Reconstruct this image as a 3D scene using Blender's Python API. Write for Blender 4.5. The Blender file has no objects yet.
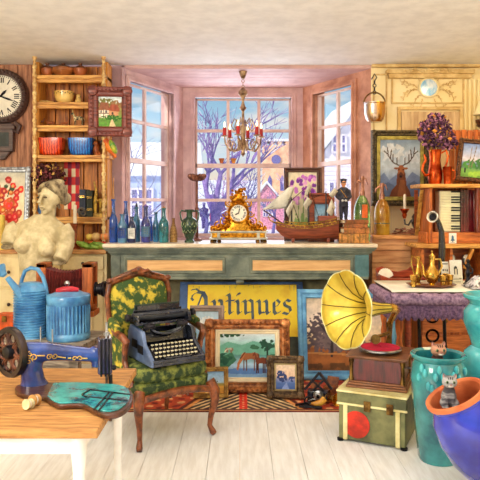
import bpy, bmesh, math, random
from mathutils import Vector as V, Matrix, Euler, noise
random.seed(7)
S = bpy.context.scene
COL = S.collection
PI = math.pi
H, F, YH = 1.28, 620.0, 205.0          # camera height, focal length (px of the 480 frame), horizon row

def at(px, py, Y):                      # the world point seen at a pixel, at distance Y
    return V(((px-240)*Y/F, Y, H-(py-YH)*Y/F))
def ax(px, Y): return (px-240)*Y/F
def az(py, Y): return H-(py-YH)*Y/F
def rad(d): return math.radians(d)

# ------------------------------------------------------------------ materials
def lin(c):
    out = []
    for x in c[:3]:
        x = x/255.0
        out.append(x/12.92 if x <= .04045 else ((x+.055)/1.055)**2.4)
    return (*out, 1.0)
_mats = {}
def M(name, c, r=.5, metal=0.0, var=.22, sc=9, bump=.15, c2=None, stretch=None, coat=0.0, trans=0.0,
      pos=(.38, .62), detail=4, kind='noise', ior=1.45, spec=.5, sss=0):
    if name in _mats: return _mats[name]
    m = bpy.data.materials.new(name); m.use_nodes = True
    nt = m.node_tree; b = nt.nodes['Principled BSDF']
    b.inputs['Roughness'].default_value = r
    b.inputs['Metallic'].default_value = metal
    b.inputs['IOR'].default_value = ior
    b.inputs['Coat Weight'].default_value = coat
    b.inputs['Transmission Weight'].default_value = trans
    b.inputs['Specular IOR Level'].default_value = spec
    tc = nt.nodes.new('ShaderNodeTexCoord'); mp = nt.nodes.new('ShaderNodeMapping')
    nt.links.new(tc.outputs['Object'], mp.inputs['Vector'])
    if stretch: mp.inputs['Scale'].default_value = stretch
    if kind == 'voronoi':
        n = nt.nodes.new('ShaderNodeTexVoronoi'); n.inputs['Scale'].default_value = sc; out = n.outputs['Distance']
    elif kind == 'wave':
        n = nt.nodes.new('ShaderNodeTexWave'); n.inputs['Scale'].default_value = sc
        n.inputs['Distortion'].default_value = 4; n.inputs['Detail'].default_value = 3; n.inputs['Detail Scale'].default_value = 2; out = n.outputs['Fac']
    else:
        n = nt.nodes.new('ShaderNodeTexNoise'); n.inputs['Scale'].default_value = sc
        n.inputs['Detail'].default_value = detail; n.inputs['Roughness'].default_value = .6; out = n.outputs['Fac']
    nt.links.new(mp.outputs['Vector'], n.inputs['Vector'])
    cr = nt.nodes.new('ShaderNodeValToRGB'); nt.links.new(out, cr.inputs['Fac'])
    lo = c2 if c2 else tuple(x*(1-var) for x in c)
    hi = c if c2 else tuple(min(255, x*(1+var*.6)) for x in c)
    cr.color_ramp.elements[0].position, cr.color_ramp.elements[1].position = pos
    cr.color_ramp.elements[0].color = lin(lo); cr.color_ramp.elements[1].color = lin(hi)
    nt.links.new(cr.outputs['Color'], b.inputs['Base Color'])
    if bump:
        bp = nt.nodes.new('ShaderNodeBump'); bp.inputs['Strength'].default_value = bump; bp.inputs['Distance'].default_value = .01
        nt.links.new(out, bp.inputs['Height']); nt.links.new(bp.outputs['Normal'], b.inputs['Normal'])
    _mats[name] = m
    return m
def wood(name, c, c2=None, ax_='z', sc=5, r=.5, coat=0.0, bump=.2, k=9):
    st = {'x': (1, k, k), 'y': (k, 1, k), 'z': (k, k, 1)}[ax_]
    return M(name, c, r=r, c2=c2 or tuple(x*.55 for x in c), stretch=st, sc=sc, bump=bump, coat=coat, pos=(.34, .6), detail=6)
def emit(name, c, s):
    m = bpy.data.materials.new(name); m.use_nodes = True
    b = m.node_tree.nodes['Principled BSDF']; b.inputs['Base Color'].default_value = lin(c)
    b.inputs['Emission Color'].default_value = lin(c); b.inputs['Emission Strength'].default_value = s
    return m
def pane_mat():
    m = bpy.data.materials.new('window_glass'); m.use_nodes = True; nt = m.node_tree
    nt.nodes.remove(nt.nodes['Principled BSDF'])
    t = nt.nodes.new('ShaderNodeBsdfTransparent'); g = nt.nodes.new('ShaderNodeBsdfGlossy'); g.inputs['Roughness'].default_value = .05
    mx = nt.nodes.new('ShaderNodeMixShader'); mx.inputs[0].default_value = .03
    nt.links.new(t.outputs[0], mx.inputs[1]); nt.links.new(g.outputs[0], mx.inputs[2])
    nt.links.new(mx.outputs[0], nt.nodes['Material Output'].inputs['Surface'])
    return m
def paint_mat():
    m = bpy.data.materials.new('oil_paint'); m.use_nodes = True; nt = m.node_tree; b = nt.nodes['Principled BSDF']
    a = nt.nodes.new('ShaderNodeAttribute'); a.attribute_name = 'Col'
    nt.links.new(a.outputs['Color'], b.inputs['Base Color']); b.inputs['Roughness'].default_value = .55
    b.inputs['Specular IOR Level'].default_value = .25
    return m
PAINT = paint_mat(); GLASS = pane_mat()

# ------------------------------------------------------------------ mesh builder
class MB:
    def __init__(s): s.v = []; s.f = []; s.m = []; s.mi = 0
    def add(s, vs, fs):
        o = len(s.v); s.v += [V(p) for p in vs]
        for f in fs: s.f.append([i+o for i in f]); s.m.append(s.mi)
        return s
    def mark(s): return len(s.v)
    def xf(s, mat, start=0):
        for i in range(start, len(s.v)): s.v[i] = mat @ s.v[i]
        return s
    def box(s, c, d, rz=0.0, top=1.0, rot=None):
        x, y, z = d[0]/2, d[1]/2, d[2]/2
        vs = [V((sx*x*(top if sz > 0 else 1), sy*y*(top if sz > 0 else 1), sz*z)) for sz in (-1, 1) for sy in (-1, 1) for sx in (-1, 1)]
        R = (rot.to_matrix() if rot else Matrix.Rotation(rz, 3, 'Z'))
        return s.add([R @ v + V(c) for v in vs], [(0, 2, 3, 1), (4, 5, 7, 6), (0, 1, 5, 4), (2, 6, 7, 3), (0, 4, 6, 2), (1, 3, 7, 5)])
    def b2(s, x0, x1, y0, y1, z0, z1): return s.box(((x0+x1)/2, (y0+y1)/2, (z0+z1)/2), (x1-x0, y1-y0, z1-z0))
    def bar(s, p, q, w, h=None, up=(0, 0, 1)):
        p, q = V(p), V(q); d = (q-p); L = d.length; d.normalize(); h = h or w
        u = V(up); a = d.cross(u)
        if a.length < 1e-4: a = d.cross(V((0, 1, 0)))
        a.normalize(); b = a.cross(d)
        vs = [P + a*(sx*w/2) + b*(sz*h/2) for P in (p, q) for sz in (-1, 1) for sx in (-1, 1)]
        return s.add(vs, [(0, 2, 3, 1), (4, 5, 7, 6), (0, 1, 5, 4), (2, 6, 7, 3), (0, 4, 6, 2), (1, 3, 7, 5)])
    def tube(s, pts, r, n=8, closed=False, flat=1.0):
        pts = [V(p) for p in pts]; k = len(pts)
        rs = r if isinstance(r, (list, tuple)) else [r]*k
        tang = []
        for i in range(k):
            a = pts[(i-1) % k] if (closed or i > 0) else pts[i]; b = pts[(i+1) % k] if (closed or i < k-1) else pts[i]
            t = b-a; tang.append(t.normalized() if t.length > 1e-9 else V((0, 0, 1)))
        ref = V((0, 0, 1)) if abs(tang[0].z) < .9 else V((0, 1, 0))
        u = tang[0].cross(ref).normalized(); vs = []
        for i in range(k):
            u = (u - tang[i]*u.dot(tang[i])); u.normalize(); w = tang[i].cross(u)
            for j in range(n):
                a = 2*PI*j/n; vs.append(pts[i] + (u*math.cos(a) + w*math.sin(a)*flat)*rs[i])
        fs = []
        for i in range(k if closed else k-1):
            for j in range(n):
                a, b = i*n+j, i*n+(j+1) % n; c, d = ((i+1) % k)*n+(j+1) % n, ((i+1) % k)*n+j
                fs.append((a, b, c, d))
        if not closed: fs += [tuple(range(n))[::-1], tuple((k-1)*n+j for j in range(n))]
        return s.add(vs, fs)
    def lathe(s, prof, n=24, c=(0, 0, 0), mod=None, cap=True, R=None):
        vs = []; k = len(prof)
        for i, (r, z) in enumerate(prof):
            for j in range(n):
                a = 2*PI*j/n; rr = max(r, 1e-4)*(mod(a, i/(k-1)) if mod else 1)
                p = V((rr*math.cos(a), rr*math.sin(a), z)); vs.append((R @ p if R else p) + V(c))
        fs = [(i*n+j, i*n+(j+1) % n, (i+1)*n+(j+1) % n, (i+1)*n+j) for i in range(k-1) for j in range(n)]
        if cap: fs += [tuple(range(n))[::-1], tuple((k-1)*n+j for j in range(n))]
        return s.add(vs, fs)
    def ball(s, c, r, n=12, m=8, R=None):
        if not isinstance(r, (tuple, list)): r = (r, r, r)
        vs = [V((0, 0, -r[2]))]
        for i in range(1, m):
            t = -PI/2+PI*i/m
            for j in range(n):
                a = 2*PI*j/n; vs.append(V((r[0]*math.cos(t)*math.cos(a), r[1]*math.cos(t)*math.sin(a), r[2]*math.sin(t))))
        vs.append(V((0, 0, r[2])))
        fs = [(0, 1+(j+1) % n, 1+j) for j in range(n)]
        for i in range(m-2):
            for j in range(n): fs.append((1+i*n+j, 1+i*n+(j+1) % n, 1+(i+1)*n+(j+1) % n, 1+(i+1)*n+j))
        L = len(vs)-1; o = 1+(m-2)*n
        fs += [(L, o+j, o+(j+1) % n) for j in range(n)]
        return s.add([(R @ v if R else v)+V(c) for v in vs], fs)
    def octa(s, c, r, R=None):
        if not isinstance(r, (tuple, list)): r = (r, r, r)
        vs = [V(p) for p in ((r[0], 0, 0), (-r[0], 0, 0), (0, r[1], 0), (0, -r[1], 0), (0, 0, r[2]), (0, 0, -r[2]))]
        return s.add([(R @ v if R else v)+V(c) for v in vs],
                     [(0, 2, 4), (2, 1, 4), (1, 3, 4), (3, 0, 4), (2, 0, 5), (1, 2, 5), (3, 1, 5), (0, 3, 5)])
    def prism(s, poly, d0, d1, plane='xz'):
        def P(a, b, d): return {'xz': (a, d, b), 'xy': (a, b, d), 'yz': (d, a, b)}[plane]
        n = len(poly); vs = [P(a, b, d0) for a, b in poly]+[P(a, b, d1) for a, b in poly]
        return s.add(vs, [tuple(range(n))[::-1], tuple(range(n, 2*n))]+[(i, (i+1) % n, n+(i+1) % n, n+i) for i in range(n)])
    def loft(s, secs, closed=True, caps=True):
        n = len(secs[0]); vs = [p for q in secs for p in q]; k = len(secs)
        fs = [(i*n+j, i*n+(j+1) % n, (i+1)*n+(j+1) % n, (i+1)*n+j) for i in range(k-1) for j in range(n if closed else n-1)]
        if caps and closed: fs += [tuple(range(n))[::-1], tuple((k-1)*n+j for j in range(n))]
        return s.add(vs, fs)
    def ring(s, c, R, r, n=24, m=8, rot=None):
        pts = [V((R*math.cos(2*PI*i/n), R*math.sin(2*PI*i/n), 0)) for i in range(n)]
        if not isinstance(c, V): c = V(c)
        return s.tube([(rot @ p if rot else p)+c for p in pts], r, m, closed=True)
    def build(s, name, mats, parent=None, loc=(0, 0, 0), rz=0.0, bevel=0.0, seg=2, ang=38, remesh=0.0, sm=0, solid=0.0, sub=0, rot=None):
        me = bpy.data.meshes.new(name); me.from_pydata([tuple(v) for v in s.v], [], s.f)
        if not isinstance(mats, (list, tuple)): mats = [mats]
        for m in mats: me.materials.append(m)
        for p, i in zip(me.polygons, s.m): p.material_index = i
        bm = bmesh.new(); bm.from_mesh(me); bmesh.ops.recalc_face_normals(bm, faces=bm.faces); bm.to_mesh(me); bm.free()
        me.shade_smooth()
        if not remesh: me.set_sharp_from_angle(angle=rad(ang))
        o = bpy.data.objects.new(name, me); COL.objects.link(o); o.parent = parent
        o.location = loc; o.rotation_euler = rot or (0, 0, rz)
        if remesh:
            d = o.modifiers.new('r', 'REMESH'); d.mode = 'VOXEL'; d.voxel_size = remesh; d.use_smooth_shade = True
            if sm: d = o.modifiers.new('s', 'SMOOTH'); d.iterations = sm; d.factor = .5
        if solid: d = o.modifiers.new('t', 'SOLIDIFY'); d.thickness = solid; d.offset = 0
        if bevel:
            d = o.modifiers.new('b', 'BEVEL'); d.width = bevel; d.segments = seg; d.limit_method = 'ANGLE'; d.angle_limit = rad(40)
        if sub: d = o.modifiers.new('u', 'SUBSURF'); d.levels = d.render_levels = sub
        return o

def tag(o, label, cat, group=None, kind=None):
    o['label'] = label; o['category'] = cat
    if group: o['group'] = group
    if kind: o['kind'] = kind
    return o
def thing(name, label, cat, loc=(0, 0, 0), rz=0.0, group=None, rot=None):
    o = bpy.data.objects.new(name, None); COL.objects.link(o); o.empty_display_size = .05
    o.location = loc; o.rotation_euler = rot or (0, 0, rz)
    return tag(o, label, cat, group)
def structure(o): o['kind'] = 'structure'; return o
def dup(root, loc, rz=None, label=None, rot=None):
    r = root.copy(); COL.objects.link(r); r.location = loc
    if rz is not None: r.rotation_euler = (0, 0, rz)
    if rot is not None: r.rotation_euler = rot
    if label: r['label'] = label
    for ch in list(root.children):
        c = ch.copy(); COL.objects.link(c); c.parent = r
        for g in list(ch.children):
            d = g.copy(); COL.objects.link(d); d.parent = c
    return r
def rrot(): return Euler((random.uniform(0, 6.3), random.uniform(0, 6.3), random.uniform(0, 6.3))).to_matrix()
def bunch(mb, c, r, n, size, el=2.2):
    for _ in range(n):
        while True:
            p = V((random.uniform(-1, 1), random.uniform(-1, 1), random.uniform(-1, 1)))
            if p.length < 1: break
        s_ = size*random.uniform(.6, 1.3)
        mb.octa((c[0]+p.x*r[0], c[1]+p.y*r[1], c[2]+p.z*r[2]), (s_, s_*.55, s_*el*.5), rrot())
def arc(c, R, a0, a1, n=10, plane='xz', ry=None):
    out = []
    for i in range(n+1):
        a = rad(a0+(a1-a0)*i/n); u, w = R*math.cos(a), (ry or R)*math.sin(a)
        out.append(V(c)+(V((u, 0, w)) if plane == 'xz' else V((u, w, 0)) if plane == 'xy' else V((0, u, w))))
    return out

# ------------------------------------------------------------------ painted pictures
def _in(poly, u, v):
    r = False; j = len(poly)-1
    for i in range(len(poly)):
        a, b = poly[i], poly[j]
        if (a[1] > v) != (b[1] > v) and u < (b[0]-a[0])*(v-a[1])/(b[1]-a[1])+a[0]: r = not r
        j = i
    return r
def art(bg, shapes=(), jit=.12, ns=9, asp=1.0):
    def f(u, v):
        for i in range(len(bg)-1):
            if v <= bg[i+1][0] or i == len(bg)-2:
                t = max(0, min(1, (v-bg[i][0])/(bg[i+1][0]-bg[i][0]))); c = [bg[i][1][q]*(1-t)+bg[i+1][1][q]*t for q in (0, 1, 2)]; break
        w = noise.noise(V((u*6, v*6, 3)))*.012; uu, vv = u+w, v-w
        for s in shapes:
            k = s[0]
            if k == 'e':
                e = ((uu-s[1])/s[3])**2+((vv-s[2])/s[4])**2
                if e < 1+.35*noise.noise(V((u*ns*2, v*ns*2, 9))): c = s[5]
            elif k == 'p':
                if _in(s[1], uu, vv): c = s[2]
            elif k == 'l':
                x1, y1, x2, y2, wd = s[1:6]; dx, dy = x2-x1, (y2-y1); L = dx*dx+dy*dy
                t = max(0, min(1, ((u-x1)*dx+(v-y1)*dy)/L)); d = math.hypot((u-x1-dx*t)*asp, v-y1-dy*t)
                if d < wd: c = s[6]
            elif k == 'n':                                   # dappled foliage inside an ellipse
                e = ((u-s[1])/s[3])**2+((v-s[2])/s[4])**2
                if e < 1 and noise.noise(V((u*s[6], v*s[6], s[1]*7))) > -.12+.5*(e-.5): c = s[5]
        g = 1+jit*(noise.noise(V((u*ns, v*ns*1.3, 1)))+.6*noise.noise(V((u*ns*4, v*ns*4, 5))))
        return [min(255, x*g) for x in c]
    return f
def canvas(name, w, h, f, parent=None, loc=(0, 0, 0), nx=72, ny=72, flat=False, rot=None):
    vs, fs, cs = [], [], []
    for j in range(ny+1):
        for i in range(nx+1):
            u, v = i/nx, j/ny
            vs.append((u*w-w/2, v*h, 0) if flat else (u*w-w/2, 0, v*h)); cs.append(lin(f(u, v)))
    for j in range(ny):
        for i in range(nx):
            a = j*(nx+1)+i; fs.append((a, a+1, a+nx+2, a+nx+1))
    me = bpy.data.meshes.new(name); me.from_pydata(vs, [], fs); me.materials.append(PAINT)
    at_ = me.color_attributes.new('Col', 'FLOAT_COLOR', 'POINT')
    at_.data.foreach_set('color', [x for c in cs for x in c])
    o = bpy.data.objects.new(name, me); COL.objects.link(o); o.parent = parent; o.location = loc
    if rot: o.rotation_euler = rot
    return o
def frame_mb(W, Hh, fw, d, beads=0, mb=None, y0=0.0, inset=0.0):
    mb = mb or MB()
    prof = [(0, 0), (0, -.65*d), (.14*fw, -.95*d), (.4*fw, -d), (.58*fw, -.62*d), (.8*fw, -.6*d), (.9*fw, -.78*d), (fw, -.5*d), (fw, 0)]
    secs = []
    for t, y in prof:
        t += inset; secs.append([V((-W/2+t, y+y0, t)), V((W/2-t, y+y0, t)), V((W/2-t, y+y0, Hh-t)), V((-W/2+t, y+y0, Hh-t))])
    mb.loft(secs+[secs[0]], caps=False)
    if beads:
        for (x0, z0, x1, z1) in ((-W/2, 0, W/2, 0), (W/2, 0, W/2, Hh), (W/2, Hh, -W/2, Hh), (-W/2, Hh, -W/2, 0)):
            L = math.hypot(x1-x0, z1-z0); n = max(3, int(L/beads))
            for i in range(n):
                t = (i+.5)/n; x, z = x0+(x1-x0)*t, z0+(z1-z0)*t
                x -= math.copysign(fw*.3, x) if abs(abs(x)-W/2) < 1e-6 else 0
                z += fw*.3 if z < 1e-6 else (-fw*.3 if z > Hh-1e-6 else 0)
                mb.octa((x, y0-d*.95, z), (beads*.42, d*.35, beads*.42), Euler((0, .6*i, 0)).to_matrix())
        for sx in (-1, 1):
            for z in (fw*.45, Hh-fw*.45): mb.ball((sx*(W/2-fw*.45), y0-d*.8, z), (fw*.55, d*.6, fw*.55), 8, 6)
    return mb
def picture(name, label, W, Hh, fw, fmat, f, loc, rz=0.0, lean=0.0, liner=0.0, lmat=None, d=.03, beads=0, nx=64, ny=64, roll=0.0, cat='painting', group=None):
    t = thing(name, label, cat, loc, rot=(-lean, roll, rz), group=group)
    frame_mb(W, Hh, fw, d, beads).build('frame', fmat, t, ang=30)
    if liner: frame_mb(W, Hh, liner, d*.5, inset=fw*.98).build('liner', lmat, t, ang=30)
    iw = fw+liner
    canvas('canvas', W-2*iw+.004, Hh-2*iw+.004, f, t, (0, -.25*d, iw-.002), nx, ny)
    mb = MB(); mb.b2(-W/2+fw*.3, W/2-fw*.3, -.2*d, -.02*d, fw*.3, Hh-fw*.3); mb.build('backing_board', M('backing_board', (120, 95, 65), .8), t)
    return t

# shared materials
GOLD = M('gilt_metal', (235, 170, 55), .3, 1, c2=(150, 90, 20), sc=40, bump=.3)
BRASS = M('brass', (242, 204, 108), .26, 1, c2=(186, 138, 58), sc=14, bump=.1)
BRASSD = M('old_brass', (150, 115, 60), .4, 1, c2=(80, 55, 30), sc=22, bump=.2)
IRON = M('black_iron', (38, 36, 42), .4, .6, sc=20, bump=.2)
STEEL = M('worn_steel', (175, 178, 182), .3, 1, sc=25)
COPPER = M('copper', (225, 105, 50), .28, 1, c2=(140, 45, 18), sc=10, bump=.08)
CREAMP = M('cream_paint', (244, 224, 172), .6, c2=(216, 186, 130), sc=7, pos=(.25, .55), bump=.1)
WHITEP = M('white_paint', (245, 243, 238), .7, var=.03, bump=.03)
DARKW = wood('dark_walnut', (92, 48, 26), (38, 18, 10), 'x', 6, .35, .3)
REDW = wood('reddish_wood', (165, 78, 36), (92, 34, 14), 'x', 6, .4, .2)
ORW = wood('orange_wood', (205, 110, 45), (135, 60, 20), 'z', 6, .45, .1)
GOLDW = wood('golden_pine', (232, 165, 72), (178, 105, 36), 'z', 5, .5)
GOLDWX = wood('golden_pine_flat', (236, 180, 95), (165, 100, 42), 'x', 5, .5)
CANDLE = M('candle_wax', (240, 228, 205), .5, var=.05, bump=.05)
REDC = M('red_candle_wax', (190, 30, 28), .45, var=.15)
FLAME = emit('candle_flame', (255, 225, 150), 6)
WICK = M('wick', (40, 35, 30), .9)
LEATHER = M('brown_leather', (150, 85, 40), .5, c2=(95, 45, 20), sc=30)
PAPER = M('old_paper', (235, 220, 185), .8, var=.12, sc=30)
SNOW = M('snow', (236, 240, 250), .9, var=.05, sc=3, bump=.2)
# ================================================================== camera, light, sky
cam = bpy.data.cameras.new('camera'); cam.sensor_width = 36; cam.lens = 36*F/480; cam.shift_y = -(240-YH)/480
co = bpy.data.objects.new('camera', cam); COL.objects.link(co); co.location = (0, 0, H); co.rotation_euler = (PI/2, 0, 0)
cam.clip_end = 600; S.camera = co
S.view_settings.view_transform = 'Standard'; S.view_settings.look = 'None'; S.view_settings.gamma = 1
S.view_settings.exposure = 0.0; S.view_settings.use_curve_mapping = False
w = bpy.data.worlds.new('sky'); S.world = w; w.use_nodes = True; nt = w.node_tree; bg = nt.nodes['Background']
tc = nt.nodes.new('ShaderNodeTexCoord'); sp = nt.nodes.new('ShaderNodeSeparateXYZ'); nt.links.new(tc.outputs['Generated'], sp.inputs[0])
cr = nt.nodes.new('ShaderNodeValToRGB'); e = cr.color_ramp.elements
e[0].position = 0.0; e[0].color = lin((255, 226, 190)); e[1].position = 1.0; e[1].color = lin((205, 225, 250))
for p_, c_ in ((.04, (252, 232, 205)), (.075, (225, 240, 248)), (.13, (172, 216, 240)), (.2, (140, 196, 232)), (.4, (215, 232, 250))):
    q = e.new(p_); q.color = lin(c_)
ns = nt.nodes.new('ShaderNodeTexNoise'); ns.inputs['Scale'].default_value = 9; ns.inputs['Detail'].default_value = 5
mp = nt.nodes.new('ShaderNodeMapping'); mp.inputs['Scale'].default_value = (1, 1, 3.5); nt.links.new(tc.outputs['Generated'], mp.inputs[0]); nt.links.new(mp.outputs[0], ns.inputs['Vector'])
c2 = nt.nodes.new('ShaderNodeValToRGB'); c2.color_ramp.elements[0].position = .5; c2.color_ramp.elements[1].position = .68
nt.links.new(ns.outputs['Fac'], c2.inputs['Fac'])
mx = nt.nodes.new('ShaderNodeMix'); mx.data_type = 'RGBA'; mx.inputs['B'].default_value = lin((250, 248, 245))
nt.links.new(c2.outputs['Color'], mx.inputs['Factor'])
nt.links.new(sp.outputs['Z'], cr.inputs['Fac']); nt.links.new(cr.outputs['Color'], mx.inputs['A']); nt.links.new(mx.outputs['Result'], bg.inputs['Color'])
bg.inputs['Strength'].default_value = .9
def lamp(name, kind, loc, energy, col=(255, 255, 255), rot=(0, 0, 0), **kw):
    l = bpy.data.lights.new(name, kind); l.energy = energy; l.color = lin(col)[:3]
    for k_, v_ in kw.items(): setattr(l, k_, v_)
    o = bpy.data.objects.new(name, l); COL.objects.link(o); o.location = loc; o.rotation_euler = rot; return o
lamp('sun', 'SUN', (0, 0, 8), 3.4, (255, 240, 226), (rad(60), 0, rad(-42)), angle=rad(5))
_q = (V((.3, 4.7, 1.0))-V((-2.6, -.2, 2.1))).to_track_quat('-Z', 'Y').to_euler()
lamp('added_key_light', 'AREA', (-2.6, -.2, 2.1), 105, (255, 247, 232), _q, shape='RECTANGLE', size=1.3, size_y=1.1)  # added key light from the left front; no window stands here
lamp('added_front_fill', 'AREA', (0, -1.6, 1.9), 8, (250, 250, 255), (rad(84), 0, 0), shape='RECTANGLE', size=4.6, size_y=2.2)  # weak fill added behind the camera, not a built window
lamp('added_warm_fill', 'AREA', (1.7, 4.2, 2.45), 13, (255, 222, 165), (rad(8), 0, 0), size=.7)  # warm fill added overhead to light the right side, no fixture
lamp('added_overhead_fill', 'AREA', (-.9, 3.9, 2.45), 8, (255, 235, 205), (0, 0, 0), size=.8)  # overhead fill added on the left, without any fixture
lamp('added_ceiling_fill', 'AREA', (0, 1.6, 1.95), 46, (232, 240, 255), (PI, 0, 0), shape='RECTANGLE', size=4, size_y=1.6)  # upward fill added out of view to brighten the ceiling
lamp('window_daylight', 'AREA', (.03, 6.3, 1.75), 16, (235, 242, 255), (rad(-98), 0, 0), shape='RECTANGLE', size=1.1, size_y=1.3)

# ================================================================== room
MAUVE = M('mauve_wall_paint', (214, 178, 184), .6, var=.1, sc=3, bump=.05)
PINKW = M('pink_window_paint', (226, 194, 192), .5, c2=(198, 162, 164), sc=5, bump=.06)
TANW = M('rosy_brown_window_paint', (222, 166, 138), .5, c2=(180, 122, 98), sc=5, bump=.06)
SOFF = M('rosy_soffit_paint', (222, 186, 182), .6, c2=(200, 160, 158), sc=4, bump=.05)
YELP = M('cream_yellow_panelling', (255, 240, 196), .6, c2=(250, 228, 168), sc=3, bump=.06)
YELD = M('ochre_moulding', (238, 210, 150), .6, c2=(206, 168, 104), sc=9, bump=.1)
mb = MB()
x = -4.0
while x < 4: mb.b2(x, x+.158, -1.0, 6.5, -.06, 0); x += .16
structure(mb.build('floor', M('whitewashed_boards', (246, 244, 240), .7, c2=(232, 228, 222), stretch=(9, 1, 1), sc=4, bump=.08)))
mb = MB(); mb.b2(-3.3, -3.2, -1.0, 5.5, 0, 2.52); structure(mb.build('wall_unseen_left', YELP)); mb = MB(); mb.b2(3.2, 3.3, -1.0, 5.5, 0, 2.52); structure(mb.build('wall_unseen_right', YELP))  # unseen side walls, added to block ambient light and bounce warmth
mb = MB(); mb.b2(-4, 4, -1.0, 5.5, 2.52, 2.62); structure(mb.build('ceiling', WHITEP))
mb = MB(); mb.b2(-1.74, -1.02, 5.5, 5.62, 0, 2.52)
for x in (-1.045,): mb.b2(x, x+.03, 5.47, 5.5, .9, 2.5)
structure(mb.build('wall_left', MAUVE, bevel=.004))
PLK = wood('aged_plank', (206, 146, 108), (128, 78, 58), 'z', 4, .6)
mb = MB(); x = -4.0
while x < -1.75: mb.b2(x, min(x+.118, -1.742), 5.47, 5.6, 0, 2.52); x += .12
structure(mb.build('wall_far_left', PLK, bevel=.004))
# right wall with painted panelling
mb = MB(); mb.b2(1.162, 4, 5.5, 5.62, 0, 2.52); structure(mb.build('wall_right', YELP))
def rect_trim(mb, x0, x1, z0, z1, w_, y, d):
    mb.b2(x0, x1, y-d, y, z1-w_, z1); mb.b2(x0, x1, y-d, y, z0, z0+w_); mb.b2(x0, x0+w_, y-d, y, z0+w_, z1-w_); mb.b2(x1-w_, x1, y-d, y, z0+w_, z1-w_)
Yw = 5.5
mb = MB(); mb.b2(ax(385, Yw), ax(472, Yw), 5.42, Yw, az(75, Yw), az(71, Yw)); mb.b2(ax(388, Yw), ax(470, Yw), 5.44, Yw, az(79, Yw), az(75, Yw))
mb.b2(1.162, 4, 5.45, Yw, 2.495, 2.52)
for k in range(15): mb.ball((ax(402+k*3.4, Yw), 5.41, az(72.5+1.4*math.sin(k*1.5), Yw)), (.018, .012, .012), 8, 5)
structure(mb.build('trim_1', YELD, bevel=.004))
mb = MB(); rect_trim(mb, ax(391, Yw), ax(464, Yw), az(104, Yw), az(77, Yw), .014, Yw, .018)
rect_trim(mb, ax(397, Yw), ax(462, Yw), az(200, Yw), az(107, Yw), .028, Yw, .03)
rect_trim(mb, ax(366, Yw)+.06, ax(387, Yw), az(235, Yw), az(74, Yw), .012, Yw, .014)
structure(mb.build('trim_2', YELD, bevel=.003))
mb = MB(); mb.b2(ax(401, Yw), ax(459, Yw), 5.48, 5.499, az(196, Yw), az(112, Yw)); structure(mb.build('trim_3', wood('buff_boarding', (226, 196, 150), (186, 148, 108), 'z', 4), bevel=.003))
mb = MB()
for i in range(4):
    x = ax(465+i*4.5, Yw); mb.lathe([(.012, az(235, Yw)), (.014, az(80, Yw))], 8, (x, 5.49, 0))
mb.b2(ax(482, Yw), ax(486, Yw), 5.44, 5.5, 0, 2.5); structure(mb.build('trim_4', YELP))
# carved leaf sprays on the panel
mb = MB(); cx_, cz_ = ax(428, Yw), az(88, Yw)
for sgn in (-1, 1):
    for (dx, dz, L, a0) in ((.1, .0, .13, 20), (.1, -.02, .12, -15), (.07, -.07, .12, -45), (.08, .06, .1, 45), (.17, .02, .1, 35), (.17, -.03, .09, -40), (.05, -.1, .07, -75)):
        p0 = V((cx_+sgn*dx, 5.487, cz_+dz)); d_ = V((sgn*math.cos(rad(a0)), 0, math.sin(rad(a0))))
        pts = [p0+d_*L*t+V((0, 0, .02*math.sin(t*6))) for t in (0, .25, .5, .75, 1)]
        mb.tube(pts, [.004, .004, .0035, .003, .002], 5)
        for t in (1, 2, 3, 4):
            mb.ball(pts[t]+V((0, 0, .012*(-1)**t)), (.011, .004, .005), 6, 4, Matrix.Rotation(-rad(a0+40*(-1)**t)*sgn, 3, 'Y'))
structure(mb.build('trim_5', YELD))
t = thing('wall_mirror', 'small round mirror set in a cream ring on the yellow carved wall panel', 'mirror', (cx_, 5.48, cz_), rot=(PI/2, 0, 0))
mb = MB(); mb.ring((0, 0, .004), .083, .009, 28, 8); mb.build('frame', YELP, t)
mb = MB(); mb.lathe([(.001, -.006), (.08, -.006), (.08, .004), (.001, .006)], 28); mb.build('mirror_glass', M('painted_reflection', (120, 180, 232), .2, .25, c2=(226, 238, 250), stretch=(6, 3, 1), sc=3, bump=0), t)  # blue and white streaks stand in for the mirror's reflection

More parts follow.
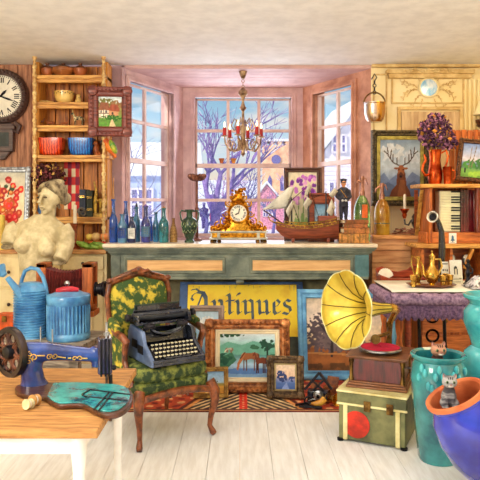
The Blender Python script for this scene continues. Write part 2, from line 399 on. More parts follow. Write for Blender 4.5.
# ------------------------------------------------------------------ bay window
def bay(n, A, B, jl, jr, cols, mat, z0=.95, ztop=2.385, order='window_1', base_col=None):
    A, B = V((*A, 0)), V((*B, 0)); d = (B-A); L = d.length; ang_ = math.atan2(d.y, d.x)
    r = bpy.data.objects.new(n, None); COL.objects.link(r); r.location = A; r.rotation_euler = (0, 0, ang_); r['kind'] = 'structure'
    mb = MB(); mb.b2(0, L, 0, .12, 0, z0-.04); mb.b2(0, L, 0, .12, ztop+.035, 2.52); mb.b2(0, jl, .0, .12, z0-.04, ztop+.035); mb.b2(jr, L, .0, .12, z0-.04, ztop+.035)
    mb.build('frame', mat, r)
    mb = MB()
    for w0, dep in ((.05, .022), (.02, .036)):
        mb.b2(max(0, jl-w0), jl, -dep, 0, z0, ztop+w0); mb.b2(jr, min(L, jr+w0), -dep, 0, z0, ztop+w0); mb.b2(jl, jr, -dep, 0, ztop, ztop+w0)
    mb.build('casing', mat, r, bevel=.004)
    mb = MB(); mb.b2(0, L, -.09, .02, z0-.035, z0); mb.build('sill', mat, r, bevel=.006)
    mb = MB(); t_ = .032
    mb.b2(jl, jr, .03, .075, 1.665, 1.71); mb.b2(jl, jr, .03, .07, z0, z0+.035); mb.b2(jl, jr, .03, .07, ztop-.02, ztop)
    mb.b2(jl, jl+.02, .03, .07, z0, ztop); mb.b2(jr-.02, jr, .03, .07, z0, ztop)
    for c in cols: mb.b2(c-t_/2, c+t_/2, .035, .065, z0, ztop)
    for z in (2.05, 1.33): mb.b2(jl, jr, .037, .063, z-t_/2, z+t_/2)
    mb.build('sash', M('pale_sash_paint', (244, 222, 214), .5, c2=(222, 190, 184), sc=5, bump=.04), r, bevel=.004)
    mb = MB(); mb.b2(jl, jr, .048, .052, z0, ztop); mb.build('pane', GLASS, r)
    return r
bay('window_1', (-1.02, 5.5), (-.588, 6.4), .034, .77, (.372,), PINKW)
bay('window_2', (-.588, 6.4), (.65, 6.4), .125, 1.115, (.464, .784), PINKW)
bay('window_3', (.65, 6.4), (1.162, 5.5), .205, .80, (.515,), TANW)
mb = MB()
for i in range(7):
    y = 5.5+i*.13; f0 = (y-5.5)/.9; f1 = (min(y+.126, 6.42)-5.5)/.9
    mb.prism([(-1.05+.432*f0, y), (1.19-.512*f0, y), (1.19-.512*f1, min(y+.126, 6.42)), (-1.05+.432*f1, min(y+.126, 6.42))], 2.49, 2.53, 'xy')
structure(mb.build('bay_ceiling', SOFF, bevel=.003))
mb = MB(); mb.prism([(-1.02, 5.4), (1.1, 5.4), (1.14, 5.5), (.64, 6.38), (-.58, 6.38), (-1.0, 5.5)], .88, .93, 'xy'); structure(mb.build('trim_6', PINKW))

# ================================================================== winter street outside
def terr(x, y):
    z = -.3 + .1*noise.noise(V((x*.1, y*.1, 0)))
    if y > 55: z += (y-55)*.085*(1+.25*noise.noise(V((x*.03, y*.02, 4))))
    return z
vs, fs = [], []; nx_, ny_ = 60, 60
for j in range(ny_+1):
    for i in range(nx_+1):
        y = 7+(j/ny_)**2*133; xx = (i/nx_-.5)*(12+y*1.6); vs.append((xx, y, terr(xx, y)))
for j in range(ny_):
    for i in range(nx_): a = j*(nx_+1)+i; fs.append((a, a+1, a+nx_+2, a+nx_+1))
structure(MB().add(vs, fs).build('ground_snow', M('snow_field', (246, 246, 252), .9, c2=(220, 226, 250), sc=.35, bump=.2)))
BARK = M('purple_grey_bark', (152, 128, 190), .9, c2=(98, 84, 156), sc=5)
BARKV = M('mauve_twigs', (190, 150, 196), .9, c2=(150, 116, 180), sc=5)
BARKB = M('dark_blue_bark', (112, 108, 166), .9, var=.2)
def tree(loc, h, r, mat, label, seed, depth=5, spread=.55, trunk=.3, snow=True):
    rnd = random.Random(seed); t = thing('bare_tree', label, 'tree', loc, group='bare trees in the snow'); mb = MB(); tw = MB(); sn = MB()
    def br(p, d, L, r, k):
        q = p; pts = [p]
        for i in range(3):
            d = (d+V((rnd.uniform(-1, 1), rnd.uniform(-1, 1), rnd.uniform(-.2, .5)))*.16).normalized(); q = q+d*L/3; pts.append(q)
        (mb if k >= depth-1 else tw).tube(pts, [r, r*.88, r*.76, r*.64], 6 if k > 2 else 4)
        if snow and k <= 3 and abs(d.z) < .8 and rnd.random() < .5: sn.tube([pp+V((0, 0, pts and r*.6)) for pp in pts[1:]], r*.75, 4)
        if k == 0: return
        for _ in range(3 if k > 1 else 3):
            dd = (d+V((rnd.uniform(-1, 1), rnd.uniform(-1, 1), rnd.uniform(-.35, .7)))*spread*1.5).normalized()
            br(q if rnd.random() < .6 else pts[2], dd, L*rnd.uniform(.62, .85), r*.56, k-1)
    br(V((0, 0, 0)), V((0, 0, 1)), h*trunk, r, depth)
    mb.build('trunk', mat, t); tw.build('branches', mat, t)
    if snow and sn.v: sn.build('snow', SNOW, t)
    return t
def ground(px, Y): x = ax(px, Y); return (x, Y, terr(x, Y)-.05)
tree(ground(218, 20), 4.7, .2, BARK, 'large bare purple tree with forked trunk behind the middle window', 3, 5, .6, .42)
tree(ground(205, 26), 3.6, .1, BARKB, 'slim dark bare tree beside the large purple tree', 5, 4, .6)
tree(ground(250, 28), 3.9, .1, BARKB, 'bare dark tree seen behind the hanging candle fitting', 8, 4, .6)
tree(ground(293, 30), 4.2, .11, BARKV, 'bare mauve tree beside the pale stone tower', 11, 4, .5)
tree(ground(163, 24), 3.9, .09, BARKV, 'bare mauve tree above the blue house', 15, 4, .55)
tree(ground(321, 25), 4.0, .09, BARKV, 'bare purple tree beside the white boarded house', 21, 5, .5)
tree(ground(138, 11), 3.4, .05, BARKB, 'thin snowy tree in front of the snow roofed cottage', 27, 4, .7)
tree(ground(232, 40), 5.0, .14, BARKV, 'small far bare tree on the snowy slope', 31, 4, .6)
tree(ground(273, 34), 3.0, .1, BARKB, 'low dark bare tree in front of the pale stone tower', 37, 4, .7)
BLUEW = M('blue_grey_house_wall', (190, 208, 242), .8, c2=(150, 172, 226), sc=2)
STONE = M('apricot_stone', (246, 205, 165), .9, c2=(220, 160, 130), sc=1.2, detail=8)
CLAP = M('white_clapboard', (230, 226, 240), .8, var=.06)
DKW = M('dark_house_window', (110, 106, 170), .3)
BRICK = M('red_brick', (226, 92, 50), .9, var=.2)
def house(name, label, loc, W, D, hw, hr, wallm, wins, rz=0, board=False, gable=False, chim=None, group='houses in the snow'):
    t = thing(name, label, 'house', loc, rz, group)
    mb = MB(); mb.b2(-W/2, W/2, 0, D, 0, hw)
    if gable: mb.prism([(-W/2, hw), (W/2, hw), (0, hr-.05)], .02, D-.02, 'xz')
    if board:
        z = .1
        while z < hw: mb.b2(-W/2-.01, W/2+.01, -.03, .0, z, z+.09); z += .13
    mb.build('wall', wallm, t)
    mb = MB(); o_ = .2
    if gable:
        for s in (-1, 1): mb.prism([(s*(W/2+o_), hw-.15), (s*(W/2+o_), hw+.05), (0, hr+.2), (0, hr)], -o_, D+o_, 'xz')
    else: mb.prism([(-o_, hw-.05), (-o_, hw+.1), (D/2, hr+.15), (D+o_, hw+.1), (D+o_, hw-.05), (D/2, hr-.1)], -W/2-o_, W/2+o_, 'yz')
    mb.build('snowy_roof', SNOW, t, bevel=.05)
    for (x, z, ww, hh) in wins:
        m1 = MB(); m1.b2(x-ww/2, x+ww/2, -.05, -.005, z, z+hh); wn = m1.build('window', DKW, t)
        m2 = MB()
        for k in range(4): m2.b2(x-ww/2+ww*k/3-.025, x-ww/2+ww*k/3+.025, -.08, -.04, z-.03, z+hh+.03)
        for k in range(3): m2.b2(x-ww/2, x+ww/2, -.08, -.04, z+hh*k/2-.025, z+hh*k/2+.025)
        m2.build('glazing_bars', CLAP, wn)
    if chim:
        m1 = MB(); m1.b2(chim-.2, chim+.2, D/2-.2, D/2+.2, hw, hr+.9); m1.b2(chim-.26, chim+.26, D/2-.26, D/2+.26, hr+.8, hr+.95); m1.build('chimney', BRICK, t)
    return t
house('cottage', 'low pale blue cottage under a thick snowy roof outside the window by the shelves', ground(134, 16), 3.2, 2.6, 2.35, 3.2, BLUEW, [(.2, 1.2, .55, .8), (1.1, 1.2, .5, .8)], .1)
house('house', 'tall narrow purple house with a snowy gable beyond the blue cottage', ground(158, 30), 1.7, 2.5, 2.6, 4.2, M('purple_house_wall', (176, 160, 220), .8), [(-.3, 1.6, .5, .7), (.45, 1.6, .4, .7)], -.1, gable=True)
house('house', 'white boarded house with dark windows and snowy roof beside the purple tree', (ax(362, 18), 18, -.3), 2.6, 3, 2.9, 4.6, CLAP, [(-.75, 1.3, .5, .95), (-.7, 3.1, .4, .5)], .12, board=True, gable=True)
house('house', 'small red brick house with snowy roof under the bare purple tree', ground(318, 34), 2.0, 2, 3.2, 4.4, BRICK, [(-.3, 1.4, .5, .7)], .1, chim=-.2)
house('cottage', 'tiny pink cottage with steep snowy gable near the tower foot', ground(267, 40), 2.2, 2, 1.6, 3.0, M('pink_house_wall', (216, 150, 175), .8), [(0, .9, .5, .5)], 0, gable=True)
t = thing('stone_tower', 'apricot stone tower with round clock seen through the middle window', 'tower', ground(276, 60))
mb = MB(); mb.b2(-1.25, 1.25, 0, 2.5, 0, 7.0)
for k in range(4): mb.b2(-1.25+k*.72, -.9+k*.72, 0, 2.5, 7.0, 7.4)
mb.build('wall', STONE, t)
mb = MB(); mb.lathe([(.01, 0), (.45, 0), (.45, .1), (.01, .1)], 20, (0, -.12, 5.6), R=Matrix.Rotation(PI/2, 3, 'X')); mb.build('clock_face', DKW, t)
for x in (-.6, .6):
    mb = MB(); mb.prism([(x-.2, 2.6), (x+.2, 2.6), (x+.2, 3.7), (x, 4.1), (x-.2, 3.7)], -.06, 0, 'xz'); mb.build('window', DKW, t)
mb = MB(); mb.b2(-1.4, 1.4, -.15, 2.6, 7.38, 7.6); mb.build('snow_cap', SNOW, t)
t = thing('post_box', 'red pillar post box in the snow outside', 'post box', ground(165, 58))
mb = MB(); mb.lathe([(.001, 0), (.22, 0), (.22, .1), (.19, .12), (.19, 1.75), (.24, 1.78), (.24, 1.86), (.12, 1.95), (.001, 1.97)], 16); mb.build('body', M('post_box_red', (225, 40, 30), .4), t)
mb = MB(); mb.b2(-.1, .1, -.2, -.17, 1.5, 1.55); mb.build('slot', IRON, t)
# people in the snowy street
for (px, Y, c, lab) in ((204, 42, (70, 62, 130), 'distant person in dark blue coat walking in the snow'), (212, 48, (150, 70, 120), 'distant person in plum coat standing beside the walkers'), (224, 44, (105, 80, 150), 'distant person in lilac coat near the gilt clock')):
    g_ = ground(px, Y); t = thing('person', lab, 'person', g_, group='people in the snow')
    mb = MB(); mb.tube([(-.08, 0, 0), (-.08, 0, .45), (-.06, 0, .85)], [.07, .08, .11], 8); mb.tube([(.1, .1, 0), (.09, 0, .45), (.06, 0, .85)], [.07, .08, .11], 8)
    mb.tube([(0, 0, .6), (0, 0, .85), (0, 0, 1.1), (0, 0, 1.4), (0, 0, 1.52)], [.21, .19, .17, .2, .08], 10)
    mb.tube([(-.2, 0, 1.42), (-.27, -.02, 1.1), (-.24, -.1, .85)], [.075, .065, .05], 7); mb.tube([(.2, 0, 1.42), (.27, -.02, 1.1), (.24, -.1, .85)], [.075, .065, .05], 7)
    mb.ball((0, 0, 1.62), (.1, .11, .13), 10, 8)
    mb.build('body', M('coat_%d' % px, c, .9), t, remesh=.035, sm=2)
    mb = MB(); mb.lathe([(.15, 1.68), (.12, 1.7), (.11, 1.8), (.01, 1.83)], 10); mb.build('hat', BARKB, t)
# small pots on the sash rail
for px, c in ((221.5, (196, 110, 62)), (233.5, (226, 150, 70))):
    Y = 6.4; p = at(px, 163, Y); t = thing('flower_pot', 'small %s pot on the window sash rail' % ('brown terracotta' if px < 225 else 'yellow ochre'), 'pot', (p.x, 6.418, 1.712), group='pots on the sash rail')
    mb = MB(); mb.lathe([(.001, 0), (.016, 0), (.024, .034), (.03, .036), (.03, .05), (.024, .05), (.018, .01)], 14, cap=False); mb.build('body', M('terracotta_%d' % px, c, .8), t)
    mb = MB(); mb.lathe([(.001, .04), (.024, .04)], 12, cap=False); mb.build('soil', M('soil', (80, 50, 35), .9), t)
# ================================================================== dresser with open shelves
D0, DR = -2.1, -1.078
t = thing('dresser', 'tall pine dresser with open plate shelves above a cream painted base', 'dresser', (-1.43, 5.46, 0)); dresser = t
O = V((-1.43, 5.46, 0))
def db(mb, x0, x1, y0, y1, z0, z1): mb.b2(x0-O.x, x1-O.x, y0-O.y, y1-O.y, z0, z1); return mb
db(MB(), D0, DR, 5.02, 5.45, .06, .885).build('base_cabinet', CREAMP, t, bevel=.004)
db(MB(), D0-.02, DR+.0, 4.99, 5.455, .886, .917).build('countertop', wood('scrubbed_top', (226, 170, 104), (150, 88, 46), 'x', 5, .5), t, bevel=.006)
db(MB(), D0, DR, 5.0, 5.02, 0, .06).build('plinth', CREAMP, t)
KN = M('dark_knob', (70, 50, 42), .4)
xs = [D0+.02, -1.76, -1.44, -1.09]
for i in range(3):
    x0, x1 = xs[i]+.012, xs[i+1]-.012
    if i < 1:
        for z0, z1 in ((.1, .34), (.36, .6), (.62, .86)):
            d = db(MB(), x0, x1, 4.998, 5.018, z0, z1).build('drawer', CREAMP, t, bevel=.004)
            for kx in (.3, .7): MB().ball((x0+(x1-x0)*kx-O.x, 4.985-O.y, (z0+z1)/2), .014, 10, 6).build('knob', KN, d)
    else:
        d0 = db(MB(), x0, x1, 4.998, 5.018, .1, .74); k = 4
        for j in range(k): db(d0, x0+(x1-x0)*j/k+.003, x0+(x1-x0)*(j+1)/k-.003, 4.99, 5.0, .14, .70)
        dd = d0.build('door', CREAMP, t, bevel=.003)
        MB().ball((x0+.03-O.x, 4.98-O.y, .46), .014, 10, 6).build('knob', KN, dd)
        d0 = db(MB(), x0, x1, 4.998, 5.018, .76, .865).build('drawer', CREAMP, t, bevel=.004)
        MB().ball(((x0+x1)/2-O.x, 4.985-O.y, .81), .013, 10, 6).build('knob', KN, d0)
mb = MB(); n = 5; HL, HR = -1.738, -1.12
for i in range(n): db(mb, HL+(HR-HL)*i/n+.0045, HL+(HR-HL)*(i+1)/n-.0045, 5.425, 5.445, .918, 2.49)
mb.build('back_boards', wood('amber_boards', (214, 134, 48), (138, 74, 24), 'z', 5, .5), t, bevel=.003)
for py, th in ((75, .03), (102, .022), (125, .022), (155, .026), (217, .026)):
    z = az(py, 5.2); mb = MB(); db(mb, HL, HR+(.02 if py == 155 else 0), 5.2, 5.424, z-th, z); db(mb, HL+.03, HR-.03, 5.215, 5.23, z-th-.03, z-th)
    mb.build('shelf', GOLDWX, t, bevel=.003)
for x in (HL+.02, HR-.02):
    prof = []; z = .918
    while z < 2.5:
        prof += [(.011, z), (.019, z+.012), (.019, z+.03), (.011, z+.042), (.014, z+.06)]; z += .075
    MB().lathe(prof, 10, (x-O.x, 5.185-O.y, 0)).build('spindle', M('pale_turned_wood', (244, 216, 150), .5, c2=(190, 140, 80), sc=20), t)
    db(MB(), x-.02, x+.02, 5.24, 5.42, .918, 2.49).build('side_panel', GOLDW, t)
def sh(py): return az(py, 5.2)
def shx(px): return ax(px, 5.3)
# top shelf crocks
for px, lab in ((47, 'small brown lidded crock on the very top shelf, beside the turned post'), (63, 'wide brown basin on the very top shelf'), (80, 'small brown jar on the very top shelf near the hanging cottage painting')):
    wd = .1 if px == 63 else .06
    t = thing('crock', lab, 'crock', (shx(px), 5.31, sh(75)), group='crocks on the top shelf')
    MB().lathe([(.001, 0), (wd*.6, 0), (wd, .05), (wd, .075), (wd*.85, .08), (wd*.8, .07), (wd*.5, .012)], 20, cap=False).build('body', M('brown_stoneware_%d' % px, (150+px % 30, 90, 44), .35), t)
    mb = MB(); mb.lathe([(wd*.82, .078), (wd*.5, .1), (.012, .105), (.018, .12), (.001, .125)], 18); mb.build('lid', M('brown_glaze', (120, 66, 34), .3), t)
t = thing('mixing_bowl', 'cream mixing bowl with dark leaf band on the second shelf', 'bowl', (shx(64), 5.31, sh(102)))
CER = M('cream_ceramic', (248, 214, 130), .25, c2=(222, 176, 92), sc=8, bump=.03, coat=.4)
MB().lathe([(.001, 0), (.045, 0), (.05, .008), (.072, .03), (.082, .07), (.084, .105), (.078, .105), (.074, .07), (.04, .02)], 28, cap=False).build('body', CER, t)
mb = MB()
for i in range(26):
    a = 2*PI*i/26; mb.octa((.084*math.cos(a), .084*math.sin(a), .088+.004*(-1)**i), (.009, .003, .005), Euler((0, .5*(-1)**i, a+PI/2)).to_matrix())
mb.build('leaf_band', M('dark_leaf', (80, 62, 30), .5), t)
t = thing('salt_shaker', 'small cream spotted shaker beside the mixing bowl', 'shaker', (shx(78.5), 5.3, sh(102)))
MB().lathe([(.001, 0), (.026, 0), (.028, .03), (.02, .05), (.017, .06), (.019, .07), (.012, .08), (.001, .082)], 16).build('body', CER, t)
mb = MB()
for i in range(14): a = i*2.4; z = .01+.004*i; mb.ball((.026*math.cos(a)*(1 if z < .04 else .75), .026*math.sin(a)*(1 if z < .04 else .75), z), .004, 6, 4)
mb.build('spots', KN, t)
t = thing('serving_plate', 'flat pale dish lying on the second shelf beside the turned post', 'dish', (shx(46.5), 5.3, sh(102)))
MB().lathe([(.001, 0), (.04, 0), (.07, .012), (.07, .016), (.04, .006), (.001, .005)], 24).build('body', CER, t)
# little animals
def critter(name, lab, px, L, hh, mat, cow=False, horn=False, flip=1):
    t = thing(name, lab, 'animal figurine', (shx(px), 5.29, sh(125)), rz=0 if flip > 0 else PI, group='animal figurines on the narrow shelf')
    mb = MB(); b_ = hh*.55
    mb.tube([(-L*.42, 0, b_), (-L*.15, 0, b_*1.02), (L*.15, 0, b_), (L*.32, 0, b_*1.12)], [L*.13, L*.17, L*.16, L*.12], 10)
    mb.tube([(L*.3, 0, b_*1.1), (L*.42, 0, hh*.85), (L*.5, 0, hh*.9), (L*.62, 0, hh*.8)], [L*.1, L*.085, L*.09, L*.05], 8)
    for sx in (-.34, .27):
        for sy in (-1, 1): mb.tube([(L*sx, sy*L*.09, b_), (L*(sx-.02), sy*L*.1, b_*.5), (L*sx, sy*L*.1, 0)], [L*.085, L*.05, L*.045], 7)
    mb.tube([(-L*.45, 0, b_*1.05), (-L*.56, 0, b_*.8), (-L*.58, 0, b_*.35)], [L*.04, L*.03, L*.02], 6)
    for sy in (-1, 1): mb.octa((L*.42, sy*L*.07, hh*.98), (L*.03, L*.03, L*.07))
    mb.build('body', mat, t, remesh=.0035, sm=2)
    if horn:
        m2 = MB()
        for sy in (-1, 1): m2.tube([(L*.44, sy*L*.06, hh*.95), (L*.46, sy*L*.14, hh*1.05), (L*.5, sy*L*.13, hh*1.2)], [.004, .003, .001], 5)
        m2.build('horns', CER, t)
BRF = M('brown_figurine', (140, 78, 34), .5, c2=(80, 40, 18)); RSF = M('russet_figurine', (176, 92, 40), .5); SPF = M('piebald_figurine', (238, 216, 160), .5, c2=(50, 50, 26), sc=36, pos=(.46, .5))
critter('horse_figurine', 'small dark brown horse figurine beside the turned post', 42, .05, .075, BRF)
critter('fox_figurine', 'long low russet fox figurine in the middle of the narrow shelf', 51, .075, .055, RSF, flip=-1)
critter('pig_figurine', 'little russet pig figurine standing alone on the narrow shelf', 65, .065, .05, RSF)
critter('cow_figurine', 'black and cream spotted cow figurine with horns on the narrow shelf', 78.5, .1, .125, SPF, horn=True, flip=-1)
# square glass bowls
for px, c, nm, c2_ in ((51.5, (240, 78, 22), 'orange', (170, 30, 8)), (81.5, (30, 130, 220), 'blue', (8, 60, 150))):
    t = thing('square_bowl', 'glossy square %s bowl with streaked glaze on the wide shelf' % ('flame orange' if px < 60 else 'bright blue'), 'bowl', (shx(px), 5.31, sh(155)), group='square glazed bowls')
    def sq(hw, z, rr=.3):
        return [V((math.copysign(abs(math.cos(a))**rr, math.cos(a))*hw, math.copysign(abs(math.sin(a))**rr, math.sin(a))*hw*.75, z)) for a in [2*PI*i/32+.01 for i in range(32)]]
    MB().loft([sq(.06, 0), sq(.088, .015, .5), sq(.1, .06, .35), sq(.106, .15, .25), sq(.1, .15, .25), sq(.092, .06, .35), sq(.06, .02)]).build('body', M('glaze_'+nm, c, .25, c2=c2_, sc=14, kind='wave', coat=.25, bump=0), t)
t = thing('bird_ornament', 'small brown carved bird at the end of the wide shelf', 'bird ornament', (shx(97), 5.28, sh(155)))
mb = MB(); mb.ball((0, 0, .05), (.028, .03, .05), 12, 8); mb.ball((-.004, 0, .105), .022, 10, 8); mb.tube([(-.02, 0, .105), (-.045, 0, .1)], [.008, .001], 6); mb.tube([(.01, 0, .04), (.035, 0, .01)], [.018, .008], 8); mb.lathe([(.022, 0), (.024, .01), (.012, .015)], 12)
mb.build('body', M('carved_bird', (196, 106, 48), .5, c2=(110, 50, 20), sc=30), t, remesh=.004, sm=2)
# jug with dried flowers
t = thing('flower_jug', 'blue jug holding a wide bunch of dark dried flowers on the lowest shelf', 'jug', (shx(45), 5.29, sh(217)))
MB().lathe([(.001, 0), (.05, 0), (.07, .05), (.06, .12), (.045, .17), (.055, .2), (.048, .2), (.04, .16)], 20, cap=False).build('body', M('blue_jug', (92, 140, 205), .3, var=.15), t)
DRY = [M('dried_maroon', (92, 40, 34), .9, c2=(50, 24, 26), sc=40), M('dried_plum', (120, 58, 66), .9, var=.3), M('dried_straw', (214, 168, 92), .9, var=.3)]
for i, (m_, n_) in enumerate(zip(DRY, (230, 130, 70))):
    mb = MB(); bunch(mb, (.03, -.04, .33), (.165, .1, .125), n_, .016, 2.6)
    mb.build(('flower_heads', 'plum_flowers', 'straw_leaves')[i], m_, t)
mb = MB()
for i in range(24): a = random.uniform(0, 6.3); mb.tube([(0, 0, .15), (.03+.14*math.cos(a), -.03+.07*math.sin(a), .33)], .003, 4)
mb.build('stems', M('dry_stem', (140, 110, 60), .9), t)
t = thing('checked_cloth', 'red and cream checked cloth hanging against the shelf boards', 'cloth', (shx(68.5), 5.405, sh(157)))
def chk(u, v):
    a, b = int(u*4) % 2, int(v*6) % 2; return ((246, 226, 186) if not a and not b else (216, 48, 48) if a != b else (130, 30, 62))
canvas('checked_front', .135, .43, chk, t, (0, 0, -.44), 32, 48)
MB().b2(-.067, .067, .001, .008, -.44, -.01).build('cloth_back', M('red_cloth', (200, 50, 45), .9), t)
for px, lab, c, hgt in ((84.5, 'slate blue clothbound book standing on the lowest shelf', (58, 66, 84), 27), (91.5, 'dark green clothbound book standing beside the slate blue one', (52, 58, 44), 26)):
    t = thing('book', lab, 'book', (shx(px), 5.31, sh(217)), group='books on the lowest shelf'); hh = hgt*.0086
    mb = MB(); mb.b2(-.026, -.022, -.08, .08, 0, hh); mb.b2(.022, .026, -.08, .08, 0, hh); mb.b2(-.026, .026, -.084, -.078, 0, hh); mb.build('cover', M('cloth_%d' % px, c, .7), t, bevel=.002)
    MB().b2(-.022, .022, -.077, .076, .004, hh-.004).build('pages', PAPER, t)
    mb = MB()
    for z in (.25, .3, .7, .75): mb.b2(-.0225, .0225, -.0855, -.084, hh*z, hh*z+.004)
    mb.build('gilt_bands', BRASS, t)
t = thing('carved_rack', 'yellow carved wooden rack with two upright horns on the lowest shelf', 'rack', (shx(102), 5.24, sh(217)))
mb = MB(); mb.b2(-.055, .055, -.03, .03, 0, .03)
for s in (-1, 1): mb.tube([(s*.04, 0, .02), (s*.045, 0, .12), (s*.035, 0, .22), (s*.055, 0, .3)], [.014, .017, .013, .006], 8)
mb.tube([(-.04, 0, .12), (0, 0, .15), (.04, 0, .12)], .011, 8); mb.tube([(0, 0, .02), (0, 0, .15)], .011, 8)
mb.build('body', M('yellow_wood', (222, 180, 70), .4, c2=(120, 84, 24), sc=20), t, remesh=.005, sm=2)
t = thing('wicker_ball', 'grey ball of twisted wicker on the lowest shelf in front of the books', 'wicker ball', (shx(84), 5.23, sh(217)))
mb = MB()
for i in range(9): mb.ring((0, 0, .042), .038, .005, 20, 6, Euler((i*.7, i*1.1, i*.4)).to_matrix())
mb.build('weave', M('grey_wicker', (130, 122, 112), .7, c2=(70, 64, 58), sc=30), t)
t = thing('candlestick', 'cream candle in a turned wooden candlestick on the dresser top', 'candlestick', (ax(75, 5.12), 5.12, .917))
MB().lathe([(.001, 0), (.045, 0), (.045, .012), (.016, .03), (.024, .05), (.012, .08), (.02, .12), (.012, .16), (.022, .19), (.026, .21), (.001, .212)], 16).build('holder', REDW, t)
MB().lathe([(.001, .212), (.0145, .212), (.0145, .36), (.004, .366)], 12).build('candle', CANDLE, t)
MB().tube([(0, 0, .364), (0, 0, .378)], .0015, 5).build('wick', WICK, t)
# fruit and cabbage leaves on the dresser top
LETT = M('cabbage_green', (158, 196, 84), .5, c2=(92, 136, 40), sc=20)
t = thing('celery_bunch', 'green cabbage leaves lying on the dresser top below the fruit', 'vegetable', (ax(93, 5.1), 5.08, .917))
mb = MB()
for i in range(9):
    a = -.09+i*.022; mb.ball((a, .02*math.sin(i*2), .03+.01*math.cos(i)-.0008*i), (.05, .035, .022), 10, 6, Euler((.3*math.sin(i*3), .35+.2*math.cos(i), .4*math.cos(i*2))).to_matrix())
mb.build('leaves', LETT, t)
for i, (px, py, r, c, lab) in enumerate(((89, 231.5, .03, (250, 208, 96), 'yellow apple'), (95.5, 230.5, .038, (246, 200, 130), 'pale peach'), (104, 233, .036, (240, 150, 84), 'ripe peach'), (92, 238, .033, (238, 110, 48), 'orange fruit'), (98.5, 238.5, .034, (226, 84, 40), 'red orange fruit'), (104, 239.5, .031, (214, 66, 44), 'red apple'))):
    top = py < 236; Y = 5.19
    t = thing('fruit', '%s %s in the fruit pile on the dresser' % (lab, 'near the top' if top else 'low'), 'fruit', (ax(px, Y), Y+(.012 if top else -.02), .985+(.028 if top else -.036)), group='fruit pile on the dresser')
    MB().lathe([(.002, -r*.8), (r*.5, -r*.85), (r*.95, -r*.3), (r, .1*r), (r*.85, .6*r), (r*.4, .88*r), (.003, .74*r)], 18).build('flesh', M('fruit_%d' % i, c, .4, var=.12, sc=12), t)
    MB().tube([(0, 0, r*.74), (.003, 0, r*1.05)], .0025, 5).build('stem', KN, t)
t = thing('fruit_basket', 'low wicker basket under the pile of fruit', 'basket', (ax(97, 5.19), 5.19, .917))
MB().lathe([(.001, 0), (.06, 0), (.08, .035), (.084, .05), (.076, .05), (.07, .035), (.05, .008)], 24, cap=False).build('weave', M('wicker', (170, 120, 60), .7, c2=(110, 70, 30), sc=60), t)

# ================================================================== wall clock, flower picture, cottage picture
def numerals(mb, R, n=12, w=.006, L=.03, y=0.0):
    rom = ['XII', 'I', 'II', 'III', 'IIII', 'V', 'VI', 'VII', 'VIII', 'IX', 'X', 'XI']
    for h in range(12):
        a = PI/2-h*PI/6; rd = V((math.cos(a), 0, math.sin(a))); tg = V((math.sin(a), 0, -math.cos(a)))
        s = rom[h]; wd = {'I': .55, 'V': 1.05, 'X': 1.05}; tot = sum(wd[c] for c in s); x = -tot/2
        for c in s:
            cx = (x+wd[c]/2)*w*1.9; x += wd[c]; P = lambda u, v: tuple(rd*(R+v*L/2)+tg*(cx+u*w*.75)+V((0, y, 0)))
            def st(u0, v0, u1, v1, ww):
                p, q = V(P(u0, v0)), V(P(u1, v1)); d = (q-p).normalized(); nn = V((-d.z, 0, d.x))*ww/2
                mb.add([p-nn, p+nn, q+nn, q-nn], [(0, 1, 2, 3)])
            if c == 'I': st(0, -1, 0, 1, w*.6)
            if c == 'V': st(-1, 1, 0, -1, w*.6); st(1, 1, 0, -1, w*.3)
            if c == 'X': st(-1, 1, 1, -1, w*.6); st(1, 1, -1, -1, w*.3)
def hand(L, w, a, y, mat, parent, name):
    m = MB(); a = rad(a); d = V((math.cos(a), 0, math.sin(a))); n = V((-d.z, 0, d.x))
    m.add([d*-L*.15-n*w*.5, d*-L*.15+n*w*.5, d*L*.6+n*w, d*L, d*L*.6-n*w], [(0, 1, 2, 3, 4)])
    o = m.build(name, mat, parent, (0, y, 0), solid=.002); return o
Yc = 5.46; k = Yc/F; c = at(2, 97, Yc)
GREYW = wood('dark_carved_wood', (98, 74, 70), (52, 36, 36), 'x', 6, .4, .2)
t = thing('wall_clock', 'round wooden drop dial wall clock with white numeral face', 'clock', c)
RX = Matrix.Rotation(PI/2, 3, 'X')
MB().lathe([(21*k, .02), (21*k, .05), (23*k, .075), (26*k, .06), (27.5*k, .03), (27.5*k, 0), (.01, 0)], 40, R=RX, cap=False).build('case', GREYW, t)
mb = MB()
for i in range(40): a = 2*PI*i/40; mb.ball((25*k*math.cos(a), -.068, 25*k*math.sin(a)), .014, 6, 5)
mb.build('bead_ring', GREYW, t)
d_ = MB().lathe([(.001, .032), (21.3*k, .032)], 40, R=RX, cap=False).build('dial', M('white_enamel', (246, 240, 222), .4, var=.06), t)
mb = MB(); numerals(mb, 16*k, w=.016, L=.045, y=-.034)
for i in range(60):
    a = 2*PI*i/60; u = V((math.cos(a), 0, math.sin(a))); n = V((-u.z, 0, u.x))*.003
    mb.add([u*19.3*k-n+V((0, -.034, 0)), u*19.3*k+n+V((0, -.034, 0)), u*20.6*k+n+V((0, -.034, 0)), u*20.6*k-n+V((0, -.034, 0))], [(0, 1, 2, 3)])
mb.build('numerals', IRON, d_)
hand(9*k, .012, 45, -.04, IRON, t, 'hour_hand'); hand(15*k, .009, -20, -.044, IRON, t, 'minute_hand')
mb = MB(); mb.b2(-15*k, 13*k, -.05, 0, -55*k, -27*k); mb.b2(-17*k, 15*k, -.06, 0, -33*k, -29*k); mb.prism([(-12*k, -55*k), (10*k, -55*k), (4*k, -63*k), (-6*k, -63*k)], -.045, 0); mb.build('drop_case', GREYW, t, bevel=.006)
mb = MB(); mb.b2(-11*k, 9*k, -.055, -.049, -50*k, -36*k); mb.build('drop_window', M('clock_glass', (52, 62, 66), .15), t)
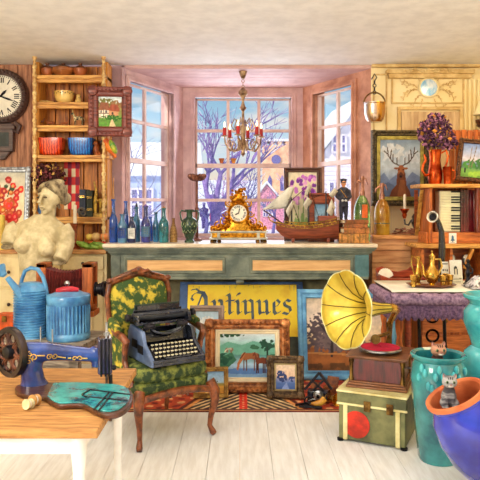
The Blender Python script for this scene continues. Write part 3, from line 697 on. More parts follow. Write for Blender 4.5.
for s in (-1, 1): MB().tube([(s*14*k, -.04, -26*k), (s*19*k, -.04, -30*k), (s*17*k, -.04, -36*k), (s*13*k, -.04, -34*k)], [.02, .025, .02, .01], 8).build('scroll', GREYW, t)

fl = [('e', .35+.0, .1, .5, .12, (186, 150, 80))]
rr = random.Random(5)
for i in range(95):
    a, b = rr.gauss(.46, .24), rr.gauss(.42, .17); fl.append(('e', a, b, .075, .05, (236-rr.randint(0, 60), 60+rr.randint(-30, 40), 42))); fl.append(('e', a, b, .03, .018, (250, 130+rr.randint(-60, 60), 100)))
fl += [('l', .6, .66, .66, .8, .012, (50, 70, 40)), ('e', .56, .8, .05, .025, (60, 80, 50)), ('e', .7, .76, .06, .025, (60, 80, 50)), ('p', [(.3, 0), (.6, 0), (.66, .2), (.25, .2)], (236, 176, 60))]
picture('flower_painting', 'painting of red flowers in a silver frame leaning behind the stone bust', .45, .68, .045, M('silver_frame', (200, 206, 214), .35, .6, c2=(140, 146, 156), sc=40), art([(0, (240, 200, 140)), (.5, (252, 226, 186)), (1, (200, 196, 180))], fl, .1), (ax(1.5, 5.14), 5.14, .92), 0, rad(6), nx=64, ny=90, beads=.03)
t = thing('pillar_candle', 'thick yellow pillar candle on the dresser in front of the flower painting', 'candle', (ax(1, 5.06), 5.04, .917))
MB().lathe([(.001, 0), (.04, 0), (.038, .28), (.03, .285), (.001, .278)], 18).build('wax', M('yellow_wax', (250, 205, 95), .5, var=.15), t)
MB().tube([(0, 0, .277), (0, 0, .3)], .002, 5).build('wick', WICK, t)
cot = art([(0, (90, 130, 60)), (.3, (120, 160, 70)), (.45, (150, 150, 80)), (.75, (170, 150, 90)), (.8, (225, 232, 226)), (1, (205, 222, 228))], [
    ('n', .3, .8, .5, .14, (120, 120, 60), 14), ('n', .8, .72, .3, .16, (150, 110, 70), 14), ('p', [(.02, .3), (.45, .3), (.45, .58), (.02, .58)], (238, 226, 206)), ('p', [(-.02, .55), (.1, .8), (.42, .8), (.5, .55)], (150, 92, 66)),
    ('p', [(.45, .35), (.85, .35), (.85, .56), (.45, .56)], (206, 150, 110)), ('p', [(.42, .54), (.52, .74), (.82, .74), (.92, .5)], (166, 84, 60)), ('l', .22, .3, .22, .58, .012, (110, 80, 60)), ('l', .02, .44, .45, .44, .012, (110, 80, 60)),
    ('e', .12, .5, .03, .05, (70, 70, 80)), ('e', .33, .5, .03, .05, (70, 70, 80)), ('e', .6, .45, .04, .05, (80, 60, 60)), ('n', .55, .28, .5, .12, (50, 110, 40), 16), ('n', .2, .12, .5, .14, (100, 160, 60), 16), ('p', [(.45, 0), (.75, 0), (.6, .25), (.55, .25)], (226, 206, 160)), ('e', .9, .85, .06, .05, (220, 230, 240))], .15)
picture('cottage_painting', 'painting of village cottages in a reddish carved frame hung at the shelf end', .352, .41, .082, wood('rosewood_frame', (140, 72, 62), (82, 36, 34), 'x', 8, .4, .2), cot, (ax(110, 5.12), 5.13, az(136.5, 5.12)), rad(6), 0, d=.035, beads=.03, nx=70, ny=80)
# hanging parrot ornament
p = at(110, 147, 5.2); t = thing('parrot_ornament', 'orange and green wooden parrot hanging under the cottage painting', 'bird ornament', p)
mb = MB(); mb.ball((0, 0, 0), (.04, .035, .06), 12, 8, Euler((0, -.5, 0)).to_matrix()); mb.ball((-.035, -.005, .05), .03, 10, 8); mb.tube([(.02, 0, -.04), (.05, 0, -.09)], [.025, .012], 8)
mb.build('body', M('parrot_orange', (240, 140, 45), .4, c2=(200, 80, 30), sc=14), t, remesh=.005, sm=2)
MB().ball((.03, -.02, .0), (.026, .03, .065), 10, 8, Euler((0, -.45, 0)).to_matrix()).build('wing', M('parrot_green', (70, 150, 60), .4, c2=(200, 200, 60), sc=20), t)
MB().tube([(-.055, -.01, .052), (-.075, -.012, .04), (-.072, -.012, .025)], [.012, .008, .002], 7).build('beak', KN, t)
mb = MB(); mb.tube([(0, 0, .06), (.005, .03, .12), (.0, .04, .18)], .002, 5); mb.build('hanging_cord', WICK, t)

# ================================================================== stone bust on its pedestal
s_ = 4.55/F; PX0, PY0 = 40, 322; BY = 4.6
t = thing('plinth_stand', 'round grey plinth standing behind the watering can under the stone bust', 'plinth', (ax(36, BY), BY, 0)); zb = az(PY0, BY)
MB().lathe([(.001, 0), (.17, 0), (.17, .05), (.14, .07), (.13, .1), (.13, zb-.06), (.17, zb-.04), (.17, zb), (.001, zb)], 32).build('body', M('grey_stone', (150, 140, 126), .8, sc=8), t)
t = thing('stone_bust', 'weathered stone bust of an armless woman with wavy tied hair', 'statue', (ax(PX0, BY), BY, zb))
def B(px, py, d=0.0): return V(((px-PX0)*s_, d, (PY0-py)*s_))
mb = MB(); T = lambda pts, rs, fl=1.0, n=14: mb.tube(pts, [r*s_ for r in rs], n, flat=fl)
secs = []
for (cx, py, rx, ry, dy) in ((34, 322, 21, 16, .0), (34, 308, 20.5, 15.5, 0), (34, 292, 18, 13.5, 0), (35, 279, 15.5, 12, 0), (36, 266, 16.5, 12.5, 0), (37, 254, 19, 14, 0), (38, 242, 22, 14.5, 0), (39, 231, 25.5, 14, 0), (40, 224, 25, 12.5, 0), (42, 217.5, 15, 9.5, 0), (44, 213, 9, 8, 0)):
    secs.append([B(cx, py)+V((rx*s_*math.cos(a), ry*s_*math.sin(a)+dy, 0)) for a in [2*PI*i/24 for i in range(24)]])
mb.loft(secs)
for px, py in ((26.5, 243.5), (50.5, 247)):
    mb.ball(B(px, py, -.083), (.066, .068, .064), 16, 12); mb.ball(B(px-1, py+1.5, -.151), (.011, .012, .011), 8, 6)
    mb.tube([B(px+(4 if px < 40 else -1), py-16, -.06), B(px, py-4, -.085)], [.03, .05], 12)
T([B(18, 226), B(13, 230, -.01), B(11, 237, -.03), B(10.5, 243, -.05)], [8.5, 9, 8.2, 7.4]); T([B(62, 226), B(66, 233), B(66.5, 244, -.01), B(64, 255, -.04), B(62.5, 259, -.06)], [8.5, 9, 8.6, 8, 7.4])
T([B(47, 224, .01), B(48, 215), B(49.5, 206, -.005)], [9, 7.2, 7])          # neck
T([B(42, 219, -.055), B(28, 223, -.05), B(18, 224, -.02)], [2, 2, 2])        # collar bones
T([B(46, 220, -.05), B(56, 223, -.05), B(63, 225, -.02)], [2, 2, 2])
hx, hy = 50.5, 198
mb.ball(B(hx+1, hy-4, .0), (.082, .098, .1), 18, 14); mb.ball(B(hx-2, hy+4, -.03), (.06, .064, .08), 16, 12); mb.ball(B(hx-3, 210.5, -.06), (.026, .024, .022), 10, 8)
mb.tube([B(46.3, 193, -.09), B(45.4, 198, -.118), B(44.8, 202, -.132)], [.011, .0125, .018], 8)     # nose
mb.tube([B(41.6, 193.2, -.075), B(45, 192.3, -.094), B(50, 192.6, -.1), B(54, 194.4, -.08)], [.009, .011, .011, .007], 8)     # brows
mb.ball(B(46, 205.6, -.096), (.021, .014, .006), 10, 6); mb.ball(B(46.2, 207.5, -.095), (.018, .014, .007), 10, 6)
for px in (42.3, 50.3): mb.ball(B(px, 196.4, -.082), (.013, .011, .008), 8, 6)
mb.tube([B(45, 186, -.0), B(44.5, 184, -.03), B(56, 197, -.06)], [.01, .01, .01], 6)
body = mb.build('body', M('weathered_stone', (224, 208, 166), .8, c2=(186, 168, 126), sc=12, bump=.12, detail=3), t, remesh=.0055, sm=1)
mb = MB(); HS = M('shaded_stone_hair', (196, 178, 138), .8, c2=(84, 66, 46), sc=14, bump=.5, detail=8)  # darker stone colour puts shade and contrast into the hair
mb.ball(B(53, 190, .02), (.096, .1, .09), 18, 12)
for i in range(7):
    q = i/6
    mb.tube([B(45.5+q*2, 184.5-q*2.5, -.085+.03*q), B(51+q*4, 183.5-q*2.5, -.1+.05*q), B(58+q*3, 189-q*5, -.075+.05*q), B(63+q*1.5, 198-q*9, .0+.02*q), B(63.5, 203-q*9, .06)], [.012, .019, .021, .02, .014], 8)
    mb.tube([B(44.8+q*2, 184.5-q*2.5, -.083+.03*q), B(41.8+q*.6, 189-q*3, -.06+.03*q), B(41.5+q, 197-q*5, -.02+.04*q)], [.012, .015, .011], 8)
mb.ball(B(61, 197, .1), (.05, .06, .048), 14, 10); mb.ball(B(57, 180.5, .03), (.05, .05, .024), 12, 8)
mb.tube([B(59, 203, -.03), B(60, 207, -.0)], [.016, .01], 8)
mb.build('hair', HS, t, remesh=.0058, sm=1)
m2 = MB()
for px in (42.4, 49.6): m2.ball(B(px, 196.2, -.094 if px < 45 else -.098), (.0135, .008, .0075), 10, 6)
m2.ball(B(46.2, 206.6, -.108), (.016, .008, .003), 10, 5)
m2.build('eye_and_lip_shade', M('socket_shade_stone', (92, 74, 52), .9), t)  # dark colour standing in for shade in eye sockets and mouth
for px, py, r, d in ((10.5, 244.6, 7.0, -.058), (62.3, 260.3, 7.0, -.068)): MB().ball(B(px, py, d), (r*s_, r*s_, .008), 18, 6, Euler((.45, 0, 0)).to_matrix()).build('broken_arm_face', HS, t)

# ================================================================== bench, watering can, fuel can, bellows camera
t = thing('work_bench', 'weathered grey wooden bench holding the blue cans', 'bench', (-.975, 3.78, 0), rad(-10.2))
BW = wood('weathered_bench', (176, 160, 140), (92, 80, 70), 'x', 5, .7)
mb = MB()
for i in range(4): mb.b2(-1.05, 0, i*.116, i*.116+.113, .375, .42)
mb.build('top', BW, t, bevel=.005); MB().b2(-1.02, -.03, .03, .055, .27, .374).build('apron', BW, t)
for x in (-.97, -.06):
    for y in (.06, .4): MB().b2(x-.03, x+.03, y-.03, y+.03, 0, .374).build('leg', BW, t, bevel=.004)
BLU = M('blue_enamel', (104, 172, 216), .3, c2=(52, 112, 168), sc=7, bump=.12, coat=.3); BLUD = M('recess_shade_blue', (44, 98, 152), .35, var=.25)
Yw_ = 4.06; k = Yw_/F; t = thing('watering_can', 'ridged pale blue watering can with arched handle', 'watering can', (ax(31, Yw_), Yw_, .42)); b0 = 334.5
def Wp(px, py, d=0.0): return V(((px-31)*k, d, (b0-py)*k))
prof = [(.001, 0), (16.2*k, 0)]
for i in range(17): z = (1.5+i*2.6)*k; prof += [(15.4*k, z), (17*k, z+.8*k), (17*k, z+1.5*k), (15.4*k, z+2.3*k)]
prof += [(16.5*k, 46.5*k), (14*k, 48.5*k), (13*k, 48.3*k)]
MB().lathe(prof, 32).build('body', BLU, t, ang=35)
mb = MB(); mb.lathe([(16.4*k, 46.5*k), (14*k, 51*k), (9*k, 54*k), (.001, 55*k)], 24, mod=None); mb.build('hood', BLU, t)
MB().tube([Wp(27, 296, -.06), Wp(24, 289, -.085), Wp(18, 280, -.1), Wp(13.5, 273.5, -.11)], [.03, .026, .02, .017], 14).build('spout', BLU, t)
q = Wp(8, 268, -.12); Rr = Euler((rad(-8), rad(-52), 0)).to_matrix()
r_ = MB().lathe([(.017, -.035), (.03, -.012), (.05, .012), (.052, .02), (.046, .026), (.001, .032)], 24, q, R=Rr).build('rose', BLU, t)
m2 = MB()
for i in range(26):
    a = i*2.4; rr_ = .0085*math.sqrt(i); m2.ball(Rr @ V((rr_*math.cos(a), rr_*math.sin(a), .03))+q, .0026, 5, 4)
m2.build('holes', BLUD, r_)
MB().tube([Wp(21, 287, -.02), Wp(22, 277), Wp(25, 269), Wp(31, 266), Wp(38, 267.5), Wp(43, 275), Wp(46, 286), Wp(47.5, 297)], [.012, .012, .013, .013, .014, .014, .013, .012], 10, flat=1.5).build('handle', BLU, t)
Yf = 4.0; k = Yf/F; t = thing('fuel_can', 'squat blue fluted fuel can with red cap', 'fuel can', (ax(68.5, Yf), Yf, .42))
def flut(a, z): return 1+(.022*math.cos(a*44) if .2 < z < .72 else 0)
prof = [(.001, 0), (20.5*k, 0), (21.4*k, .8*k), (21.4*k, 6*k), (20.4*k, 7*k), (20.2*k, 8*k), (20.2*k, 34*k), (20.4*k, 35*k), (21.4*k, 36*k), (21.4*k, 43*k), (20.6*k, 44*k), (18*k, 44.2*k), (12*k, 47*k), (4*k, 48.5*k), (.001, 48.6*k)]
MB().lathe(prof, 132, mod=lambda a, z: 1+(.02*math.cos(a*44) if .38 < z < .46 else 0)).build('body', BLU, t, ang=50)
MB().lathe([(20.35*k, 7.6*k), (20.35*k, 34.6*k)], 48, cap=False).build('groove_shade_band', BLUD, t)  # darker blue between the flutes stands in for groove shade
m2 = MB()
for i in range(34): a = 2*PI*i/34; m2.tube([(20.3*k*math.cos(a), 20.3*k*math.sin(a), 7.5*k), (20.3*k*math.cos(a), 20.3*k*math.sin(a), 34.5*k)], .0068, 8)
m2.build('fluting', BLU, t)
RED = M('red_cap_paint', (206, 48, 62), .35, var=.15)
mb = MB(); mb.tube([(-10*k, -.03, 48*k), (-4*k, -.04, 49.5*k), (5*k, -.04, 50*k), (10.5*k, -.02, 49*k)], [.016, .02, .02, .013], 10); mb.lathe([(.03, 45*k), (.03, 49.5*k), (.018, 51.5*k), (.001, 52*k)], 18, (0, -.01, 0)); mb.build('cap', RED, t)
MB().lathe([(.012, 51*k), (.012, 53*k), (.02, 55*k), (.013, 57.5*k), (.001, 58*k)], 14, (-1*k, -.01, 0)).build('steel_knob', STEEL, t)
# bellows camera on stand
Yb = 4.36; k = Yb/F; c0 = at(68, 310, Yb); t = thing('bellows_camera', 'antique bellows camera with red pleats and orange wooden frames', 'camera', (c0.x, Yb, 0)); zc = c0.z
def Cp(px, py, d=0.0): return V(((px-68)*k, d, zc+(310-py)*k))
for (x0, x1, y0, y1, n_) in ((40, 49, 262.5, 309, 'rear_frame'), (85, 95, 262.5, 309, 'front_frame')):
    a, b = Cp(x0, y1), Cp(x1, y0); m2 = MB(); m2.b2(a.x, b.x, -.085, -.05, a.z, b.z); m2.b2(a.x, b.x, .05, .085, a.z, b.z); m2.b2(a.x, b.x, -.085, .085, b.z-.03, b.z); m2.b2(a.x, b.x, -.085, .085, a.z, a.z+.03); m2.b2((a.x+b.x)/2-.006, (a.x+b.x)/2+.006, -.06, .06, a.z, b.z); m2.build(n_, ORW, t, bevel=.004)
secs = []
for i in range(25):
    f_ = i/24; x = Cp(49+36*f_, 300).x; big = .1-.012*(i % 2); zt = Cp(0, 267+4*math.sin(PI*f_)+1.2*(i % 2)).z; zl = Cp(0, 305-1.0*(i % 2)).z; yy = .072-.014*(i % 2)
    secs.append([V((x, -yy, zl)), V((x, yy, zl)), V((x, yy, zt)), V((x, -yy, zt))])
MB().loft(secs).build('bellows', M('maroon_bellows', (142, 52, 44), .6, c2=(80, 24, 24), sc=12), t, ang=10)
a, b = Cp(40, 315), Cp(97, 309.5); MB().b2(a.x, b.x, -.085, .085, a.z, b.z).build('bed', ORW, t, bevel=.004)
m2 = MB(); RY = Matrix.Rotation(PI/2, 3, 'Y'); m2.lathe([(.001, 0), (.05, 0), (.05, .012), (.036, .014), (.036, .028), (.042, .03), (.042, .045), (.05, .05), (.056, .07), (.05, .07), (.04, .05), (.001, .046)], 22, Cp(95, 289), R=RY); m2.build('lens', IRON, t)
MB().lathe([(.001, .056), (.04, .052)], 18, Cp(95, 289), R=RY, cap=False).build('lens_glass', M('lens_glass', (70, 90, 110), .05), t)
a = Cp(68, 315); MB().lathe([(.03, .02), (.035, .05), (.03, a.z-.04), (.06, a.z-.01), (.06, a.z)], 12, (-.02, 0, 0)).build('stand_column', DARKW, t); MB().box((-.02, 0, .012), (.2, .13, .024)).build('stand_base', DARKW, t)
t = thing('orange_crate', 'small orange painted box on the bench beside the watering can', 'box', (ax(7, 4.2), 4.235, .42), rad(-10))
m2 = MB(); m2.b2(-.07, .055, -.045, .045, 0, .1); m2.build('body', M('orange_paint', (224, 92, 34), .5), t, bevel=.004); m2 = MB(); m2.b2(-.075, .06, -.05, .05, .1, .12); m2.build('lid', M('orange_paint', (224, 92, 34)), t, bevel=.004); MB().b2(-.02, .01, -.054, -.046, .07, .11).build('clasp', BRASSD, t)
# ================================================================== shop counter
GG = M('grey_green_paint', (138, 146, 128), .5, c2=(92, 102, 92), sc=6, bump=.12); GB = M('blue_green_paint', (104, 146, 148), .5, c2=(64, 100, 106), sc=6, bump=.12)
TOPM = M('pale_counter_top', (244, 230, 208), .3, c2=(214, 196, 170), sc=5, bump=.04); OLV = M('olive_lower_panel', (132, 124, 84), .6, c2=(84, 82, 58), sc=6, bump=.12)
t = thing('shop_counter', 'long grey green shop counter with pale top in the bay window', 'counter', (0, 5.02, 0)); y0 = -.25; y1 = .25
def cb(x0, x1, a, b, z0, z1, mb=None): mb = mb or MB(); return mb.b2(x0, x1, a, b, z0, z1)
cb(-1.062, 1.062, y0, y1, .95, .98).build('countertop', TOPM, t, bevel=.008)
mb = MB()
for (o_, z0, z1) in ((.008, .936, .95), (.02, .922, .936), (.036, .905, .922), (.05, .893, .905)): cb(-1.062+o_, 1.062-o_, y0+o_, y1-.01, z0, z1, mb)
mb.build('cornice_moulding', GG, t, bevel=.004)
FY = y0+.06
cb(-1.0, 1.0, FY, y1-.02, .725, .893).build('frieze', GG, t, bevel=.003)
cb(.895, 1.004, FY-.012, y1-.02, .72, .892).build('end_block', GB, t, bevel=.006); cb(-1.004, -.93, FY-.012, y1-.02, .72, .892).build('end_block', GG, t, bevel=.006)
cb(-1.0, 1.0, FY-.012, y1-.02, .70, .724).build('ledge', GG, t, bevel=.004)
for (x0, x1) in ((-.9, -.115), (.075, .88)):
    dr = frame_mb(x1-x0, .125, .022, .018).build('drawer', GG, t, ((x0+x1)/2, FY-.001, .748), ang=30)
    MB().b2(-(x1-x0)/2+.02, (x1-x0)/2-.02, -.004, .002, .02, .105).build('inlay_panel', wood('tan_inlay', (238, 190, 130), (212, 156, 96), 'x', 4, .5), dr)
cb(-.97, .97, .0, y1-.02, 0, .70).build('lower_body', OLV, t)
for x in (-.93, -.33, .33, .93): cb(x-.04, x+.04, -.02, .0, .02, .69).build('lower_stile', OLV, t, bevel=.004)
cb(-.99, .99, -.03, y1-.02, 0, .09).build('plinth', GG, t, bevel=.004)
MB().prism([(FY+.01, .70), (FY+.01, .672), (-.12, .66), (-.08, .66), (-.08, .70)], -.03, .03, 'yz').build('bracket', GG, t, bevel=.004)

# ------------------------------------------------------------------ old sign leaning on the counter
SGB = M('slate_blue_board', (74, 108, 160), .6, c2=(46, 72, 116), sc=7); SGY = M('yellow_sign_paint', (252, 216, 40), .5, c2=(232, 178, 22), sc=5, pos=(.3, .5), bump=.08); INK = M('faded_blue_ink', (62, 84, 112), .6, c2=(92, 104, 104), sc=14, pos=(.45, .62))
Ys = 4.72; k = Ys/F; W_ = 129*k; Z0 = az(340, Ys); ln = math.atan2(.2, .66)
t = thing('shop_sign', 'old yellow sign reading Antiques in blackletter leaning on the counter', 'sign', (ax(241.5, Ys), Ys+.03, 0), rot=(-.335, 0, 0)); Hs = .70
MB().b2(-W_/2, W_/2, 0, .02, 0, Hs).build('board', M('dark_green_board', (96, 104, 88), .7, c2=(60, 66, 58), sc=6), t, bevel=.003)
mb = MB(); mb.b2(-W_/2, W_/2, -.014, 0, Hs-.022, Hs); mb.b2(-W_/2, -W_/2+.062, -.014, 0, .2, Hs-.022); mb.b2(W_/2-.05, W_/2, -.014, 0, .3, Hs-.022); mb.build('border', SGB, t, bevel=.003)
zl, zh = Hs-.022-54*k, Hs-.024
MB().b2(-W_/2+.063, W_/2-.051, -.008, 0, zl, zh).build('yellow_field', SGY, t)
mb = MB(); X0 = -W_/2+.066; xh = 15.6*k; zb_ = zl+22.5*k; nib = V((math.cos(rad(38)), 0, math.sin(rad(38))))
def pen(x, pts, w_=.24, hair=False):
    n = nib*w_*xh/2*(.35 if hair else 1); P = [V((X0+(x+a)*xh, -.0095, zb_+b*xh)) for a, b in pts]
    for p, q in zip(P, P[1:]): mb.add([p-n, p+n, q+n, q-n], [(0, 1, 2, 3)])
    for p in P: mb.add([p-n-V((0, 0, .0035)), p+n-V((0, 0, .0035)), p+n+V((0, 0, .0035)), p-n+V((0, 0, .0035))], [(0, 1, 2, 3)])
def minim(x, lo=0, hi=1): pen(x, [(-.1, hi-.12), (0, hi-.06), (.07, hi-.2), (.07, lo+.2), (.13, lo+.05), (.24, lo+.14)])
x = .25                                                       # A n t i q u e s
pen(x, [(.1, 1.32), (.4, 1.52), (.75, 1.45), (.95, 1.1), (.98, .3), (1.08, .04), (1.28, .14)], .3); pen(x, [(.72, 1.4), (.5, .8), (.3, .25), (.05, .05), (-.2, .15)], .2); pen(x, [(.22, .55), (.9, .62)], .14); pen(x, [(.1, 1.32), (-.02, 1.1), (.1, .95)], .16); pen(x, [(.55, 1.5), (.3, 1.72), (.0, 1.65)], .14)
x = 1.72; minim(x); pen(x, [(.1, .75), (.35, .97), (.5, .92)], .2); minim(x+.48)
x = 2.72; minim(x, 0, 1.42); pen(x, [(-.14, .9), (.38, .95)], .16)
x = 3.28; minim(x); pen(x, [(.02, 1.3), (.1, 1.42), (.18, 1.38)], .2)
x = 3.78; minim(x); pen(x, [(.1, .85), (.35, .98), (.52, .86), (.55, -.25), (.5, -.5)], .22); pen(x, [(.15, .08), (.5, .2)], .18); pen(x, [(.3, -.5), (.66, -.44)], .14)
x = 4.72; minim(x); pen(x, [(.12, .1), (.4, .14), (.52, .3)], .16); minim(x+.48)
x = 5.68; pen(x, [(.07, .82), (.07, .2), (.18, .04), (.42, .16)], .24); pen(x, [(.07, .82), (.28, .98), (.46, .8), (.34, .62), (.1, .5)], .18)
x = 6.35; pen(x, [(.48, .88), (.26, .98), (.08, .82), (.12, .62), (.44, .46), (.5, .24), (.3, .03), (.0, .12)], .22)
mb.build('lettering', INK, t)
mb = MB()
rr = random.Random(2)
for i in range(12):
    x = rr.uniform(-W_/2+.08, W_/2-.07); h_ = rr.uniform(.01, .05); z = zh-rr.uniform(0, .02); mb.add([(x, -.0087, z), (x+.004, -.0087, z), (x+.003, -.0087, z-h_)], [(0, 1, 2)])
mb.build('paint_cracks', INK, t)

# ------------------------------------------------------------------ bottles
CB = .981
def glassm(name, c, c2=None, tr=.45): return M('glass_'+name, c, .08, c2=c2 or tuple(x*.6 for x in c), sc=6, bump=.02, trans=tr, coat=.6)
def bottle(px, ytop, w_, Y, gm, lab, base=241.0, neck=.28, shoulder=.55, patch=None, stop=None, stoph=3):
    k = Y/F; h = (az(ytop, Y)-CB); r = w_/2*k; rn = r*neck+.003
    t = thing('glass_bottle', lab, 'bottle', (ax(px, Y), Y, CB), group='blue and green bottles on the counter')
    MB().lathe([(.001, .004), (r*.9, 0), (r, .006), (r, h*shoulder), (r*.9, h*(shoulder+.06)), (rn*1.3, h*(shoulder+.16)), (rn, h*(shoulder+.24)), (rn, h*.95), (rn*1.35, h*.955), (rn*1.35, h), (rn*.7, h)], 22).build('body', gm, t)
    if patch:
        m2 = MB(); z0, z1 = h*.16, h*(shoulder-.06); n = 10; vs = []
        for i in range(n+1):
            a = -PI/2-1.0+2.0*i/n; vs += [((r+.0012)*math.cos(a), (r+.0012)*math.sin(a), z0), ((r+.0012)*math.cos(a), (r+.0012)*math.sin(a), z1)]
        m2.add(vs, [(2*i, 2*i+2, 2*i+3, 2*i+1) for i in range(n)]); pl = m2.build('paper_label', patch, t)
        m3 = MB(); R3 = r+.002
        for zz in (.3, .5, .7):
            m3.add([(R3*math.sin(a), -R3*math.cos(a), z0+(z1-z0)*zz+dz) for a in (-.5, 0, .5) for dz in (0, .004)], [(0, 2, 3, 1), (2, 4, 5, 3)])
        m3.build('faded_band', INK, pl)
    if stop: MB().lathe([(rn*.75, h-.01), (rn*.8, h+.004), (rn*.6, h+stoph*k*.6), (.0015, h+stoph*k)], 10).build('stopper', stop, t)
COBALT = glassm('cobalt', (44, 108, 225)); SKYB = glassm('sky', (120, 190, 240)); NAVY = glassm('navy', (34, 52, 120)); TEAL = glassm('teal', (60, 156, 160)); INDIG = glassm('indigo', (80, 84, 176)); CYAN = glassm('cyan', (74, 160, 205))
WLAB = M('white_label', (226, 226, 220), .8); CORK = wood('cork', (186, 130, 80), (120, 74, 40), 'z', 9)
bottle(113.4, 199, 8.5, 4.95, COBALT, 'cobalt bottle with tall thin brown spike stopper at the end of the counter', neck=.3, shoulder=.5, stop=CORK, stoph=23)
bottle(122.3, 214, 9.5, 4.93, SKYB, 'short wide sky blue bottle in front of the slim cobalt bottle', neck=.34, shoulder=.58, patch=COBALT)
bottle(125.8, 201, 6, 5.08, COBALT, 'slim tall cobalt bottle without label behind the wide sky blue one', neck=.36, shoulder=.6)
bottle(131.8, 216.5, 8, 4.93, NAVY, 'short navy bottle with a white paper label', neck=.36, shoulder=.62, patch=WLAB)
bottle(136.5, 207, 8, 5.06, CYAN, 'dark cyan bottle with black stopper behind the white labelled bottle', neck=.34, shoulder=.58, stop=IRON, stoph=4)
bottle(145.8, 206, 9.5, 4.96, INDIG, 'indigo bottle with dark blue label in the middle of the bottles', neck=.36, shoulder=.5, patch=SKYB, stop=M('purple_foil', (120, 90, 160), .4, .5), stoph=2)
bottle(156, 212, 6.5, 5.05, CYAN, 'small pale cyan bottle beside the teal bottle', neck=.36, shoulder=.55)
bottle(163.8, 208, 10, 4.95, TEAL, 'tall teal green bottle next to the wicker flask', neck=.3, shoulder=.55, stop=CORK, stoph=2)
bottle(150.6, 217, 5, 5.14, COBALT, 'little cobalt bottle half hidden between the indigo and cyan bottles', neck=.4, shoulder=.6)
k = 5.0/F; t = thing('wicker_flask', 'small wicker covered flask between the bottles and the green vase', 'flask', (ax(173.5, 5.0), 5.0, CB))
MB().lathe([(.001, 0), (3.6*k, 0), (3.9*k, 8*k), (3.2*k, 13*k), (1.5*k, 18*k), (1.4*k, 23*k), (1.8*k, 24*k), (.001, 24*k)], 18).build('body', M('wicker', (170, 120, 60)), t)
mb = MB()
for i in range(12): mb.ring((0, 0, (1+i*1.5)*k), (3.95 if i < 7 else 3.9-(i-6)*.42)*k, .0032, 18, 5)
mb.build('weave', M('straw_weave', (214, 172, 104), .7, c2=(130, 88, 44), sc=80), t)
# green vase
t = thing('amphora_vase', 'dark green vase with two handles and pale figure band', 'vase', (ax(189.5, 4.95), 4.95, CB)); k = 4.95/F
GV = M('dark_green_glaze', (52, 82, 60), .25, c2=(24, 44, 34), sc=16, coat=.4)
MB().lathe([(.001, 0), (5*k, 0), (5*k, 1.5*k), (3.6*k, 3*k), (5.5*k, 8*k), (8*k, 15*k), (8.2*k, 19*k), (6.5*k, 23*k), (3.2*k, 25.5*k), (3*k, 30*k), (4.6*k, 32.5*k), (4.4*k, 33*k), (2.4*k, 31*k)], 28, cap=False).build('body', GV, t)
for s in (-1, 1): MB().tube([(s*3*k, 0, 31*k), (s*8*k, 0, 32*k), (s*9.4*k, 0, 29*k), (s*8.3*k, 0, 23*k), (s*7.2*k, 0, 20.5*k)], [.007, .008, .008, .008, .006], 8).build('handle', GV, t)
mb = MB(); PG = M('pale_relief', (176, 188, 140), .5, c2=(110, 130, 90), sc=40)
for i in range(22):
    a = 2*PI*i/22
    for z, r in ((17.5+1.2*(-1)**i, 8.1), (11.5+(-1)**i, 6.8)): mb.octa((r*k*math.cos(a), r*k*math.sin(a), z*k), (.005, .006, .013+.003*(-1)**i), Euler((0, .6*math.sin(i*5+z), a+z+PI/2)).to_matrix())
mb.build('relief_band', PG, t)
# flower-topped brass stand
Y = 5.2; k = Y/F; t = thing('candle_stand', 'tall slim brown metal stand with flower shaped cup behind the green vase', 'stand', (ax(197, Y), Y, CB)); zt = az(178, Y)-CB
BRN = M('bronze', (140, 84, 62), .4, .5, c2=(80, 42, 32), sc=20)
MB().lathe([(.001, 0), (.04, 0), (.04, .012), (.012, .03), (.011, zt*.45), (.02, zt*.47), (.02, zt*.5), (.009, zt*.53), (.009, zt-.03), (.016, zt-.02), (.001, zt-.01)], 14).build('pole', BRN, t)
m2 = MB()
for i in range(12):
    a = 2*PI*i/12; m2.ball((.042*math.cos(a), .042*math.sin(a), zt+.004), (.042, .016, .026), 8, 6, Euler((0, -.6, a)).to_matrix())
m2.lathe([(.001, zt-.025), (.03, zt-.016), (.05, zt+.01), (.03, zt+.02), (.001, zt+.02)], 16); m2.build('flower_cup', M('bronze_petals', (160, 104, 80), .45, .3, c2=(88, 50, 40), sc=20), t)

# ------------------------------------------------------------------ gilt mantel clock
Y = 4.98; k = Y/F; t = thing('mantel_clock', 'ornate gilt mantel clock with white dial on a marble base', 'clock', (ax(238.5, Y), Y, CB))
MARB = M('grey_marble', (206, 204, 192), .3, c2=(150, 150, 142), sc=9)
def Q(px, py, d=0.0): return V(((px-238.5)*k, d, (241.5-py)*k))
mb = MB(); mb.b2(-29*k, 29*k, -.085, .075, 3.2*k, 4.6*k); mb.b2(-27.5*k, 27.5*k, -.075, .07, 4.6*k, 10.2*k); mb.b2(-29*k, 29*k, -.085, .075, 10.2*k, 11.6*k); bs = mb.build('marble_base', MARB, t, bevel=.004)
mb = MB(); mb.b2(-18*k, 18*k, -.0785, -.075, 5.2*k, 9.6*k); mb.b2(-26*k, -21*k, -.0785, -.075, 5.2*k, 9.6*k); mb.b2(21*k, 26*k, -.0785, -.075, 5.2*k, 9.6*k)
for i in range(26): mb.octa(((-17+i*1.36)*k, -.08, (7.4+.9*math.sin(i*2))*k), (.006, .006, .009))
mb.build('gilt_panel', GOLD, t)
for x in (-26, -19, 19, 26): MB().lathe([(.001, 0), (.014, 0), (.019, .012), (.012, .022), (.016, .028), (.001, .028)], 12, (x*k, -.06 if abs(x) > 20 else -.065, 0)).build('foot', BRASSD, t)
for x in (-24, 24): MB().lathe([(.001, 0), (.014, 0), (.019, .012), (.012, .022), (.016, .028), (.001, .028)], 12, (x*k, .05, 0)).build('foot', BRASSD, t)
rr = random.Random(9); mb = MB()
secs = []
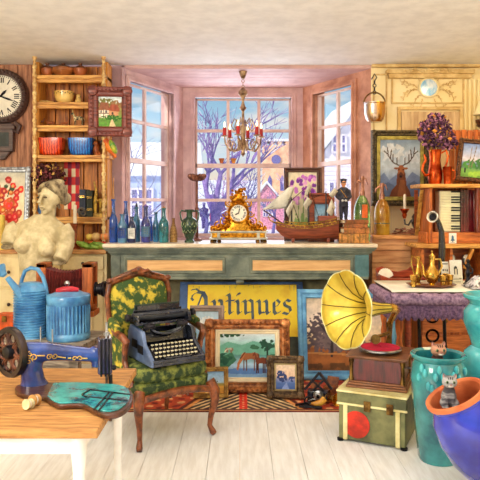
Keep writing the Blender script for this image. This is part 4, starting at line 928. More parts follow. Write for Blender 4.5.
for (py, hw, dp) in ((230, 25, .05), (227, 22, .05), (224, 15, .048), (219, 11, .045), (211, 11.2, .045), (203, 9, .042), (199, 6, .036), (195, 4, .03), (190, 2.2, .02)):
    secs.append([Q(238.5, py)+V((hw*k*math.cos(a), dp*math.sin(a), 0)) for a in [2*PI*i/20 for i in range(20)]])
mb.loft(secs)
def scroll(c, R, turns, a0, sgn, r):
    pts = []; n = 16
    for i in range(n+1): q = i/n; a = rad(a0)+sgn*turns*2*PI*q; pts.append(c+V((R*(1-.85*q)*math.cos(a), -.004*i/n, R*(1-.85*q)*math.sin(a))))
    mb.tube(pts, [r*(1-.5*i/n) for i in range(n+1)], 6)
for s in (-1, 1):
    for (dx, py, R, a0) in ((20, 225, 4.5, 90), (13.5, 221, 5, 60), (25, 228, 3, 90), (12, 213, 3.6, 0), (9.5, 203, 3.6, 40), (5, 197, 3.2, 40)):
        scroll(Q(238.5+s*dx, py, -.05), R*k, 1.4, a0 if s > 0 else 180-a0, -s, .0075)
    for i in range(34):
        q = rr.random(); px = 238.5+s*(9+17*q); py = 229-12*(1-q)*rr.random()-2*rr.random(); mb.octa(Q(px, py, -.05+.01*rr.random()), (.012, .009, .017), Euler((0, rr.uniform(-1.5, 1.5), 0)).to_matrix())
for i in range(46):
    px, py = 238.5+rr.uniform(-6.5, 6.5)*(1 if rr.random() < .6 else .6), 188+14*rr.random(); mb.octa(Q(px, py, -.03-.02*rr.random()), (.011, .01, .016), Euler((0, rr.uniform(-1.5, 1.5), 0)).to_matrix())
mb.ball(Q(241, 189.5, -.03), (.018, .018, .02), 10, 8); mb.tube([Q(241, 192, -.03), Q(239, 197, -.04), Q(234, 200, -.04)], [.016, .022, .016], 8); mb.tube([Q(240, 193, -.035), Q(235, 194, -.05), Q(232.5, 197, -.05)], [.008, .007, .006], 6)
mb.build('gilt_body', GOLD, t)
c = Q(238.5, 212.3)
bz = MB().lathe([(8.2*k, .052), (8.2*k, .066), (9.3*k, .072), (10.3*k, .062), (10.3*k, .04)], 30, c, R=RX, cap=False).build('bezel', GOLD, t)
dl = MB().lathe([(.001, .06), (8.4*k, .06)], 30, c, R=RX, cap=False).build('dial', M('white_enamel', (246, 240, 222)), t)
mb = MB(); numerals(mb, 6.3*k, w=.0065, L=.016, y=-.062); mb.xf(Matrix.Translation(c)); mb.build('numerals', NAVY if False else M('blue_numeral', (40, 44, 80), .5), dl)
for L, w_, a, nm in ((4.2*k, .005, 205, 'hour_hand'), (6*k, .004, 75, 'minute_hand')):
    o = hand(L, w_, a, -.065, IRON, t, nm); o.location = c+V((0, -.065, 0))

# ------------------------------------------------------------------ model ship
Y = 4.97; k = Y/F; t = thing('model_ship', 'wooden model sailing ship with white sails and gilded rail', 'model ship', (ax(308, Y), Y, CB))
def Q(px, py, d=0.0): return V(((px-308)*k, d, (241-py)*k))
HULL = wood('red_brown_hull', (150, 74, 48), (92, 38, 26), 'x', 6, .4, .2)
secs, rails = [], []
for i in range(15):
    f_ = i/14; px = 276+62*f_; bw = .058*math.sin(PI*min(1, .06+f_*.62))**.7; keel = 238-9*max(0, 1-f_*5)**1.5; top = 225.5-4*(1-f_)**4*1.2-6.5*f_**3
    a = Q(px, top); b = Q(px, keel); m_ = Q(px, (top+keel)/2+2)
    secs.append([V((a.x, -bw, a.z)), V((m_.x, -bw*.92, m_.z)), V((b.x+.004, -.004, b.z)), V((b.x+.004, .004, b.z)), V((m_.x, bw*.92, m_.z)), V((a.x, bw, a.z))]); rails.append((a, bw))
MB().loft(secs).build('hull', HULL, t, ang=50)
mb = MB()
for s in (-1, 1):
    mb.tube([V((a.x, s*(bw+.002), a.z+.002)) for a, bw in rails], .0055, 6); mb.tube([V((a.x, s*(bw+.001), a.z-.018)) for a, bw in rails], .004, 6); mb.tube([V((a.x, s*bw, a.z+.024)) for a, bw in rails[2:]], .0035, 6)
    for a, bw in rails[2:]: mb.tube([V((a.x, s*bw, a.z)), V((a.x, s*bw, a.z+.024))], .003, 5); mb.ball((a.x+.012, s*(bw+.001), a.z-.008), .006, 6, 4)
mb.tube([Q(276, 222), Q(270, 219), Q(268, 215), Q(271, 213)], [.008, .006, .005, .003], 6)
mb.build('gilded_rail', M('gilded_rail', (206, 160, 62), .4, .5, c2=(110, 84, 30), sc=40), t)
MB().b2(Q(318, 0).x, Q(336, 0).x, -.04, .04, Q(0, 222).z, Q(0, 214.5).z).build('stern_cabin', HULL, t, bevel=.003)
MSTB = M('dark_mast', (46, 42, 46), .5)
for i, (px, y1_) in enumerate(((291.5, 196), (308.5, 183), (326, 190))): MB().tube([Q(px, 226), Q(px, y1_)], [.0085, .005], 8).build('mast', MSTB, t)
MB().tube([Q(282, 222), Q(262.5, 208)], [.007, .004], 7).build('bowsprit', DARKW, t)
SAIL = M('white_sail', (232, 230, 218), .8, c2=(196, 192, 182), sc=9, bump=.1)
def sail(P, bulge, nm='sail'):                                # four corners, bulging toward the viewer's side
    n = 8; vs = []
    for i in range(n+1):
        for j in range(n+1):
            u, v = i/n, j/n; p = P[0]*(1-u)*(1-v)+P[1]*u*(1-v)+P[2]*u*v+P[3]*(1-u)*v; vs.append(p+V((-.25*bulge, -bulge, 0))*(4*u*(1-u))**.7*(.35+.65*math.sin(PI*(.15+.7*v))))
    MB().add(vs, [(i*(n+1)+j, i*(n+1)+j+1, (i+1)*(n+1)+j+1, (i+1)*(n+1)+j) for i in range(n) for j in range(n)]).build(nm, SAIL, t, solid=.002)
sail([Q(262.5, 208.5, -.01), Q(288, 207, .03), Q(294.5, 186, .0), Q(289, 185.5, -.01)], .03, 'jib_sail')
sail([Q(285.5, 209, -.03), Q(289, 216.5, .02), Q(294.5, 204.5, .02), Q(292, 199, -.02)], .035); sail([Q(304, 193, -.03), Q(309, 194, .03), Q(312.5, 184, .02), Q(308, 182.5, -.03)], .03)
sail([Q(302.5, 203, -.04), Q(308, 210, .03), Q(313, 199.5, .03), Q(307, 195.5, -.03)], .04); sail([Q(326, 210, -.03), Q(332.5, 216, .03), Q(336, 206, .03), Q(331, 197.5, -.03)], .03); sail([Q(328, 193, -.03), Q(333, 197, .02), Q(338.5, 190, .02), Q(334, 186.5, -.02)], .025)
mb = MB()
for p, q in (((291.5, 197), (264, 209)), ((308.5, 184), (291.5, 199)), ((308.5, 184), (320, 220)), ((326, 191), (308.5, 199)), ((291.5, 198), (300, 223)), ((326, 191), (336, 216)), ((291.5, 197), (283, 222))):
    for d in (-.03, .03): mb.tube([Q(*p), Q(*q, d)], .0014, 4)
mb.build('rigging', WICK, t)
for px in (293, 328): m2 = MB(); m2.b2(Q(px-1.5, 0).x, Q(px+1.5, 0).x, -.03, .03, 0, Q(0, 236.5).z); m2.build('stand_foot', HULL, t, bevel=.003)

# ------------------------------------------------------------------ orchid picture, wooden cabinet, figurine, books, siphons
rr = random.Random(3); sp_ = []
for i in range(60):
    a, b = rr.uniform(.05, .95), rr.uniform(.5, .93); sp_ += [('e', a, b, .065, .032, rr.choice([(150, 60, 170), (120, 50, 150), (190, 110, 200), (220, 160, 214)]))]
sp_ += [('l', .5, 0, .52, .6, .015, (96, 130, 60)), ('l', .3, 0, .36, .55, .012, (110, 140, 70)), ('n', .5, .2, .4, .2, (140, 170, 100), 12)]
picture('orchid_painting', 'painting of purple orchids in a plain dark brown frame behind the model ship', .318, .615, .04, DARKW, art([(0, (206, 200, 160)), (1, (228, 214, 188))], sp_, .08), (ax(303, 5.17), 5.15, CB), 0, rad(6), nx=56, ny=90)
Y = 5.07; k = Y/F; t = thing('display_cabinet', 'small reddish wooden cabinet with pale blue opening behind the ship', 'cabinet', (ax(321, Y), Y, CB)); hh = (243-194.5)*k; hw = 13*k
mb = MB(); mb.b2(-hw-.008, hw+.008, -.04, .035, hh-.022, hh); mb.b2(-hw, -hw+.05, -.03, .03, 0, hh-.022); mb.b2(hw-.05, hw, -.03, .03, 0, hh-.022); mb.b2(-hw+.05, hw-.05, -.03, .03, 0, .08); mb.b2(-hw+.05, hw-.05, -.03, .03, hh-.09, hh-.022); mb.build('carcass', REDW, t, bevel=.004)
canvas('painted_panel', 2*hw-.1, hh-.17, art([(0, (220, 232, 236)), (1, (130, 180, 215))], [('n', .5, .35, .4, .3, (90, 120, 160), 9)]), t, (0, .0, .08), 14, 16)
Y = 5.06; k = Y/F; t = thing('soldier_figurine', 'dark uniformed soldier figurine with peaked cap standing beside the books', 'figurine', (ax(343.5, Y), Y, CB))
def Q(px, py, d=0.0): return V(((px-343.5)*k, d, (243-py)*k))
MB().b2(-6*k, 6*k, -.04, .04, 0, Q(0, 221.5).z).build('plinth', DARKW, t, bevel=.004)
mb = MB(); UNI = M('dark_uniform', (58, 58, 76), .6, c2=(30, 30, 42), sc=24, bump=.2)
for s in (-1, 1):
    mb.tube([Q(343.5+s*2.2, 205), Q(343.5+s*2.4, 213), Q(343.5+s*2.3, 220)], [2.6*k, 2.1*k, 1.7*k], 10); mb.ball(Q(343.5+s*2.6, 221, -.008), (1.7*k, 2.8*k, 1.2*k), 8, 6)
    mb.tube([Q(343.5+s*5, 191.5), Q(343.5+s*6.9, 198), Q(343.5+s*3.5, 201.5, -.03)], [2.1*k, 1.8*k, 1.5*k], 9)
secs = [[Q(343.5, py)+V((a_*k*math.cos(u), b_*k*math.sin(u), 0)) for u in [2*PI*i/16 for i in range(16)]] for py, a_, b_ in ((208, 4.9, 3.6), (201, 4.2, 3.1), (195, 5.2, 3.3), (190.5, 5.4, 3), (188.5, 2.6, 2.2))]
mb.loft(secs); mb.build('body', UNI, t, remesh=.005, sm=2)
SKIN = M('figurine_skin', (222, 150, 104), .5, var=.1)
mb = MB(); mb.ball(Q(343.5, 184.5, -.004), (2.7*k, 3*k, 3.5*k), 12, 10); mb.tube([Q(343.5, 189), Q(343.5, 186)], [1.7*k, 1.6*k], 8); mb.ball(Q(343.5, 184.8, -.03), (.5*k, .6*k, .8*k), 6, 5); hd = mb.build('head', SKIN, t, remesh=.0035, sm=1)
for s in (-1, 1): MB().ball(Q(343.5+s*1.1, 184, -.027), .0025, 6, 5).build('eye', WICK, hd); MB().ball(Q(343.5+s*1.6, 202, -.034), (1.4*k, 1.2*k, 1.2*k), 8, 6).build('hand', M('white_glove', (238, 234, 226), .7), t)
mb = MB(); mb.lathe([(2.9*k, 58.8*k), (2.9*k, 60.5*k), (3.6*k, 62.5*k), (.001, 63.3*k)], 16); mb.ball((0, -2.8*k, 59*k), (2.6*k, 1.6*k, .5*k), 10, 5); mb.build('cap', UNI, t)
mb = MB()
for i in range(4): mb.ball(Q(343.5, 192.5+i*3.2, -3.3*k), .0035, 6, 4)
mb.tube([Q(340, 191, -.026), Q(343.5, 196, -.028), Q(347, 200, -.02)], .003, 5); mb.build('buttons_and_sash', BRASS, t)
Y = 4.9; k = Y/F; z = CB
for i, (x0, x1, hpx, rz_, c, lab) in enumerate(((339, 368, 9.5, -8, (216, 146, 66), 'thick tan leather book with gilt bands at the bottom of the counter pile'), (341.5, 367, 5.5, 5, (206, 130, 70), 'orange brown book second from the bottom of the counter pile'), (343, 366, 4, -3, (186, 108, 56), 'thin russet book third from the bottom of the counter pile'), (342, 366, 3.6, 9, (166, 96, 52), 'thin dark tan book on top of the counter pile'))):
    w_ = (x1-x0)*k; hh = hpx*k; t = thing('book', lab, 'book', (ax((x0+x1)/2, Y), Y, z), rad(rz_), 'pile of books on the counter'); z += hh+.0012
    m = M('leather_%d' % i, c, .5, c2=tuple(q*.6 for q in c), sc=30); th = min(.006, hh*.14)
    mb = MB(); mb.b2(-w_/2, w_/2, -.07, .07, 0, th); mb.b2(-w_/2, w_/2, -.07, .07, hh-th, hh); mb.b2(-w_/2, w_/2, -.074, -.066, 0, hh); mb.build('cover', m, t, bevel=.002)
    MB().b2(-w_/2+.006, w_/2-.004, -.066, .064, th, hh-th).build('pages', PAPER, t)
    mb = MB()
    for q in ((.1, .3, .5, .7, .9) if i == 0 else (.15, .85)): mb.b2(-w_/2+w_*q-.004, -w_/2+w_*q+.004, -.0752, -.074, hh*.05, hh*.95)
    mb.build('spine_bands', BRASSD, t)
def siphon(px, Y, z, ytop, wpx, gm, lab, patch=None):
    k = Y/F; h = az(ytop, Y)-z; r = wpx/2*k; t = thing('soda_siphon', lab, 'soda siphon', (ax(px, Y), Y, z), group='glass soda siphons')
    hb = h*.72; MB().lathe([(.001, .003), (r*.92, 0), (r, .01), (r, hb*.62), (r*.92, hb*.76), (r*.6, hb*.9), (r*.3, hb*.97), (r*.28, hb), (.001, hb)], 26).build('body', gm, t)
    MB().lathe([(r*1.01, hb*.3), (r*1.02, hb*.31), (r*1.01, hb*.32)], 26, cap=False).build('etched_ring', TEAL, t)
    hdm = M('pinkish_metal', (190, 140, 120), .35, .7, c2=(120, 76, 60), sc=20)
    mb = MB(); mb.lathe([(r*.34, hb-.01), (r*.36, hb+.02), (r*.24, hb+.035), (r*.24, h*.93), (r*.3, h*.95), (r*.26, h), (.001, h)], 14); mb.tube([(0, 0, h*.9), (-r*.5, -.01, h*.93), (-r*.85, -.015, h*.88), (-r*.9, -.015, h*.82)], [.011, .01, .008, .007], 8); mb.build('spout_head', hdm, t)
    MB().tube([(0, 0, h*.97), (r*.45, 0, h*.96), (r*.7, 0, h*.86)], [.007, .007, .005], 7).build('lever', hdm, t)
    if patch: m2 = MB(); m2.add([((r+.0015)*math.sin(a), -(r+.0015)*math.cos(a), zz) for a in (-.2, .15, .5) for zz in (hb*.5, hb*.78)], [(0, 2, 3, 1), (2, 4, 5, 3)]); m2.build('paper_label', patch, t)
siphon(362, 5.1, CB, 176, 16.5, M('glass_green', (176, 206, 120), .08, c2=(90, 130, 70), sc=5, trans=.5, coat=.5, bump=0), 'green glass soda siphon with orange label standing behind the book pile', M('orange_label', (226, 104, 42), .6))
# ================================================================== right wall: sideboard, stag picture, hanging pail
t = thing('sideboard', 'long plank fronted pine sideboard along the yellow wall', 'sideboard', (1.09, 5.47, 0)); SZ = 1.03
PEACH = wood('peach_plank', (236, 178, 122), (196, 126, 76), 'x', 5, .5); mb = MB()
for i in range(9): z = .08+i*.103; mb.b2(.0, 1.5, -.35, -.33, z, z+.1)
mb.build('front_boards', PEACH, t, bevel=.004)
MB().b2(0.005, 1.5, -.328, -.0, 0, .998).build('carcass', PEACH, t); MB().b2(-.0, 1.5, -.375, .0, 1.0, SZ).build('top', wood('honey_top', (236, 172, 104), (176, 106, 54), 'x', 5, .4), t, bevel=.005); MB().b2(0, 1.5, -.352, -.33, 0, .075).build('plinth', PEACH, t)
siphon(382, 5.2, SZ, 183, 15.5, M('glass_amber', (236, 196, 70), .1, c2=(180, 120, 30), sc=5, trans=.4, coat=.5, bump=0), 'amber glass soda siphon standing on the plank sideboard below the stag picture')
stag = art([(0, (104, 120, 150)), (.3, (140, 158, 186)), (.5, (188, 200, 212)), (.8, (170, 186, 204)), (1, (120, 140, 166))], [
    ('n', .25, .78, .4, .16, (206, 212, 220), 12), ('n', .85, .7, .3, .12, (196, 204, 216), 13), ('p', [(-.1, .3), (.1, .42), (.22, .3), (.4, .38), (.6, .26), (.8, .44), (1.1, .3), (1.1, -.1), (-.1, -.1)], (112, 128, 162)), ('p', [(-.1, .16), (.2, .26), (.5, .12), (.85, .28), (1.1, .14), (1.1, -.1), (-.1, -.1)], (92, 106, 138)),
    ('p', [(.2, -.02), (.3, .12), (.4, .2), (.43, .42), (.62, .44), (.66, .2), (.74, .1), (.78, -.02)], (112, 62, 38)), ('p', [(.42, .0), (.5, .3), (.6, .3), (.66, 0)], (142, 84, 50)),
    ('e', .52, .46, .085, .1, (156, 92, 54)), ('e', .52, .38, .05, .05, (90, 52, 38)), ('e', .52, .35, .03, .02, (30, 24, 24)), ('e', .4, .5, .06, .02, (150, 90, 56)), ('e', .64, .5, .06, .02, (150, 90, 56)), ('e', .47, .48, .014, .012, (24, 20, 20)), ('e', .57, .48, .014, .012, (24, 20, 20))] +
    [('l', a, b, c_, d, .011, (70, 48, 40)) for s in (-1, 1) for a, b, c_, d in ((.52+s*.05, .55, .52+s*.2, .6), (.52+s*.2, .6, .52+s*.32, .72), (.52+s*.32, .72, .52+s*.34, .86), (.52+s*.2, .6, .52+s*.2, .74), (.52+s*.27, .67, .52+s*.24, .82), (.52+s*.32, .74, .52+s*.42, .8), (.52+s*.1, .57, .52+s*.1, .68))], .1, asp=.8)
Y = 5.45; k = Y/F
picture('stag_painting', 'painting of a brown stag with large antlers in a dark ornate frame', 58*k, 75*k, 5.5*k, M('dark_ornate_frame', (120, 104, 72), .45, .4, c2=(42, 36, 28), sc=60, bump=.5), stag, (ax(399, Y), Y-.03, az(206, Y)), 0, 0, liner=4*k, lmat=M('green_gold_liner', (196, 180, 92), .4, .3, c2=(140, 126, 60), sc=20), d=.045, beads=.022, nx=80, ny=100)
Y = 5.36; k = Y/F; t = thing('hanging_pail', 'silver and gold pail with hoop handle hanging on the yellow wall', 'pail', at(374.5, 122, Y))
SG = M('gold_silver_pail', (206, 150, 62), .25, .9, c2=(206, 206, 206), stretch=(7, 7, .5), sc=1.2, bump=.03)
MB().lathe([(.001, 0), (7*k, 0), (9*k, 2.5*k), (10.3*k, 8*k), (10.6*k, 17.5*k), (11.2*k, 18*k), (11.2*k, 19.2*k), (10.4*k, 19.2*k), (9.6*k, 8*k), (6*k, 1.5*k)], 32, cap=False).build('body', SG, t)
MB().tube(arc((0, 0, 18*k), 10.8*k, 0, 180, 14, ry=11.5*k), .007, 8).build('handle', BRASSD, t)
mb = MB(); zz = 29.5*k
for i in range(4): mb.ring((0, 0, zz+i*.03), .014, .004, 12, 6, Euler((PI/2, 0, (i % 2)*PI/2)).to_matrix())
mb.tube([(.0, 0, zz+.1), (.02, 0, zz+.13), (0, 0, zz+.16), (-.015, .02, zz+.13), (-.01, .07, zz+.13)], .005, 6); mb.build('chain_hook', IRON, t)
# candle holder with urn
Y = 5.24; k = Y/F; t = thing('candle_arm_urn', 'dark urn with a side arm carrying one white candle on the sideboard', 'candle holder', (ax(416, Y), Y, SZ))
def Q(px, py, d=0.0): return V(((px-416)*k, d, (234.5-py)*k))
MB().lathe([(.001, 0), (5*k, 0), (5*k, 1.2*k), (2*k, 3*k), (2.4*k, 6*k), (4.4*k, 11*k), (4.8*k, 14*k), (3.8*k, 16*k), (4.4*k, 17.5*k), (3*k, 20*k), (1.2*k, 22*k), (1.7*k, 24.5*k), (1*k, 27*k), (.001, 28.5*k)], 20).build('urn', M('dark_silver', (120, 112, 106), .3, .8, c2=(48, 42, 42), sc=12), t)
MB().tube([Q(414, 219), Q(411, 220.5), Q(408.5, 225), Q(405, 224), Q(404.5, 219)], [.008, .007, .008, .008, .008], 8).build('arm', M('dark_silver', (0, 0, 0)), t)
MB().lathe([(.001, 0), (1.2*k, 0), (2.6*k, 3.5*k), (2*k, 5*k), (3.8*k, 8*k), (4.6*k, 8.6*k), (4.4*k, 10*k), (.001, 9.5*k)], 16, Q(404.5, 218.5)).build('candle_cup', COPPER, t)
MB().lathe([(.001, 0), (1.5*k, 0), (1.35*k, 14*k), (.6*k, 15*k)], 12, Q(404.7, 209)).build('candle', CANDLE, t)
t = thing('dried_leaves', 'trail of dried brown leaves lying on the sideboard below the stag picture', 'dried leaves', (ax(402, 5.2), 5.2, SZ))
mb = MB()
for i in range(60):
    x = random.uniform(-.075, .2); y = random.uniform(-.055, .05) if x < .03 else random.uniform(-.055, -.02); s_ = random.uniform(.02, .036); mb.octa((x, y, .012+random.uniform(0, .045)), (s_, s_*.5, .004), Euler((random.uniform(-.5, .5), random.uniform(-.5, .5), random.uniform(0, 6))).to_matrix())
mb.build('leaves', M('dry_brown_leaf', (196, 128, 96), .8, c2=(110, 60, 48), sc=20), t)
MB().tube([(-.09, -.03, .012), (-.04, -.02, .018), (.05, -.015, .014), (.16, -.04, .02)], .006, 6).build('stem', M('dry_brown_leaf', (0, 0, 0)), t)
for i, (p0, p1, lab, m) in enumerate((((416.5, 5.125), (422, 4.93), 'gilt edged narrow board leaning on the desk side beside the dark urn', M('gilt_edge_wood', (232, 186, 92), .4, .2, c2=(160, 104, 44), sc=20)), ((416.2, 5.16), (416, 5.0), 'plain reddish board leaning behind the gilt edged board at the desk side', REDW))):
    b = V((ax(p0[0], p0[1]), p0[1], SZ)); q = V((ax(p1[0], p1[1]), p1[1], az(190, p1[1]))); d = q-b; L = d.length
    o = MB().b2(-.015, .015, -.006, .006, 0, L).build('leaning_board', m, None, b, bevel=.003); o.rotation_euler = d.to_track_quat('Z', 'Y').to_euler(); tag(o, lab, 'board', 'boards leaning by the urn')
# wall lamp at the edge
t = thing('wall_lamp', 'cream shaded wall lamp with dark cup at the far end of the yellow wall', 'lamp', at(482, 128, 5.36)); k = 5.36/F
MB().lathe([(.001, 0), (4*k, 1*k), (6*k, 6*k), (6.4*k, 8*k), (2*k, 9*k), (2*k, 13*k)], 18).build('cup', DARKW, t)
MB().lathe([(8.5*k, 13*k), (8*k, 15*k), (5*k, 22*k), (3*k, 28*k), (2.7*k, 28*k), (7.6*k, 14.5*k)], 24, cap=False).build('shade', M('cream_shade', (252, 236, 190), .5, var=.06), t)
MB().tube([(0, 0, 4*k), (0, .06, 2*k), (0, .11, 4*k)], .008, 8).build('arm', BRASSD, t)

# ================================================================== writing desk with shelf
O = V((1.7, 4.92, 0)); t = thing('writing_desk', 'orange wooden writing desk with raised shelf holding the accordion', 'desk', O)
def eb(x0, x1, y0, y1, z0, z1, mb=None): mb = mb or MB(); return mb.b2(x0-O.x, x1-O.x, y0-O.y, y1-O.y, z0, z1)
DW = wood('desk_orange', (218, 126, 56), (150, 68, 24), 'x', 5, .4, .2); DWZ = wood('desk_orange_v', (214, 120, 50), (146, 66, 24), 'z', 5, .4, .2)
ZS = az(184, 4.83); ZD = .978; ZR = 1.066
eb(1.395, 2.15, 4.8, 5.085, ZS-.03, ZS).build('top_shelf', GOLDWX, t, bevel=.006)
eb(1.35, 2.15, 4.74, 5.085, ZD-.03, ZD).build('desk_board', GOLDWX, t, bevel=.006)
eb(1.46, 2.12, 4.86, 5.08, ZD, ZR).build('drawer_rail', DW, t, bevel=.004)
eb(1.48, 2.12, 5.065, 5.083, ZR, ZS-.03).build('back_panel', DWZ, t)
eb(1.475, 1.5, 4.83, 5.083, ZR-.085, ZS-.03).build('side_post', DWZ, t, bevel=.004)
MB().lathe([(.02, ZR), (.026, ZR+.03), (.018, ZR+.06), (.024, ZR+.14), (.016, ZR+.2), (.024, ZR+.26), (.018, ZR+.32), (.024, ZS-.031)], 12, (ax(477.5, 4.84)-O.x, 4.84-O.y, 0)).build('turned_post', wood('dark_red_post', (130, 52, 30), (70, 22, 14), 'z', 6, .35, .3), t)
mb = eb(1.40, 1.42, 4.78, 5.08, .7, ZD-.031); eb(1.62, 1.64, 4.78, 5.08, .7, ZD-.031, mb); eb(1.86, 1.88, 4.78, 5.08, .7, ZD-.031, mb); eb(1.40, 2.15, 5.06, 5.08, .7, ZD-.031, mb); mb.build('pigeon_holes', DW, t)
mb = MB(); mb.bar((ax(472, 4.78)-O.x, -.15, ZD-.035), (ax(464, 4.78)-O.x, -.15, .79), .04, .02); mb.build('slanted_brace', GOLDW, t, bevel=.003)
eb(1.38, 2.15, 4.78, 5.08, .08, .70).build('lower_body', DWZ, t, bevel=.005)
for z0, z1 in ((.1, .28), (.3, .48), (.5, .68)):
    for x0, x1 in ((1.4, 1.76), (1.78, 2.13)):
        d = eb(x0, x1, 4.765, 4.781, z0, z1).build('drawer', DW, t, bevel=.004); MB().ball(((x0+x1)/2-O.x, 4.757-O.y, (z0+z1)/2), .014, 10, 6).build('knob', BRASSD, d)
eb(1.39, 2.14, 4.79, 5.07, 0, .08).build('plinth', DARKW, t)
canvas('card', .06, .082, art([(0, (240, 240, 232)), (1, (246, 246, 240))], [('p', [(.2, .25), (.35, .45), (.38, .7), (.5, .8), (.62, .7), (.65, .45), (.8, .25)], (70, 120, 160)), ('e', .5, .2, .08, .06, (70, 120, 160)), ('l', .2, .1, .8, .1, .02, (120, 130, 140))], .04), t, (ax(453, 4.85)-O.x, 4.857-O.y, ZD+.001), 24, 30)
t = thing('accordion', 'accordion with upright ivory keyboard and dark red body on the writing desk', 'accordion', (ax(457, 4.93), 4.96, ZR)); k = 4.93/F
ACR = M('dark_red_lacquer', (112, 20, 34), .2, c2=(56, 8, 18), sc=5, coat=.6); h_ = 41*k
MB().b2(-18*k, 2.5*k, -.04, .07, .0, h_).build('keyboard_case', M('ivory', (250, 240, 205), .35, var=.05), t, bevel=.004)
mb = MB(); n = 15
for i in range(n): mb.b2(-17.5*k, 2*k, -.052, -.041, .006+i*(h_-.012)/n, .006+(i+.88)*(h_-.012)/n)
mb.build('white_keys', M('ivory_key', (255, 248, 205), .3, var=.04), t, bevel=.002)
mb = MB()
for i in range(n):
    if i % 7 not in (2, 6): z = .006+(i+.94)*(h_-.012)/n; mb.b2(-7*k, 2*k, -.066, -.053, z-.0055, z+.0055)
mb.build('black_keys', IRON, t, bevel=.002)
mb = MB()
for i in range(8): x = 2.6*k+i*1.55*k; mb.b2(x, x+1.5*k, -.06+.006*(i % 2), .08, .0+.003*(i % 2), h_+.01-.004*(i % 2))
mb.build('bellows', ACR, t, bevel=.002); MB().b2(15*k, 18*k, -.06, .08, 0, h_+.006).build('bass_case', ACR, t, bevel=.006)
MB().tube([(-12*k, .02, h_), (-9*k, 0, h_+.02), (-2*k, 0, h_+.024), (2*k, .02, h_)], .01, 8).build('strap', LEATHER, t); MB().tube([(4*k, .02, h_), (6*k, 0, h_+.034), (10*k, 0, h_+.036), (13*k, .02, h_)], .009, 8).build('strap', LEATHER, t)
# top shelf: copper jug with dried flowers, mug, landscape, crate
Y = 4.92; k = Y/F; t = thing('copper_jug', 'tall copper jug holding dark purple dried flowers on the desk shelf', 'jug', (ax(435, Y), Y, ZS))
MB().lathe([(.001, 0), (5.5*k, 0), (6.3*k, 1.5*k), (7.4*k, 6*k), (7.2*k, 12*k), (6*k, 18*k), (5.3*k, 24*k), (6.2*k, 33*k), (6.6*k, 34.5*k), (5.6*k, 34.5*k), (4.6*k, 24*k), (5*k, 10*k)], 26, cap=False).build('body', COPPER, t)
MB().tube([(-6*k, 0, 10*k), (-10*k, -.005, 9*k), (-13*k, -.005, 14*k), (-12*k, -.005, 20*k), (-9.5*k, -.005, 24*k), (-11*k, -.005, 30*k)], [.014, .013, .011, .01, .01, .008], 10).build('spout', COPPER, t)
MB().tube([(5.5*k, 0, 31*k), (11*k, 0, 34*k), (13*k, 0, 28*k), (11.5*k, 0, 20*k), (7*k, 0, 12*k)], [.008, .01, .01, .009, .007], 8).build('handle', COPPER, t)
LAV = [M('deep_purple_flower', (96, 54, 92), .9, c2=(48, 26, 52), sc=40), M('mauve_flower', (150, 98, 130), .9, var=.3), M('ochre_dry_flower', (176, 120, 54), .9, var=.3)]
for i, n_ in enumerate((300, 150, 60)):
    mb = MB(); bunch(mb, (-1*k, -.02, 52*k), (17*k, .1, 19*k), n_, .014, 3); bunch(mb, (13*k, -.01, 42*k), (10*k, .07, 10*k), n_//4, .013, 3)
    mb.build(('purple_heads', 'mauve_heads', 'ochre_heads')[i], LAV[i], t)
mb = MB()
for i in range(26): a = random.uniform(0, 6.3); mb.tube([(0, 0, 26*k), (14*k*math.cos(a), .07*math.sin(a)-.02, 50*k)], .0028, 4)
mb.build('stems', M('dry_stem', (140, 110, 60)), t)
t = thing('copper_mug', 'plain copper tumbler beside the tall copper jug', 'mug', (ax(447.5, 4.86), 4.86, ZS)); k = 4.86/F
MB().lathe([(.001, 0), (3.6*k, 0), (4.6*k, 17*k), (4.8*k, 17.4*k), (4.2*k, 17*k), (3.2*k, 1.5*k)], 20, cap=False).build('body', COPPER, t); MB().tube([(4.3*k, 0, 14*k), (7*k, -.01, 13*k), (7*k, -.01, 6*k), (4*k, 0, 4*k)], .006, 8).build('handle', COPPER, t)
land = art([(0, (100, 140, 60)), (.22, (120, 170, 80)), (.3, (90, 120, 100)), (.42, (110, 130, 170)), (.5, (206, 196, 206)), (.75, (160, 174, 212)), (1, (118, 142, 196))], [('n', .6, .42, .5, .16, (60, 110, 60), 12), ('n', .25, .36, .25, .12, (70, 130, 60), 12), ('l', .32, .3, .42, .95, .012, (120, 100, 80)), ('l', .24, .3, .28, .9, .01, (130, 110, 90)), ('e', .13, .2, .03, .08, (30, 30, 30)), ('n', .6, .12, .5, .1, (150, 190, 70), 10)], .1)
picture('landscape_painting', 'landscape painting with trees in a dark beaded frame leaning on the desk shelf', .31, .345, .036, M('dark_beaded_frame', (128, 82, 46), .4, .2, c2=(50, 30, 20), sc=60, bump=.4), land, (ax(474, 4.9), 4.87, ZS+.012), rad(-14), rad(10), d=.03, beads=.02, nx=60, ny=60, roll=rad(7))
t = thing('slatted_crate', 'upright orange slatted crate behind the leaning landscape painting', 'crate', (ax(467, 5.02), 5.02, ZS)); k = 5.02/F; hh = 55*k
for i in range(6): MB().b2((-18+i*6)*k, (-12.6+i*6)*k, -.012, .0, 0, hh-.004*(i % 2)).build('slat', ORW, t, bevel=.003)
MB().b2(-18*k, 18*k, .002, .02, hh-.05, hh-.015).build('top_rail', ORW, t); MB().b2(-18*k, 18*k, .002, .02, .02, .06).build('bottom_rail', ORW, t)
